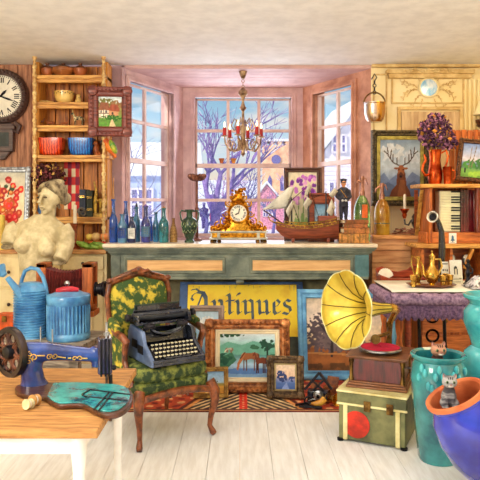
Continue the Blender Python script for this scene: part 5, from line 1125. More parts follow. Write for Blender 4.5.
# small things in the pigeon holes
for px, lab in ((451, 'round steel clock lying in the middle pigeon hole of the desk'), (466, 'round steel dial in the pigeon hole next to the slanted brace')):
    t = thing('round_gauge', lab, 'gauge', (ax(px, 4.86), 4.86, .701), group='round gauges in the desk')
    MB().lathe([(.001, -.02), (.03, -.02), (.034, 0), (.03, .012), (.001, .012)], 18, (0, 0, .16), R=RX).build('case', STEEL, t); MB().lathe([(.001, .0125), (.024, .0125)], 16, (0, 0, .16), R=RX, cap=False).build('dial', M('white_enamel', (0, 0, 0)), t); MB().lathe([(.03, 0), (.022, .01), (.012, .12), (.016, .128)], 12).build('stand', BRASSD, t)
# ------------------------------------------------------------------ small gallery table left of the desk
t = thing('gallery_table', 'little reddish pedestal table with curved gallery sides before the sideboard', 'table', (1.2, 4.63, 0)); GR = wood('mahogany_red', (178, 76, 42), (104, 32, 16), 'x', 6, .35, .3)
MB().b2(-.165, .165, -.09, .09, .70, .725).build('top', GR, t, bevel=.006)
pf = [(-.165, .726), (.165, .726), (.16, .80), (.12, .835), (.07, .79), (.0, .775), (-.07, .785), (-.12, .815), (-.165, .80)]
MB().prism(pf, .078, .092).build('gallery_back', GR, t, bevel=.004); MB().prism([(-.165, .726), (.165, .726), (.165, .752), (.1, .742), (-.1, .742), (-.165, .765)], -.092, -.078).build('gallery_front', GR, t, bevel=.004)
for s in (-1, 1): MB().prism([(-.078, .726), (.078, .726), (.078, .80), (.03, .77), (-.03, .765), (-.078, .765)], s*.165-.006, s*.165+.006, 'yz').build('gallery_side', GR, t, bevel=.003)
MB().lathe([(.03, .04), (.045, .08), (.02, .14), (.028, .3), (.02, .5), (.04, .66), (.05, .699)], 16, (.06, .02, 0)).build('pedestal', GR, t)
for i in range(3): a = PI/2+i*2*PI/3; MB().tube([(.06, .02, .12), (.06+.08*math.cos(a), .02+.08*math.sin(a), .08), (.06+.12*math.cos(a), .02+.12*math.sin(a), .012)], [.02, .018, .012], 8).build('foot', GR, t)
t = thing('scallop_shell', 'white scallop shell on the little gallery table', 'shell', (ax(386, 4.6), 4.61, .727))
mb = MB(); pts = []
for i in range(21):
    a = rad(10+160*i/20); r = .05*(1+.04*(-1)**i); pts.append((r*math.cos(a)*1.15, r*math.sin(a)*1.25+.02))
mb.prism([(-.012, .0), (.012, 0)]+pts, -.006, .006); mb.build('ribs', M('shell_white', (250, 236, 214), .4, var=.1), t, rot=(-.25, 0, 0))

# ================================================================== lace covered table with the brass coffee set
t = thing('lace_table', 'table under a white cloth with a rolled purple scalloped lace edge', 'table', (1.36, 4.17, 0)); TX0, TX1, TY0, TY1 = -.395, .45, -.27, .25; TZ = .74
MB().b2(TX0, TX1, TY0, TY1, TZ-.04, TZ-.008).build('tabletop', DARKW, t)
LILAC = M('lilac_lace', (178, 146, 172), .8, c2=(112, 84, 116), sc=45, bump=.5); LILD = M('deep_lilac_lace', (140, 106, 140), .8, c2=(84, 60, 92), sc=60, bump=.5)
mb = MB(); n = 30; vs = []
for i in range(n+1):
    x = TX0-.012+(TX1-TX0+.02)*i/n
    for y, z in ((TY1, TZ), (0, TZ+.001*math.sin(i)), (TY0+.02, TZ), (TY0-.008, TZ-.006)): vs.append((x, y, z))
mb.add(vs, [(i*4+j, i*4+j+1, i*4+j+5, i*4+j+4) for i in range(n) for j in range(3)]); mb.build('white_cloth', M('cream_linen', (252, 244, 228), .8, var=.05, sc=6), t, solid=.004)
mb = MB(); pts = [(TX0-.02+(TX1-TX0+.03)*i/40, TY0-.022, TZ-.05+.003*math.sin(i*1.3)) for i in range(41)]; mb.tube(pts, [.038+.003*math.sin(i*2.1) for i in range(41)], 12); mb.tube([(TX0-.02, TY0-.02+.5*i/20, TZ-.05) for i in range(21)], .036, 12); mb.build('rolled_edge', LILAC, t)
mb = MB(); vs = []; n = 150
for i in range(n+1):
    x = TX0-.025+(TX1-TX0+.03)*i/n; zb_ = TZ-.165-.018*abs(math.sin(i*PI/7.5)); w_ = .008*math.sin(i*.9)
    for q in range(6): vs.append((x, TY0-.03+w_*q/5, TZ-.075+(zb_-TZ+.075)*q/5))
mb.add(vs, [(i*6+j, i*6+j+1, i*6+j+7, i*6+j+6) for i in range(n) for j in range(5)]); o0 = len(mb.v); vs = []
for i in range(61):
    y = TY0-.03+.5*i/60; zb_ = TZ-.165-.018*abs(math.sin(i*PI/6))
    for q in range(6): vs.append((TX0-.027+.006*math.sin(i)*q/5, y, TZ-.075+(zb_-TZ+.075)*q/5))
mb.add(vs, [(i*6+j, i*6+j+1, i*6+j+7, i*6+j+6) for i in range(60) for j in range(5)]); mb.build('scalloped_valance', LILD, t, solid=.004)
mb = MB()
for x in (-.15, .02): mb.tube([(x, .0, .02), (x, 0, .3), (x-.006, 0, .5), (x, 0, TZ-.05)], [.016, .013, .012, .016], 8)
mb.bar((-.15, 0, .12), (.02, 0, .12), .02); mb.bar((-.15, 0, .6), (.02, 0, .6), .02)
for s in (0, 1):
    for z in (.25, .4, .53): mb.ring((-.065, 0, z), .04, .008, 16, 6, RX)
mb.bar((-.2, -.12, .012), (-.2, .12, .012), .024); mb.bar((.07, -.12, .012), (.07, .12, .012), .024); mb.bar((-.2, 0, .012), (.07, 0, .012), .024); mb.build('iron_stand', IRON, t)
for x in (TX0+.05, TX1-.05):
    for y in (TY0+.05, TY1-.05): MB().lathe([(.016, 0), (.022, .03), (.016, .08), (.022, .4), (.016, .44), (.026, .5), (.026, TZ-.041)], 12, (x, y, 0)).build('leg', wood('orange_leg', (206, 110, 44), (130, 56, 20), 'z', 6), t)
Y = 4.05; k = Y/F
def on(px, Y): return (ax(px, Y), Y, TZ+.002)
t = thing('serving_tray', 'octagonal dark wooden tray carrying the brass coffee set', 'tray', on(431, 4.08))
def octp(a, b): return [(a*math.cos(rad(22.5+45*i)), b*math.sin(rad(22.5+45*i))) for i in range(8)]
mb = MB(); mb.loft([[V((x, y, z)) for x, y in octp(a*k, b)] for a, b, z in ((20, .085, 0), (25, .112, .022), (25.6, .116, .022), (24.5, .108, .012), (20, .083, .006))]); mb.build('body', wood('dark_tray', (128, 66, 36), (70, 30, 16), 'x', 7, .3, .4), t)
TZ2 = TZ+.009
t = thing('coffee_pot', 'bulbous brass coffee pot with long spout in the middle of the tray', 'coffee pot', (ax(432, 4.06), 4.06, TZ2))
MB().lathe([(.001, 0), (4*k, 0), (4*k, 1*k), (2.6*k, 2*k), (5*k, 5*k), (7.2*k, 10*k), (6.8*k, 14*k), (4*k, 18*k), (2.6*k, 21*k), (2.4*k, 27*k), (3.2*k, 29.5*k), (3.2*k, 30.5*k), (1.8*k, 32*k), (.7*k, 33*k), (1.1*k, 34.5*k), (.001, 36*k)], 26).build('body', BRASS, t)
MB().tube([(-6*k, 0, 9*k), (-9*k, -.01, 12*k), (-9.5*k, -.01, 20*k), (-12*k, -.012, 25*k)], [.012, .009, .007, .005], 8).build('spout', BRASS, t); MB().tube([(2.6*k, 0, 27*k), (8*k, 0, 27*k), (10*k, 0, 20*k), (6.5*k, 0, 12*k)], [.006, .007, .007, .006], 8).build('handle', BRASS, t)
t = thing('brass_ewer', 'slender brass ewer with curled handle behind the brass cups', 'ewer', (ax(418, 4.12), 4.12, TZ2))
MB().lathe([(.001, 0), (3*k, 0), (1.6*k, 2*k), (4.2*k, 9*k), (3.4*k, 14*k), (1.5*k, 19*k), (1.4*k, 25*k), (2.6*k, 29*k), (2*k, 29*k), (.9*k, 25*k)], 20, cap=False).build('body', BRASS, t); MB().tube([(-1.4*k, 0, 27*k), (-6*k, 0, 30*k), (-7*k, 0, 22*k), (-3.8*k, 0, 11*k)], .005, 7).build('handle', BRASS, t)
c0 = None
for i, (px, Y2, lab) in enumerate(((413.5, 4.03, 'tall brass cup at the tray corner under the ewer'), (443, 4.02, 'brass cup beside the coffee pot belly'), (450, 4.05, 'brass cup at the tray edge near the picture cards'), (445.5, 4.12, 'brass cup behind the other cups near the picture cards'))):
    if not c0:
        c0 = thing('brass_cup', lab, 'cup', (ax(px, Y2), Y2, TZ2), group='brass cups on the tray'); MB().lathe([(.001, 0), (2.4*k, 0), (2.2*k, 2*k), (3.4*k, 11*k), (3.6*k, 11.4*k), (3*k, 11*k), (1.8*k, 2*k)], 18, cap=False).build('body', BRASS, c0); MB().lathe([(2.5*k, 5*k), (3*k, 6*k), (2.7*k, 6.6*k)], 18, cap=False).build('band', BRASSD, c0)
    else: dup(c0, (ax(px, Y2), Y2, TZ2), label=lab)
# black curved horn
t = thing('listening_horn', 'tall black curved listening horn with pale flared mouth behind the coffee pot', 'horn', on(441.5, 4.3)); k = 4.3/F
mb = MB(); mb.tube([(0, 0, .008), (0, 0, 15*k), (.5*k, 0, 36*k), (0, 0, 51*k), (-2.5*k, 0, 59*k), (-6*k, -.02, 63.5*k), (-10.5*k, -.05, 65.5*k)], [.026, .022, .024, .02, .018, .018, .022], 14); mb.lathe([(.04, 0), (.04, .008), (.025, .014)], 20); mb.build('tube', M('black_lacquer', (34, 34, 42), .15, coat=.6, var=.3), t)
R_ = V((-.55, -.8, .2)).to_track_quat('Z', 'Y').to_matrix(); c = V((-10.5*k, -.05, 65.5*k))
MB().lathe([(.02, -.012), (.03, .006), (.038, .014), (.04, .02), (.032, .02), (.022, .008), (.018, -.005)], 22, c, R=R_, cap=False).build('bell', M('pale_metal', (216, 206, 186), .3, .7, c2=(120, 110, 98), sc=14), t); MB().lathe([(.001, .0), (.026, .012)], 18, c, R=R_, cap=False).build('mouth', IRON, t)
for px, Y2, w_, h_, lab, sh in ((446, 4.24, 8, 22, 'white picture card with a dark house shape beside the black horn', [('p', [(.2, .15), (.8, .15), (.8, .4), (.2, .4)], (150, 150, 140)), ('e', .25, .62, .1, .05, (30, 34, 50)), ('e', .5, .62, .08, .05, (30, 34, 50)), ('e', .78, .6, .1, .06, (30, 34, 50)), ('l', .1, .9, .9, .9, .02, (120, 120, 120))]), (457, 4.22, 13, 24, 'cream picture card with a dark arched doorway near the iron figure', [('e', .48, .62, .15, .12, (60, 60, 54)), ('p', [(.33, .4), (.63, .4), (.63, .62), (.33, .62)], (60, 60, 54)), ('p', [(.42, .4), (.54, .4), (.54, .62), (.42, .62)], (226, 216, 186)), ('l', .1, .2, .9, .22, .02, (150, 146, 120)), ('l', .2, .1, .8, .1, .015, (150, 146, 120))])):
    k = Y2/F; t = thing('picture_card', lab, 'card', on(px, Y2), rot=(-.14, 0, rad(8)), group='picture cards on the lace table')
    canvas('printed_face', w_*k, h_*k, art([(0, (236, 230, 206)), (1, (246, 244, 232))], sh, .05), t, (0, 0, 0), 26, 34); MB().b2(-w_*k/2, w_*k/2, .0006, .003, 0, h_*k).build('card_back', PAPER, t)
t = thing('iron_figure', 'small black iron figure on a stepped base beside the picture cards', 'figurine', on(468, 4.12)); k = 4.12/F
mb = MB(); mb.lathe([(.001, 0), (5*k, 0), (5*k, 2*k), (3*k, 4*k), (1.8*k, 9*k), (2.6*k, 13*k), (1.6*k, 17*k), (2.8*k, 20*k), (1.3*k, 22.5*k)], 16); mb.ball((0, 0, 25*k), 2*k, 10, 8); mb.tube([(2*k, 0, 19.5*k), (4.5*k, -.01, 16*k), (3*k, -.015, 12*k)], .006, 7); mb.tube([(-2*k, 0, 19.5*k), (-4.5*k, 0, 23*k), (-4*k, 0, 28*k)], .006, 7); mb.build('body', IRON, t, remesh=.004, sm=1)
t = thing('silver_cloth', 'crumpled silver and black cloth on the lace table by the turquoise vase', 'cloth', on(479, 4.02)); mb = MB(); vs = []; n = 18
for i in range(n+1):
    for j in range(n+1):
        u, v = i/n*2-1, j/n*2-1; e_ = max(0, 1-u*u)*max(0, 1-v*v); vs.append((u*.08, v*.1, .008+e_*.085*(.7+.5*noise.noise(V((u*3, v*3, 2))))+.006*math.sin(u*14+v*6)*e_))
mb.add(vs, [(i*(n+1)+j, i*(n+1)+j+1, (i+1)*(n+1)+j+1, (i+1)*(n+1)+j) for i in range(n) for j in range(n)]); mb.build('folds', M('silver_brocade', (226, 222, 226), .4, .3, c2=(60, 56, 66), sc=30, pos=(.42, .54)), t, solid=.004)

# ================================================================== hanging candle chandelier in the bay
SILB = M('silvered_bronze', (206, 176, 140), .35, .75, c2=(120, 90, 66), sc=20)
Y = 5.62; k = Y/F; t = thing('chandelier', 'brass hanging chandelier with red candles in the bay window', 'chandelier', (ax(243, Y), Y, 0))
def zc(py): return az(py, Y)
MB().lathe([(.02, 2.49), (.04, 2.488), (.035, zc(73)), (.022, zc(77)), (.012, zc(79))], 18).build('ceiling_rose', SILB, t)
mb = MB(); z = zc(79)
for i in range(7): mb.ring((0, 0, z-.018-i*.026), .013, .0035, 12, 6, Euler((PI/2, 0, (i % 2)*PI/2)).to_matrix())
mb.build('chain', SILB, t)
MB().lathe([(.001, zc(87)), (.012, zc(88)), (.04, zc(91)), (.042, zc(94)), (.016, zc(98)), (.01, zc(102)), (.02, zc(106)), (.034, zc(108.5)), (.012, zc(111)), (.012, zc(124)), (.03, zc(128)), (.02, zc(140)), (.034, zc(146)), (.016, zc(151)), (.022, zc(154)), (.001, zc(157))], 18).build('stem', SILB, t)
for i in range(6):
    a = rad(15+60*i); R3 = Matrix.Rotation(a, 3, 'Z'); P = lambda r, py: R3 @ V((r*k, 0, zc(py)))
    ar = MB(); ar.tube([P(2, 140), P(6, 150), P(13, 151), P(18, 144), P(19, 138)], [.009, .009, .009, .008, .007], 8); ar.tube([P(4, 124), P(9, 119), P(12, 126), P(9, 131), P(7, 127)], .006, 7); ar.tube([P(13, 150), P(10, 144), P(14, 140), P(16, 144)], .006, 7)
    ao = ar.build('arm', SILB, t)
    MB().lathe([(.004, 0), (.03, .006), (.034, .016), (.014, .014), (.014, .03)], 14, P(19, 138)).build('drip_pan', SILB, ao)
    MB().lathe([(.001, .012), (.017, .012), (.016, .085), (.008, .09)], 12, P(19, 138)).build('candle', REDC, ao)
    MB().lathe([(.001, .09), (.007, .1), (.008, .112), (.003, .132), (.0005, .142)], 8, P(19, 138)).build('flame', FLAME, ao)
# ================================================================== rug
RX0, RX1, RY0, RY1 = -.9, .78, 3.83, 4.74
def rugf(u, v):
    x = RX0+(RX1-RX0)*u; y = RY0+(RY1-RY0)*v; n = noise.noise(V((x*30, y*30, 2)))
    c = (190, 74, 46)
    g = math.sin(x*38+3*math.sin(y*9))*math.sin(y*44+2*math.sin(x*12))
    if g > .55: c = (236, 176, 120)
    elif g < -.6: c = (120, 36, 34)
    d = abs(x-.02); edge = .36-(y-3.83)*.42
    if d < edge:
        c = (70, 52, 46)
        s = (d*1.05+(y-3.83)*.9)*17
        if s % 1 < .38: c = (240, 206, 152)
        if d < .028: c = (226, 48, 30) if not (abs((y*26) % 1-.5) < .13 and d < .008) else (250, 210, 150)
    elif d < edge+.03: c = (226, 150, 84)
    elif d < edge+.06: c = (96, 40, 36)
    b = min(x-RX0, RX1-x, y-RY0, RY1-y)
    if b < .035: c = (92, 36, 34) if b > .012 else (226, 170, 110)
    return [max(0, min(255, q*(1+.22*n))) for q in c]
t = thing('woven_rug', 'red patterned rug with a dark chevron medallion in front of the counter', 'rug', ((RX0+RX1)/2, (RY0+RY1)/2, 0))
MB().b2(-(RX1-RX0)/2, (RX1-RX0)/2, -(RY1-RY0)/2, (RY1-RY0)/2, .0, .009).build('backing', M('rug_edge', (120, 50, 40), .95), t)
canvas('pile', RX1-RX0-.002, RY1-RY0-.002, rugf, t, (0, -(RY1-RY0)/2+.001, .0096), 260, 130, flat=True)

# ================================================================== pictures leaning in front of the counter
def quad_(cx, cy, L_, h_, c, leg, head=-1, graze=True):   # a horse seen from the side, for the painting
    o = []
    for dx, sh in ((-.34, -.02), (-.22, .01), (.24, -.01), (.36, .02)): o += [('l', cx+dx*L_, cy, cx+dx*L_+sh*L_, cy-h_, .011, leg), ('l', cx+dx*L_+sh*L_, cy-h_*.55, cx+dx*L_+sh*L_*1.5, cy-h_, .008, leg)]
    o += [('p', [(cx-.46*L_, cy+.02), (cx-.4*L_, cy+.2*h_), (cx-.1*L_, cy+.16*h_), (cx+.2*L_, cy+.2*h_), (cx+.44*L_, cy+.14*h_), (cx+.48*L_, cy-.1*h_), (cx+.38*L_, cy-.3*h_), (cx+.05*L_, cy-.24*h_), (cx-.3*L_, cy-.32*h_), (cx-.46*L_, cy-.2*h_)], c), ('l', cx+.46*L_, cy+.1*h_, cx+.54*L_, cy-.5*h_, .013, leg)]
    if graze: o += [('p', [(cx-.26*L_, cy+.2*h_), (cx-.46*L_, cy+.14*h_), (cx-.72*L_, cy-.5*h_), (cx-.78*L_, cy-.95*h_), (cx-.68*L_, cy-1.0*h_), (cx-.58*L_, cy-.6*h_), (cx-.4*L_, cy-.28*h_)], tuple(min(255, q*1.22) for q in c)), ('l', cx-.3*L_, cy+.2*h_, cx-.56*L_, cy-.2*h_, .012, leg)]
    else: o += [('p', [(cx-.3*L_, cy+.1*h_), (cx-.5*L_, cy+.62*h_), (cx-.76*L_, cy+.42*h_), (cx-.74*L_, cy+.3*h_), (cx-.56*L_, cy+.36*h_), (cx-.48*L_, cy-.1*h_)], c)]
    return o
horses = art([(0, (126, 168, 210)), (.3, (180, 212, 232)), (.5, (98, 156, 146)), (.62, (124, 194, 164)), (.75, (156, 210, 196)), (.85, (200, 230, 230)), (1, (226, 236, 236))], [
    ('p', [(-.1, .66), (.15, .82), (.4, .74), (.6, .84), (.85, .76), (1.1, .82), (1.1, .52), (-.1, .52)], (116, 182, 156)), ('n', .86, .74, .16, .15, (36, 80, 60), 12), ('l', .86, .4, .86, .7, .012, (40, 60, 46)), ('n', .64, .7, .1, .06, (60, 110, 80), 12), ('n', .15, .97, .3, .05, (40, 84, 54), 20),
    ('p', [(-.1, .42), (.22, .58), (.3, .4), (.12, .2), (-.1, .16)], (66, 120, 90)), ('n', .08, .42, .16, .14, (40, 90, 70), 14), ('n', .95, .42, .12, .12, (70, 120, 90), 14), ('e', .5, .14, .5, .07, (96, 138, 196))]
    + quad_(.17, .66, .12, .08, (206, 186, 160), (150, 120, 96)) + quad_(.55, .5, .32, .34, (164, 98, 56), (112, 64, 38)) + quad_(.74, .4, .2, .3, (126, 62, 38), (84, 40, 28), graze=False), .08)
Y = 4.2; k = Y/F; LIN = M('cream_liner', (246, 226, 186), .6, var=.05)
picture('horse_painting', 'painting of two horses drinking at a river in a wide bronze frame', 85*k, 72*k, 10*k, M('bronze_gilt_frame', (216, 142, 82), .35, .5, c2=(120, 66, 36), sc=24, bump=.4), horses, (ax(247.5, Y), Y, .011), 0, rad(9), liner=5*k, lmat=LIN, d=.045, beads=.03, nx=100, ny=80)
aut = art([(0, (120, 70, 34)), (.12, (160, 96, 46)), (.3, (150, 84, 40)), (.36, (200, 160, 110)), (.5, (240, 214, 178)), (.75, (226, 206, 190)), (1, (206, 186, 160))], [('n', .3, .42, .38, .2, (96, 78, 80), 22), ('n', .28, .55, .3, .28, (84, 70, 76), 24), ('n', .42, .45, .3, .2, (110, 92, 92), 26), ('l', .3, .2, .32, .6, .016, (50, 40, 40)), ('l', .31, .4, .18, .62, .009, (50, 40, 40)), ('l', .31, .45, .45, .66, .009, (50, 40, 40)), ('n', .72, .36, .35, .06, (130, 104, 100), 24), ('l', 0, .24, 1, .2, .012, (190, 130, 70)), ('n', .5, .06, .7, .05, (96, 60, 30), 14)], .14)
Y = 4.5; k = Y/F
picture('autumn_painting', 'large painting of a bare autumn tree in a wide sky blue frame', 100*k, 90*k, 9*k, M('sky_blue_frame', (124, 186, 224), .5, c2=(84, 142, 190), sc=8), aut, (ax(349, Y), Y, .011), 0, rad(14), d=.035, nx=110, ny=90)
Y = 4.36; k = Y/F
picture('seascape_painting', 'painting of pale blue sky in a taupe frame behind the armchair', 35*k, 79*k, 6*k, M('taupe_frame', (176, 152, 136), .5, c2=(130, 108, 96), sc=10), art([(0, (96, 130, 170)), (.35, (120, 166, 206)), (.6, (160, 206, 236)), (1, (206, 228, 240))], [('n', .5, .8, .5, .12, (240, 244, 246), 9)], .06), (ax(206.5, Y), Y, .011), 0, rad(11), d=.03, nx=40, ny=60)
Y = 4.07; k = Y/F
picture('sunset_painting', 'small painting of blue trees against a peach sky in a dark brown frame', 37*k, 41.5*k, 7.5*k, M('dark_brown_gold_frame', (128, 100, 66), .45, .3, c2=(66, 46, 30), sc=40, bump=.4), art([(0, (70, 96, 160)), (.25, (90, 120, 180)), (.4, (150, 150, 190)), (.5, (246, 206, 170)), (1, (252, 222, 190))], [('n', .3, .5, .32, .22, (50, 66, 116), 9), ('n', .25, .66, .2, .12, (60, 76, 126), 12), ('n', .85, .42, .2, .12, (60, 80, 130), 9), ('p', [(.3, 0), (.7, 0), (.55, .3)], (140, 160, 210))], .1), (ax(285.5, Y), Y, .011), rad(-3), rad(10), liner=1.6*k, lmat=M('dull_gold_liner', (190, 166, 110), .4, .4), d=.03, beads=.02, nx=48, ny=56)
Y = 4.1; k = Y/F
picture('meadow_painting', 'small golden field painting in a narrow gold frame behind the chair leg', 35*k, 30*k, 4.5*k, M('narrow_gold_frame', (206, 160, 78), .4, .4, c2=(120, 80, 36), sc=20), art([(0, (196, 130, 50)), (.3, (226, 166, 66)), (.42, (150, 140, 70)), (.5, (190, 216, 236)), (1, (150, 196, 232))], [('n', .66, .5, .16, .14, (40, 60, 50), 12), ('n', .2, .42, .2, .05, (110, 100, 50), 12), ('l', .3, .0, .6, .3, .03, (236, 196, 110))], .1), (ax(211, Y), Y-.02, .011), rad(4), rad(9), d=.025, nx=44, ny=40)

# ================================================================== armchair
CARV = M('carved_walnut', (150, 80, 40), .35, c2=(66, 30, 14), sc=18, bump=.3, coat=.2)
DAM = M('green_damask', (216, 190, 62), .75, c2=(58, 84, 36), sc=19, pos=(.5, .6), detail=7, bump=.3)
DAMG = M('dark_green_damask', (150, 156, 70), .75, c2=(42, 62, 32), sc=24, pos=(.46, .68), detail=8, bump=.3)
t = thing('armchair', 'carved wooden armchair in green and gold floral damask carrying the typewriter', 'armchair', (-.475, 3.55, 0), rad(33)); armchair = t; t.scale = (.86, 1, 1)
BW2, ZT = .235, .90
bp = [(-.19, .43), (-.225, .6), (-.235, .74), (-.215, .82), (-.12, .845), (0, .875), (.12, .845), (.215, .82), (.235, .74), (.225, .6), (.19, .43)]
def back_y(z): return .225+.09*(z-.42)
mb = MB(); mb.tube([V((x, back_y(z), z)) for x, z in bp], [.02, .018, .018, .022, .024, .03, .024, .022, .018, .018, .02], 10, closed=True)
for x, z, r in ((0, .888, .03), (-.05, .875, .022), (.05, .875, .022), (-.1, .858, .018), (.1, .858, .018), (-.222, .83, .025), (.222, .83, .025)): mb.ball((x, back_y(z)-.012, z), (r, .02, r*.7), 10, 6)
for s in (-1, 1):
    mb.tube([V((s*.02, back_y(.87)-.024, .872)), V((s*.06, back_y(.87)-.026, .884)), V((s*.09, back_y(.87)-.026, .866)), V((s*.15, back_y(.85)-.024, .852)), V((s*.19, back_y(.83)-.024, .842))], [.009, .011, .009, .009, .005], 7)
mb.build('back_frame', CARV, t)
front = []; cz = .65
vs = []; n = 9; inner = [(x*.93, .65+(z-.65)*.945) for x, z in bp]
secs = [[V((x*q, back_y(.65+(z-.65)*q)-.035*(1-q*q)-.006, .65+(z-.65)*q)) for x, z in inner] for q in (1, .85, .6, .3, .02)]
mb = MB().loft(secs, caps=False); mb.loft([[V((x, back_y(z)+.02, z)) for x, z in inner], [V((0+x*.02, back_y(.65)+.03, .65+(z-.65)*.02)) for x, z in inner]], caps=False); mb.build('back_upholstery', DAM, t, sub=1)
def rsq(w, d, z, e=.35, cy=0, taper=.86): return [V((math.copysign(abs(math.cos(a))**e, math.cos(a))*w*(1-(1-taper)*(math.sin(a) > 0)*abs(math.sin(a))), cy+math.copysign(abs(math.sin(a))**e, math.sin(a))*d, z)) for a in [2*PI*i/40+.02 for i in range(40)]]
MB().loft([rsq(.245, .23, .335), rsq(.26, .245, .355), rsq(.262, .247, .385), rsq(.25, .235, .41), rsq(.2, .19, .422), rsq(.05, .05, .426)]).build('seat_cushion', DAMG, t)
mb = MB(); mb.loft([rsq(.25, .235, .27), rsq(.265, .25, .275), rsq(.268, .253, .325), rsq(.255, .24, .334)]); mb.build('seat_rail', DAMG, t)
mb = MB(); fr = []
for i in range(13): q = i/12*2-1; fr.append(V((q*.262, -.252-.012*(1-q*q), .283-.03*(1-abs(q))**0 * (abs(q)**2)+.0)))
mb.tube(fr, .02, 8); mb.tube([V((-.262, -.24, .262)), V((-.235, .22, .28))], .016, 8); mb.tube([V((.262, -.24, .262)), V((.235, .22, .28))], .016, 8)
for i in range(5): mb.ball((-.06+.03*i, -.27, .272-.004*abs(i-2)), (.015, .01, .011), 8, 5)
mb.build('apron', CARV, t)
for s in (-1, 1):
    for f_, nm in ((-1, 'leg'), (1, 'leg')):
        y0_ = -.235 if f_ < 0 else .215; x0_ = s*(.245 if f_ < 0 else .205)
        if f_ < 0: p = [(0, 0, .3), (s*.02, -.025, .25), (s*.022, -.028, .19), (s*.006, -.008, .11), (s*.0, .0, .05), (s*.012, -.018, .018), (s*.018, -.03, .006)]; r = [.032, .034, .026, .018, .015, .02, .016]
        else: p = [(0, 0, .3), (0, .01, .15), (s*.01, .04, .01)]; r = [.024, .018, .014]
        MB().tube([V((x0_+a, y0_+b, c)) for a, b, c in p], r, 10).build(nm, CARV, t)
    arm = MB().tube([V((s*.222, back_y(.6), .6)), V((s*.262, .12, .595)), V((s*.29, .0, .575)), V((s*.288, -.09, .565)), V((s*.275, -.115, .545)), V((s*.27, -.09, .5)), V((s*.268, -.08, .43)), V((s*.262, -.13, .36)), V((s*.256, -.16, .31))], [.016, .018, .02, .024, .024, .02, .018, .018, .022], 10).build('arm', CARV, t)
    MB().tube([V((s*.25, .16, .615)), V((s*.275, .08, .615)), V((s*.288, -.03, .595))], [.02, .034, .022], 12).build('arm_pad', DAM, arm)
    m2 = MB(); m2.loft([[V((s*.245, y, z)), V((s*.262, y, z))] for y, z in ((-.05, .4), (-.05, .54), (.2, .57), (.2, .4))][:0] or [[V((s*(.24+.012*j), y, z)) for y, z in ((-.06, .38), (-.06, .53), (.06, .575), (.2, .585), (.2, .38))] for j in (0, 1, 2)]); m2.build('side_upholstery', DAM, t, bevel=.004)

# ================================================================== typewriter
BLK = M('black_enamel', (44, 48, 62), .22, c2=(22, 24, 32), sc=10, coat=.6, bump=.03); BLG = M('blue_grey_enamel', (120, 140, 178), .3, c2=(70, 88, 124), sc=6, coat=.4, bump=.05)
t = thing('typewriter', 'old black typewriter with round keys resting on the green armchair', 'typewriter', (-.412, 3.46, .427), rad(32)); W2 = .15
side = [(-.165, .0), (-.165, .03), (-.06, .10), (-.03, .165), (.13, .185), (.165, .14), (.165, 0)]
for s in (-1, 1): MB().prism(side, s*W2-.011, s*W2+.011, 'yz').build('side_panel', BLG if s < 0 else BLK, t, bevel=.004)
mb = MB(); mb.b2(-W2, W2, -.168, .165, 0, .02); mb.b2(-W2, W2, .15, .165, .02, .15); mb.prism([(-.17, .018), (-.17, .034), (-.155, .036), (-.15, .018)], -W2, W2, 'yz'); mb.build('body_frame', BLK, t, bevel=.004)
MB().prism([(-.15, .02), (-.15, .03), (-.055, .09), (-.055, .02)], -W2+.012, W2-.012, 'yz').build('key_bed', IRON, t)
mb = MB(); rim = MB()
for row in range(4):
    y = -.142+row*.025; z = .048+row*.0155
    for c_ in range(11):
        x = -.123+c_*.0235+(row % 2)*.01; mb.lathe([(.001, 0), (.0085, 0), (.0085, .005), (.001, .006)], 10, (x, y, z)); rim.tube([(x, y, z), (x, y+.012, z-.022)], .002, 4)
mb.build('round_keys', M('ivory_key_tops', (236, 226, 190), .3, c2=(190, 180, 150), sc=30), t); rim.build('key_levers', STEEL, t)
MB().b2(-.08, .08, -.163, -.15, .036, .044).build('space_bar', BLK, t, bevel=.003)
mb = MB(); mb.prism([(-W2+.012, .09), (W2-.012, .09), (W2-.012, .165), (.09, .172)]+[(.085*math.cos(rad(a)), .17-.055*math.sin(rad(a))) for a in range(15, 180, 15)]+[(-.09, .172), (-W2+.012, .165)], -.062, -.045); mb.build('front_plate', BLK, t, bevel=.003, rot=(rad(-18), 0, 0), loc=(0, .04, -.01))
mb = MB()
for i in range(25):
    a = rad(12+156*i/24); mb.tube([(.03*math.cos(a), .045, .14+.0*math.sin(a)), (.088*math.cos(a), -.01-.03*math.sin(a), .172-.03*math.sin(a))], .0022, 4)
mb.build('type_bars', STEEL, t); mb = MB(); mb.tube([(.095*math.cos(rad(a)), -.012-.034*math.sin(rad(a)), .176-.03*math.sin(rad(a))) for a in range(5, 180, 12)], .006, 7); mb.build('type_basket_ring', BLK, t)
mb = MB(); mb.b2(-W2-.01, W2+.01, .03, .12, .186, .2); mb.b2(-W2-.018, -W2, .02, .12, .19, .24); mb.b2(W2, W2+.018, .02, .12, .19, .24); mb.b2(-W2, W2, .108, .116, .2, .262); ca = mb.build('carriage', BLK, t, bevel=.003)
MB().lathe([(.001, -W2-.02), (.023, -W2-.02), (.023, W2+.02), (.001, W2+.02)], 18, (0, .07, .23), R=RY).build('platen', M('rubber_platen', (58, 60, 66), .5), ca)
for s in (-1, 1): MB().lathe([(.001, 0), (.008, 0), (.008, .02), (.02, .022), (.022, .034), (.018, .042), (.001, .042)], 16, (s*(W2+.02), .07, .23), R=Matrix.Rotation(s*PI/2, 3, 'Y')).build('platen_knob', IRON, ca)
MB().tube([(-W2-.01, .03, .235), (-W2-.035, -.005, .25), (-W2-.03, -.03, .25)], .005, 6).build('return_lever', STEEL, ca)
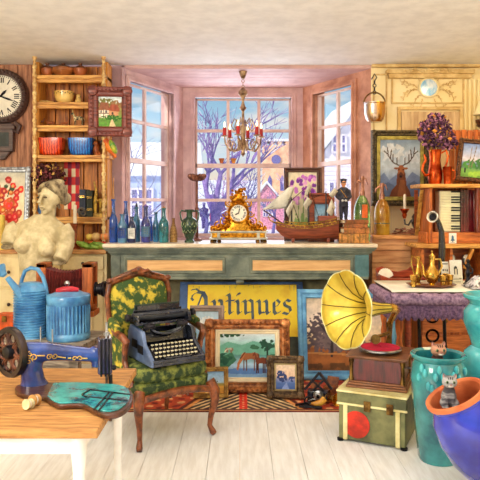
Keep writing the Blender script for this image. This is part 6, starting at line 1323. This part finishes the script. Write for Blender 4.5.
mb = MB(); mb.b2(-.13, .13, .04, .044, .236, .243); mb.b2(-.13, .13, .098, .102, .25, .285); mb.tube([(-.12, .04, .246), (.12, .04, .246)], .004, 6); mb.build('paper_bail', BLK, ca)
MB().b2(-.14, .14, .118, .126, .19, .29).build('paper_rest', M('dark_green_enamel', (44, 60, 50), .3), ca, bevel=.003)
for x, z in ((-.1, .15), (.1, .15)): MB().lathe([(.001, 0), (.032, 0), (.034, .01), (.026, .018), (.012, .02), (.01, .026), (.001, .026)], 20, (x, .0, .178)).build('ribbon_spool', IRON, t)
for x, y in ((-W2, -.14), (W2, -.14), (-W2, .14), (W2, .14)): MB().lathe([(.001, -.004), (.013, -.004), (.011, .002)], 10, (x, y, 0)).build('rubber_foot', IRON, t)
mb = MB()
for (x, y, z) in ((-W2-.012, -.02, .07), (-W2-.012, .06, .09)): mb.b2(x-.003, x, y-.035, y+.035, z-.022, z+.022)
mb.build('side_cutouts', IRON, t)

# ================================================================== sewing table and machine
t = thing('sewing_table', 'broad straw coloured wooden table with pale legs under the sewing machine', 'table', (-.76, 2.44, 0)); TZ = .555
STRAW = wood('straw_wood', (206, 150, 84), (150, 96, 48), 'x', 7, .6)
mb = MB()
for i in range(6): mb.b2(-.55, .30, -.44+i*.126, -.44+i*.126+.1255, TZ-.03, TZ)
mb.build('top', STRAW, t, bevel=.004)
WL = M('white_leg_paint', (244, 240, 232), .6, var=.04); mb = MB(); mb.b2(-.5, .24, -.41, -.39, TZ-.09, TZ-.031); mb.b2(.22, .24, -.41, .26, TZ-.09, TZ-.031); mb.b2(-.5, .24, .24, .26, TZ-.09, TZ-.031); mb.build('apron', WL, t)
for x in (-.49, .23):
    for y in (-.4, .25): MB().lathe([(.014, 0), (.02, .06), (.016, .2), (.02, .4), (.026, TZ-.09), (.026, TZ-.031)], 12, (x, y, 0)).build('leg', WL, t)
Y = 2.5; k = Y/F; t = thing('sewing_machine', 'antique dark blue sewing machine with gold scrolls and spoked hand wheel', 'sewing machine', (ax(60, 2.47), 2.47, TZ+.001), rad(12))
cs = 1/math.cos(rad(12))
def L(px, py, d=0.0): return V(((px-60)*k*cs, d, (390-py)*k))
NAVYE = M('navy_enamel', (46, 78, 156), .2, c2=(22, 38, 96), sc=8, coat=.7, bump=.02); MGOLD = M('gold_decal', (226, 180, 90), .35, .6, var=.2)
mb = MB(); def_ell = lambda c, a, b, ax_: None
secs = [[L(px, py)+V((0, w_*math.cos(u), h_*math.sin(u))) for u in [2*PI*i/18 for i in range(18)]] for px, py, w_, h_ in ((26, 352, .026, .026), (29, 354, .036, .04), (38, 356, .04, .046), (48, 354.5, .038, .038), (62, 356, .035, .033), (78, 358.5, .032, .03), (90, 360, .03, .028), (97, 361, .032, .032))]
mb.loft(secs)
secs = [[L(cx, py)+V((rx*k*math.cos(u), d_*math.sin(u), 0)) for u in [2*PI*i/18 for i in range(18)]] for cx, py, rx, d_ in ((34.5, 350, 9, .035), (34.5, 362, 10.5, .037), (34, 372, 10.5, .037), (35, 381, 11.5, .04), (37, 387, 14, .046), (38, 390.2, 16, .05))]
mb.loft(secs); mb.tube([L(97, 352), L(96, 372)], [.03, .028], 12)
mb.build('arm_body', NAVYE, t, remesh=.0045, sm=3)
mb = MB(); a, b = L(95.5, 379), L(109.5, 343); mb.b2(a.x, b.x, -.034, .034, a.z, b.z); hd = mb.build('head', M('violet_black_enamel', (74, 62, 100), .25, c2=(36, 30, 52), sc=8, coat=.6), t, bevel=.01, seg=3)
mb = MB()
for px in (99, 103, 106.5): mb.tube([L(px, 380, -.036), L(px, 343, -.036)], .004, 6)
mb.build('face_ribs', IRON, hd)
mb = MB(); mb.tube([L(104, 328), L(104, 392)], .0055, 8); mb.tube([L(107.5, 340, -.01), L(107.5, 386, -.01)], .005, 8); mb.lathe([(.001, 0), (.013, 0), (.013, .01), (.006, .014)], 12, L(104, 341)); mb.build('needle_bar', STEEL, t)
mb = MB(); mb.tube([L(107.5, 380, -.01), L(108, 391, -.012), L(104, 394, -.03)], [.009, .008, .006], 8); mb.box(L(107, 395, -.035)+V((0, 0, .008)), (.03, .045, .006)); mb.ball(L(111, 372, -.03), .011, 10, 7); mb.build('presser_foot', IRON, t)
# hand wheel
c = L(14.5, 354, .01); axd = V((-.6, -.8, 0)).normalized(); axd = Matrix.Rotation(-rad(12), 3, 'Z') @ axd; Rw = axd.to_track_quat('Z', 'Y').to_matrix(); R0 = 24*k
wl = MB(); wl.lathe([(R0*.8, -.012), (R0, -.014), (R0*1.04, 0), (R0, .014), (R0*.8, .012), (R0*.8, -.012)], 40, c, R=Rw, cap=False); rimo = wl.build('wheel_rim', M('dark_bronze_iron', (74, 62, 60), .3, .7, c2=(36, 28, 30), sc=14), t)
mb = MB(); SPK = M('rusty_iron', (130, 82, 62), .4, .5, c2=(64, 40, 34), sc=20)
for i in range(6):
    a = rad(60*i+15); p = lambda r, da=0: Rw @ V((r*R0*math.cos(a+da), r*R0*math.sin(a+da), 0))+c
    pts = [Rw @ (V((.57*R0*math.cos(a), .57*R0*math.sin(a), 0))+V((.21*R0*math.cos(q), .21*R0*math.sin(q), 0)))+c for q in [2*PI*j/14 for j in range(14)]]; mb.tube(pts, .0055, 6, closed=True)
    mb.tube([p(.25, .52), p(.82, .52)], [.008, .005], 6)
mb.build('spokes', SPK, t)
MB().lathe([(.001, -.02), (.028, -.02), (.03, .0), (.024, .022), (.012, .028), (.001, .028)], 20, c, R=Rw).build('hub', IRON, t)
MB().tube([c, L(27, 354, .0)], .016, 10).build('axle', IRON, t)
for px, py in ((42, 330), (53, 333)): MB().tube([L(px, py, .0), L(px, 352, 0)], .003, 6).build('spool_pin', STEEL, t)
# decals on the arm
mb = MB()
for cx, cy, R, tr, a0, sg in ((32, 361, 4, 1.3, 0, 1), (37, 357.5, 3.6, 1.2, 180, -1), (33.5, 354, 2.6, 1.1, 90, 1), (51, 358, 3.2, 1.2, 0, 1), (56, 357, 3, 1.2, 180, 1), (74, 361, 2.6, 1, 0, 1), (79, 361, 2.6, 1, 180, -1)):
    n = 14; pts = []
    for i in range(n+1):
        q = i/n; a = rad(a0)+sg*tr*2*PI*q; p = L(cx+R*(1-.8*q)*math.cos(a), cy-R*(1-.8*q)*math.sin(a)); h_ = (p.z-L(0, 357 if cx < 60 else 360).z); dd = .041 if cx < 42 else .039 if cx < 60 else .0335; hh_ = .046 if cx < 42 else .038 if cx < 60 else .031
        p.y = -dd*math.sqrt(max(.06, 1-(h_/hh_)**2))-.0015; pts.append(p)
    mb.tube(pts, .0022, 5)
for a, b in (((58, 358), (66, 359.5)), ((68, 360), (71, 360)), ((81, 361), (86, 361.5)), ((40, 356), (47, 356.5))): mb.tube([L(*a, -.0385 if a[0] < 70 else -.034), L(*b, -.0375 if a[0] < 70 else -.033)], .0025, 5)
mb.build('gold_scrolls', MGOLD, t)
# bed plate
RT = V((ax(60, 2.47), 2.47)); RI = Matrix.Rotation(-rad(12), 2)
def bl(px, py): Y_ = F*(H-TZ-.02)/(py-YH); return tuple(RI @ (V(((px-240)*Y_/F, Y_))-RT))
pl = [bl(*q) for q in ((14, 386), (22, 383), (36, 381.5), (55, 382), (80, 381.5), (100, 383), (120, 384), (130, 388), (134, 395), (130, 406), (118, 414), (104, 414), (94, 410), (84, 404), (72, 404), (58, 405), (49, 400), (46, 396), (30, 396), (16, 392))]
def smooth(pl, n=2):
    for _ in range(n): pl = [q for i in range(len(pl)) for a, b in [(pl[i], pl[(i+1) % len(pl)])] for q in ((a[0]*.75+b[0]*.25, a[1]*.75+b[1]*.25), (a[0]*.25+b[0]*.75, a[1]*.25+b[1]*.75))]
    return pl
P2 = smooth(pl); m2 = MB(); m2.prism(P2, 0, .018, 'xy'); m2.build('base', DARKW, t, bevel=.004)
ctr = (sum(p[0] for p in P2)/len(P2), sum(p[1] for p in P2)/len(P2)); inner_ = [(ctr[0]+(x-ctr[0])*.95, ctr[1]+(y-ctr[1])*.9) for x, y in P2 if x > bl(46, 392)[0]]
TQB = M('turquoise_bed', (70, 186, 182), .15, c2=(18, 78, 96), sc=14, coat=.7, bump=.02)
bd = MB().prism(inner_, .018, .0225, 'xy').build('bed_plate', TQB, t, bevel=.001)
mb = MB(); q = lambda px, y: V((*bl(px, y), .0245))
for a, b in (((86, 398), (128, 402)), ((90, 391), (130, 396)), ((90, 391), (82, 396)), ((82, 396), (86, 398.5)), ((109, 394), (94, 411)), ((113, 394), (99, 412))): mb.bar(q(*a), q(*b), .005, .004)
mb.build('slide_plates', IRON, bd)
for px, py, r, c_, lab in ((42, 399, .02, (206, 150, 80), 'round tan wooden disc standing on the sewing table'), (34, 404, .018, (236, 214, 160), 'pale cotton reel lying on the sewing table below the machine')):
    Y2 = F*(H-TZ)/(py-YH); t = thing('cotton_reel', lab, 'reel', (ax(px, Y2)-.0, 2.235 if px > 40 else 2.2, TZ+.001), group='reels on the sewing table')
    z0 = .021 if px > 40 else .018
    MB().lathe([(.001, -.014), (r, -.014), (r, -.009), (r*.6, -.006), (r*.6, .006), (r, .009), (r, .014), (.001, .014)], 18, (0, 0, z0), R=Euler((rad(80), 0, rad(-25))).to_matrix()).build('spool', M('reel_%d' % px, c_, .5), t); MB().lathe([(r*.62, -.006), (r*.8, -.002), (r*.8, .002), (r*.62, .006)], 18, (0, 0, z0), R=Euler((rad(80), 0, rad(-25))).to_matrix(), cap=False).build('thread', CANDLE, t)

# ================================================================== trunk, gramophone
OLG = M('olive_green_trunk', (134, 132, 84), .55, c2=(82, 84, 52), sc=7, bump=.2); CRE = M('cream_edge', (244, 232, 172), .5, c2=(210, 190, 120), sc=8)
t = thing('trunk', 'olive green trunk with cream lid edges under the gramophone', 'trunk', (.787, 3.489, 0), rad(-25)); TWx, TDy, THz = .19, .22, .279
mb = MB(); mb.b2(-TWx+.012, TWx-.012, -TDy+.012, TDy-.012, .012, THz-.075)
mb.build('body', OLG, t, bevel=.005); MB().b2(-TWx+.004, TWx-.004, -TDy+.004, TDy-.004, THz-.07, THz-.012).build('lid', OLG, t, bevel=.005)
mb = MB(); mb.b2(-TWx, TWx, -TDy, TDy, THz-.012, THz); mb.b2(-TWx, TWx, -TDy, -TDy+.012, THz-.08, THz-.068); mb.b2(-TWx, -TWx+.012, -TDy, TDy, THz-.08, THz-.068); mb.build('cream_edging', CRE, t, bevel=.004)
for x in (-TWx+.05, TWx-.05): MB().b2(x-.012, x+.012, -TDy+.002, -TDy+.012, .012, THz-.08).build('strap', CRE, t, bevel=.003)
for x in (-TWx+.02, TWx-.02):
    for y in (-TDy+.02, TDy-.02): MB().lathe([(.018, 0), (.02, .012)], 10, (x, y, 0)).build('foot', IRON, t)
MB().lathe([(.001, 0), (.072, 0), (.072, .004), (.001, .005)], 28, (-.08, -TDy+.011, .1), R=RX).build('round_sticker', M('red_sticker', (222, 52, 28), .5), t)
for x in (-.02, .1): MB().b2(x-.018, x+.018, -TDy-.004, -TDy+.004, THz-.1, THz-.045).build('latch', BRASSD, t, bevel=.002)
GZ = THz+.001; t = thing('gramophone', 'gramophone with fluted yellow horn and red turntable on the olive trunk', 'gramophone', (.795, 3.50, GZ), rad(-22))
DRW = wood('dark_red_box', (112, 34, 32), (52, 14, 14), 'z', 7, .3, .5); MHG = wood('brown_moulding', (150, 96, 58), (86, 46, 24), 'x', 7, .35, .3)
mb = MB()
for o_, z0, z1 in ((.165, 0, .014), (.158, .014, .026), (.15, .026, .036)): mb.b2(-o_, o_, -o_, o_, z0, z1)
mb.build('plinth', MHG, t, bevel=.004); MB().b2(-.14, .14, -.14, .14, .036, .155).build('cabinet', DRW, t, bevel=.003)
mb = MB(); mb.b2(-.15, .15, -.15, .15, .155, .164); mb.b2(-.165, .165, -.165, .165, .164, .176); mb.build('lid', MHG, t, bevel=.004)
for sx in (-1, 1):
    for sy in (-1, 1): MB().lathe([(.014, .036), (.016, .05), (.011, .06), (.011, .13), (.016, .14), (.014, .155)], 10, (sx*.138, sy*.138, 0)).build('corner_post', BRASSD, t)
MB().lathe([(.001, .178), (.02, .178), (.02, .186), (.112, .188), (.118, .193), (.118, .2), (.112, .203), (.001, .203)], 36, (.0, -.02, 0)).build('turntable', [STEEL][0], t)
MB().lathe([(.108, .2035), (.106, .2055), (.006, .2055), (.004, .212), (.001, .213)], 36, (.0, -.02, 0)).build('turntable_felt', M('red_felt', (206, 24, 66), .9, var=.1, sc=20), t)
Ri = Matrix.Rotation(rad(22), 3, 'Z'); O_ = V((.795, 3.50, GZ))
def G(p): return Ri @ (V(p)-O_)
HORN = M('yellow_brass_horn', (244, 222, 92), .3, .35, c2=(206, 172, 58), sc=5, coat=.3, bump=.02); HSEAM = M('dark_horn_seam', (92, 74, 38), .4, .5)
bc = at(346, 309.5, 3.25); hd_ = V((-.86, -.50, .06)).normalized(); Rh = (Ri @ hd_).to_track_quat('Z', 'Y').to_matrix(); base = G(bc-hd_*.3); nl = 10
prof = [(.026, 0), (.03, .06), (.04, .12), (.058, .18), (.088, .23), (.13, .268), (.17, .29), (.197, .3), (.2, .303), (.196, .305), (.168, .295), (.128, .273), (.085, .235), (.055, .185), (.037, .12), (.027, .06), (.022, 0)]
md = lambda a, z: 1+(.035*abs(math.sin(nl*a/2))-.01 if .3 < z < .75 else 0)
hr = MB().lathe(prof, 120, base, mod=md, cap=False, R=Rh).build('horn', HORN, t, ang=60)
mb = MB()
for i in range(nl):
    a = 2*PI*i/nl; mb.tube([Rh @ V((r*.985*math.cos(a), r*.985*math.sin(a), z+.003))+base for r, z in prof[9:]], .0022, 5); mb.tube([Rh @ V((r*1.0*math.cos(a), r*1.0*math.sin(a), z))+base for r, z in prof[:8]], .003, 5)
mb.build('horn_seams', HSEAM, hr)
mb = MB(); n = 120; mb.tube([Rh @ V((.2*md(a, .5)*math.cos(a), .2*md(a, .5)*math.sin(a), .304))+base for a in [2*PI*i/n for i in range(n)]], .0035, 6, closed=True); mb.build('rolled_rim', M('pale_horn_rim', (250, 238, 170), .3, .3), hr)
e0 = base; ew = lambda x, y, z: G((x, y, z))
mb = MB(); mb.tube([e0+Rh @ V((0, 0, .02)), e0+Rh @ V((0, 0, -.03)), ew(.865, 3.47, .70), ew(.895, 3.53, .685), ew(.9, 3.62, .645), ew(.885, 3.67, .58)], [.027, .026, .023, .02, .018, .017], 14); mb.build('elbow', BRASS, t)
MB().tube([ew(.885, 3.67, .585), ew(.885, 3.67, .5), ew(.88, 3.67, .455)], [.02, .014, .02], 12).build('bracket', BRASSD, t)
mb = MB(); mb.tube([ew(.885, 3.66, .56), ew(.86, 3.6, .535), ew(.80, 3.55, .53), ew(.775, 3.53, .53)], [.014, .012, .01, .01], 10); mb.build('tone_arm', BRASSD, t)
MB().lathe([(.001, -.008), (.026, -.01), (.028, 0), (.026, .01), (.001, .012)], 22, ew(.765, 3.50, .522), R=Euler((rad(80), 0, rad(15))).to_matrix()).build('sound_box', BRASSD, t)
MB().tube([(.14, -.02, .1), (.2, -.02, .1), (.215, -.04, .07)], .006, 7).build('crank', STEEL, t); MB().tube([(.205, -.045, .066), (.262, -.05, .062)], [.011, .012], 10).build('crank_handle', IRON, t)

# ================================================================== glazed pots and kittens
def glz(n, c, c2): return M(n, c, .1, c2=c2, sc=4, coat=.8, bump=.02, detail=5)
TQ = glz('turquoise_glaze', (92, 206, 206), (38, 146, 158)); TQD = glz('teal_glaze', (62, 162, 162), (20, 92, 104)); TERR = M('terracotta_inside', (226, 130, 78), .7, c2=(190, 92, 48), sc=6); BLUP = glz('cobalt_glaze', (48, 62, 196), (30, 30, 136)); DRKI = M('dark_inside', (30, 62, 66), .4)
t = thing('gourd_vase', 'tall turquoise gourd shaped vase at the table end', 'vase', (ax(494, 3.28), 3.28, 0)); k = 3.28/F; zb = lambda py: az(py, 3.28)
MB().lathe([(.001, 0), (.10, 0), (.12, .02), (.165, zb(385)), (.172, zb(368)), (.15, zb(352)), (.112, zb(346)), (.125, zb(338)), (.156, zb(322)), (.155, zb(311)), (.125, zb(304)), (.13, zb(301)), (.155, zb(297.5)), (.158, zb(295)), (.15, zb(294)), (.12, zb(299)), (.1, zb(305)), (.12, zb(320))], 40, cap=False).build('body', TQ, t)
Y = 3.12; k = Y/F; cx = ax(438, Y); t = thing('planter_pot', 'wide rimmed teal glazed pot holding the tabby kitten', 'pot', (cx, Y, 0)); pot1 = t; zr = az(353.5, Y)
MB().lathe([(.001, 0), (.09, 0), (.1, .02), (.128, zr-.2), (.135, zr-.12), (.128, zr-.05), (.116, zr-.03), (.135, zr-.012), (.137, zr-.002), (.13, zr+.003), (.112, zr-.006), (.108, zr-.03), (.116, zr-.09), (.112, zr-.108), (.06, zr-.11), (.001, zr-.11)], 44, cap=False).build('body', TQD, t)
mb = MB()
for i in range(16):
    a = -PI/2+(i-8)*.13; z = zr-.1+.05*math.sin(i*1.3); mb.ball((.134*math.cos(a), .134*math.sin(a), z), (.012, .012, .022), 8, 6)
mb.build('raised_pattern', TQ, t)
def kitten(cx, Y, zb_, s, c, c2, lab, look, tail=True, paw=None):
    t = thing('kitten', lab, 'kitten', (cx, Y, zb_), rad(look)); FUR = M('fur_%d' % int(cx*100), c, .9, c2=c2, sc=6/s*.012, kind='noise', stretch=(2.2, 2.2, 9), pos=(.44, .56), bump=.3)
    mb = MB(); ball = lambda x, y, z, r: mb.ball((x*s, y*s, z*s), tuple(q*s for q in r) if isinstance(r, tuple) else r*s, 14, 10)
    ball(0, .25, 1.1, (1.0, 1.05, 1.25)); ball(0, .0, 1.9, (.78, .72, .9)); ball(0, -.15, 2.5, (.6, .55, .6))
    for sx in (-1, 1):
        mb.tube([(sx*.42*s, -.45*s, 1.9*s), (sx*.4*s, -.68*s, 1.0*s), (sx*.4*s, -.75*s, .18*s)], [.3*s, .22*s, .2*s], 10); ball(sx*.4, -.9, .16, (.24, .32, .16)); ball(sx*.8, -.2, .5, (.42, .75, .5)); ball(sx*.85, -.75, .14, (.24, .36, .14))
    ball(0, -.35, 3.25, (.98, .82, .8)); ball(0, -.95, 3.0, (.4, .34, .3)); ball(-.35, -.8, 2.98, (.36, .3, .26)); ball(.35, -.8, 2.98, (.36, .3, .26))
    for sx in (-1, 1): mb.tube([(sx*.55*s, -.25*s, 3.7*s), (sx*.72*s, -.25*s, 4.1*s), (sx*.86*s, -.25*s, 4.42*s)], [.36*s, .24*s, .05*s], 8, flat=.5)
    if tail: mb.tube([(.6*s, 1.0*s, .3*s), (1.1*s, .6*s, .2*s), (1.2*s, -.2*s, .18*s)], [.2*s, .18*s, .12*s], 8)
    b = mb.build('body', FUR, t, remesh=.1*s, sm=3)
    EY = M('kitten_eye', (120, 150, 90), .1, coat=.8, var=.1)
    for sx in (-1, 1):
        e = MB().ball((sx*.4*s, -1.04*s, 3.36*s), (.19*s, .12*s, .19*s), 12, 8).build('eye', EY, t); MB().ball((sx*.4*s, -1.14*s, 3.36*s), (.1*s, .05*s, .15*s), 8, 6).build('pupil', WICK, e)
        MB().prism([(sx*.62*s, 3.8*s), (sx*.86*s, 3.85*s), (sx*.82*s, 4.25*s)], -.42*s, -.39*s).build('inner_ear', M('pink_ear', (230, 160, 150), .7), t)
    MB().ball((0, -1.28*s, 3.1*s), (.12*s, .08*s, .08*s), 8, 6).build('nose', M('pink_nose', (206, 110, 104), .5), t)
    MB().ball((0, -1.16*s, 2.9*s), (.34*s, .16*s, .16*s), 10, 6).build('white_muzzle', M('pale_fur', (240, 226, 210), .9), t)
    mb = MB()
    for sx in (-1, 1):
        for q in (-.08, .02, .12): mb.tube([(sx*.3*s, -1.2*s, (3.0+q)*s), (sx*1.1*s, -1.3*s, (3.05+2.2*q)*s)], .012*s, 4)
    for i in range(3): mb.tube([((i-1)*.22*s, -1.02*s, 3.72*s), ((i-1)*.3*s, -.85*s, 4.0*s)], .05*s, 5)
    mb.build('whiskers_and_brow_marks', WICK, t)
    return t
s1 = .0405; kitten(ax(438, 3.10), 3.11, zr-.109, .0405, (206, 150, 120), (84, 50, 44), 'brown tabby kitten peeping out of the wide teal pot', 4, tail=False)
# tilted pot
Y = 2.76; rc = at(455, 395, Y); axd = V((-.45, -.02, .89)).normalized(); Rp = axd.to_track_quat('Z', 'Y').to_matrix(); hp = .43; k = Y/F; rr_ = 29*k
prof = [(.001, -hp), (.085, -hp), (.1, -hp+.015), (.148, -hp*.66), (.16, -hp*.42), (.148, -hp*.2), (rr_*.93, -.035), (rr_*.98, -.022), (rr_*1.03, -.006), (rr_*1.02, .0)]
root = rc.copy(); t = thing('cobalt_pot', 'cobalt blue pot with terracotta inside, tilted towards the front', 'pot', rc); mb = MB(); mb.lathe(prof, 48, R=Rp, cap=False); mb.build('glazed_outside', BLUP, t)
MB().lathe([(rr_*1.035, -.014), (rr_*1.06, -.004), (rr_*1.05, .008), (rr_*.97, .01), (rr_*.9, .002), (rr_*.86, -.03), (.13, -.09), (.14, -.2), (.12, -.3), (.07, -.345), (.001, -.35)], 48, R=Rp, cap=False).build('terracotta_rim', TERR, t)
kp = rc+V((-.018, -.035, 0)); kitten(ax(449.5, 2.74), 2.745, az(400, 2.74)-.03, .0345, (176, 174, 172), (70, 68, 74), 'grey striped kitten sitting up in the tilted cobalt pot', -8, tail=True)

# ================================================================== odds and ends on the rug
ZR = .0105
t = thing('folding_camera', 'black folding camera with open angular struts on the rug', 'camera', (ax(318, 4.02), 4.02, ZR), rad(-15))
mb = MB(); mb.box((0, 0, .035), (.13, .07, .07), rot=Euler((0, 0, 0))); mb.build('body', BLK, t, bevel=.005)
mb = MB(); mb.bar((-.085, -.01, .07), (.01, -.01, .185), .016); mb.bar((.01, -.01, .185), (.09, -.01, .085), .016); mb.bar((-.03, -.015, .07), (.05, -.015, .15), .012); mb.bar((.04, -.015, .07), (-.03, -.015, .13), .012); mb.build('struts', IRON, t)
MB().lathe([(.03, 0), (.032, .02), (.022, .026), (.022, .04), (.012, .04)], 18, (0.01, -.036, .05), R=RX, cap=False).build('lens', STEEL, t); MB().box((-.02, .0, .1), (.05, .04, .03)).build('view_finder', LEATHER, t, bevel=.004)
t = thing('brass_bell_cup', 'small brass cup lying in front of the folding camera', 'cup', (ax(330, 3.93), 3.95, ZR), rad(40))
MB().lathe([(.001, 0), (.02, .0), (.024, .01), (.03, .05), (.04, .062), (.036, .06), (.024, .02)], 18, (0, 0, .034), R=Euler((rad(82), 0, 0)).to_matrix(), cap=False).build('body', BRASS, t); MB().ring((0, .012, .036), .03, .004, 16, 6, RX).build('ring_handle', BRASSD, t)
t = thing('powder_horn', 'short yellow curved horn tipped with black among the junk on the rug', 'horn', (ax(319, 3.9), 3.9, ZR))
MB().tube([(-.05, 0, .022), (-.02, -.01, .022), (.01, -.01, .03), (.035, 0, .05)], [.006, .016, .02, .021], 12).build('body', M('horn_yellow', (240, 190, 70), .35, c2=(190, 110, 30), sc=12), t); MB().tube([(-.068, .004, .024), (-.05, 0, .022)], [.003, .007], 8).build('tip', IRON, t)
t = thing('hand_drill', 'small iron hand drill lying on the rug beside the little sunset painting', 'drill', (ax(308, 3.92), 3.93, ZR), rad(25))
mb = MB(); mb.tube([(-.09, 0, .014), (.06, 0, .014)], .008, 8); mb.ring((.0, 0, .03), .024, .006, 16, 6, RX); mb.build('shaft', IRON, t); MB().tube([(.06, 0, .016), (.1, 0, .018)], [.011, .015], 10).build('handle', REDW, t); MB().tube([(0, -.01, .03), (.02, -.03, .045), (.03, -.045, .045)], .005, 6).build('crank', STEEL, t)
t = thing('leather_case', 'open brown leather case behind the brass cup on the rug', 'case', (ax(331, 4.1), 4.12, ZR), rad(-30))
MB().b2(-.04, .04, -.035, .035, 0, .07).build('body', LEATHER, t, bevel=.006); MB().box((0, .04, .085), (.082, .008, .07), rot=Euler((rad(-25), 0, 0))).build('flap', LEATHER, t, bevel=.003); MB().b2(-.01, .01, -.039, -.034, .03, .05).build('buckle', BRASS, t)
t = thing('iron_pliers', 'pair of dark iron pliers lying at the rug edge', 'pliers', (ax(314, 3.87), 3.87, ZR), rad(-20))
mb = MB()
for s in (-1, 1): mb.tube([(-.09, s*.022, .008), (-.04, s*.016, .008), (0, 0, .008), (.03, -s*.012, .008), (.05, -s*.004, .008)], [.006, .006, .009, .007, .004], 7)
mb.build('jaws', IRON, t)
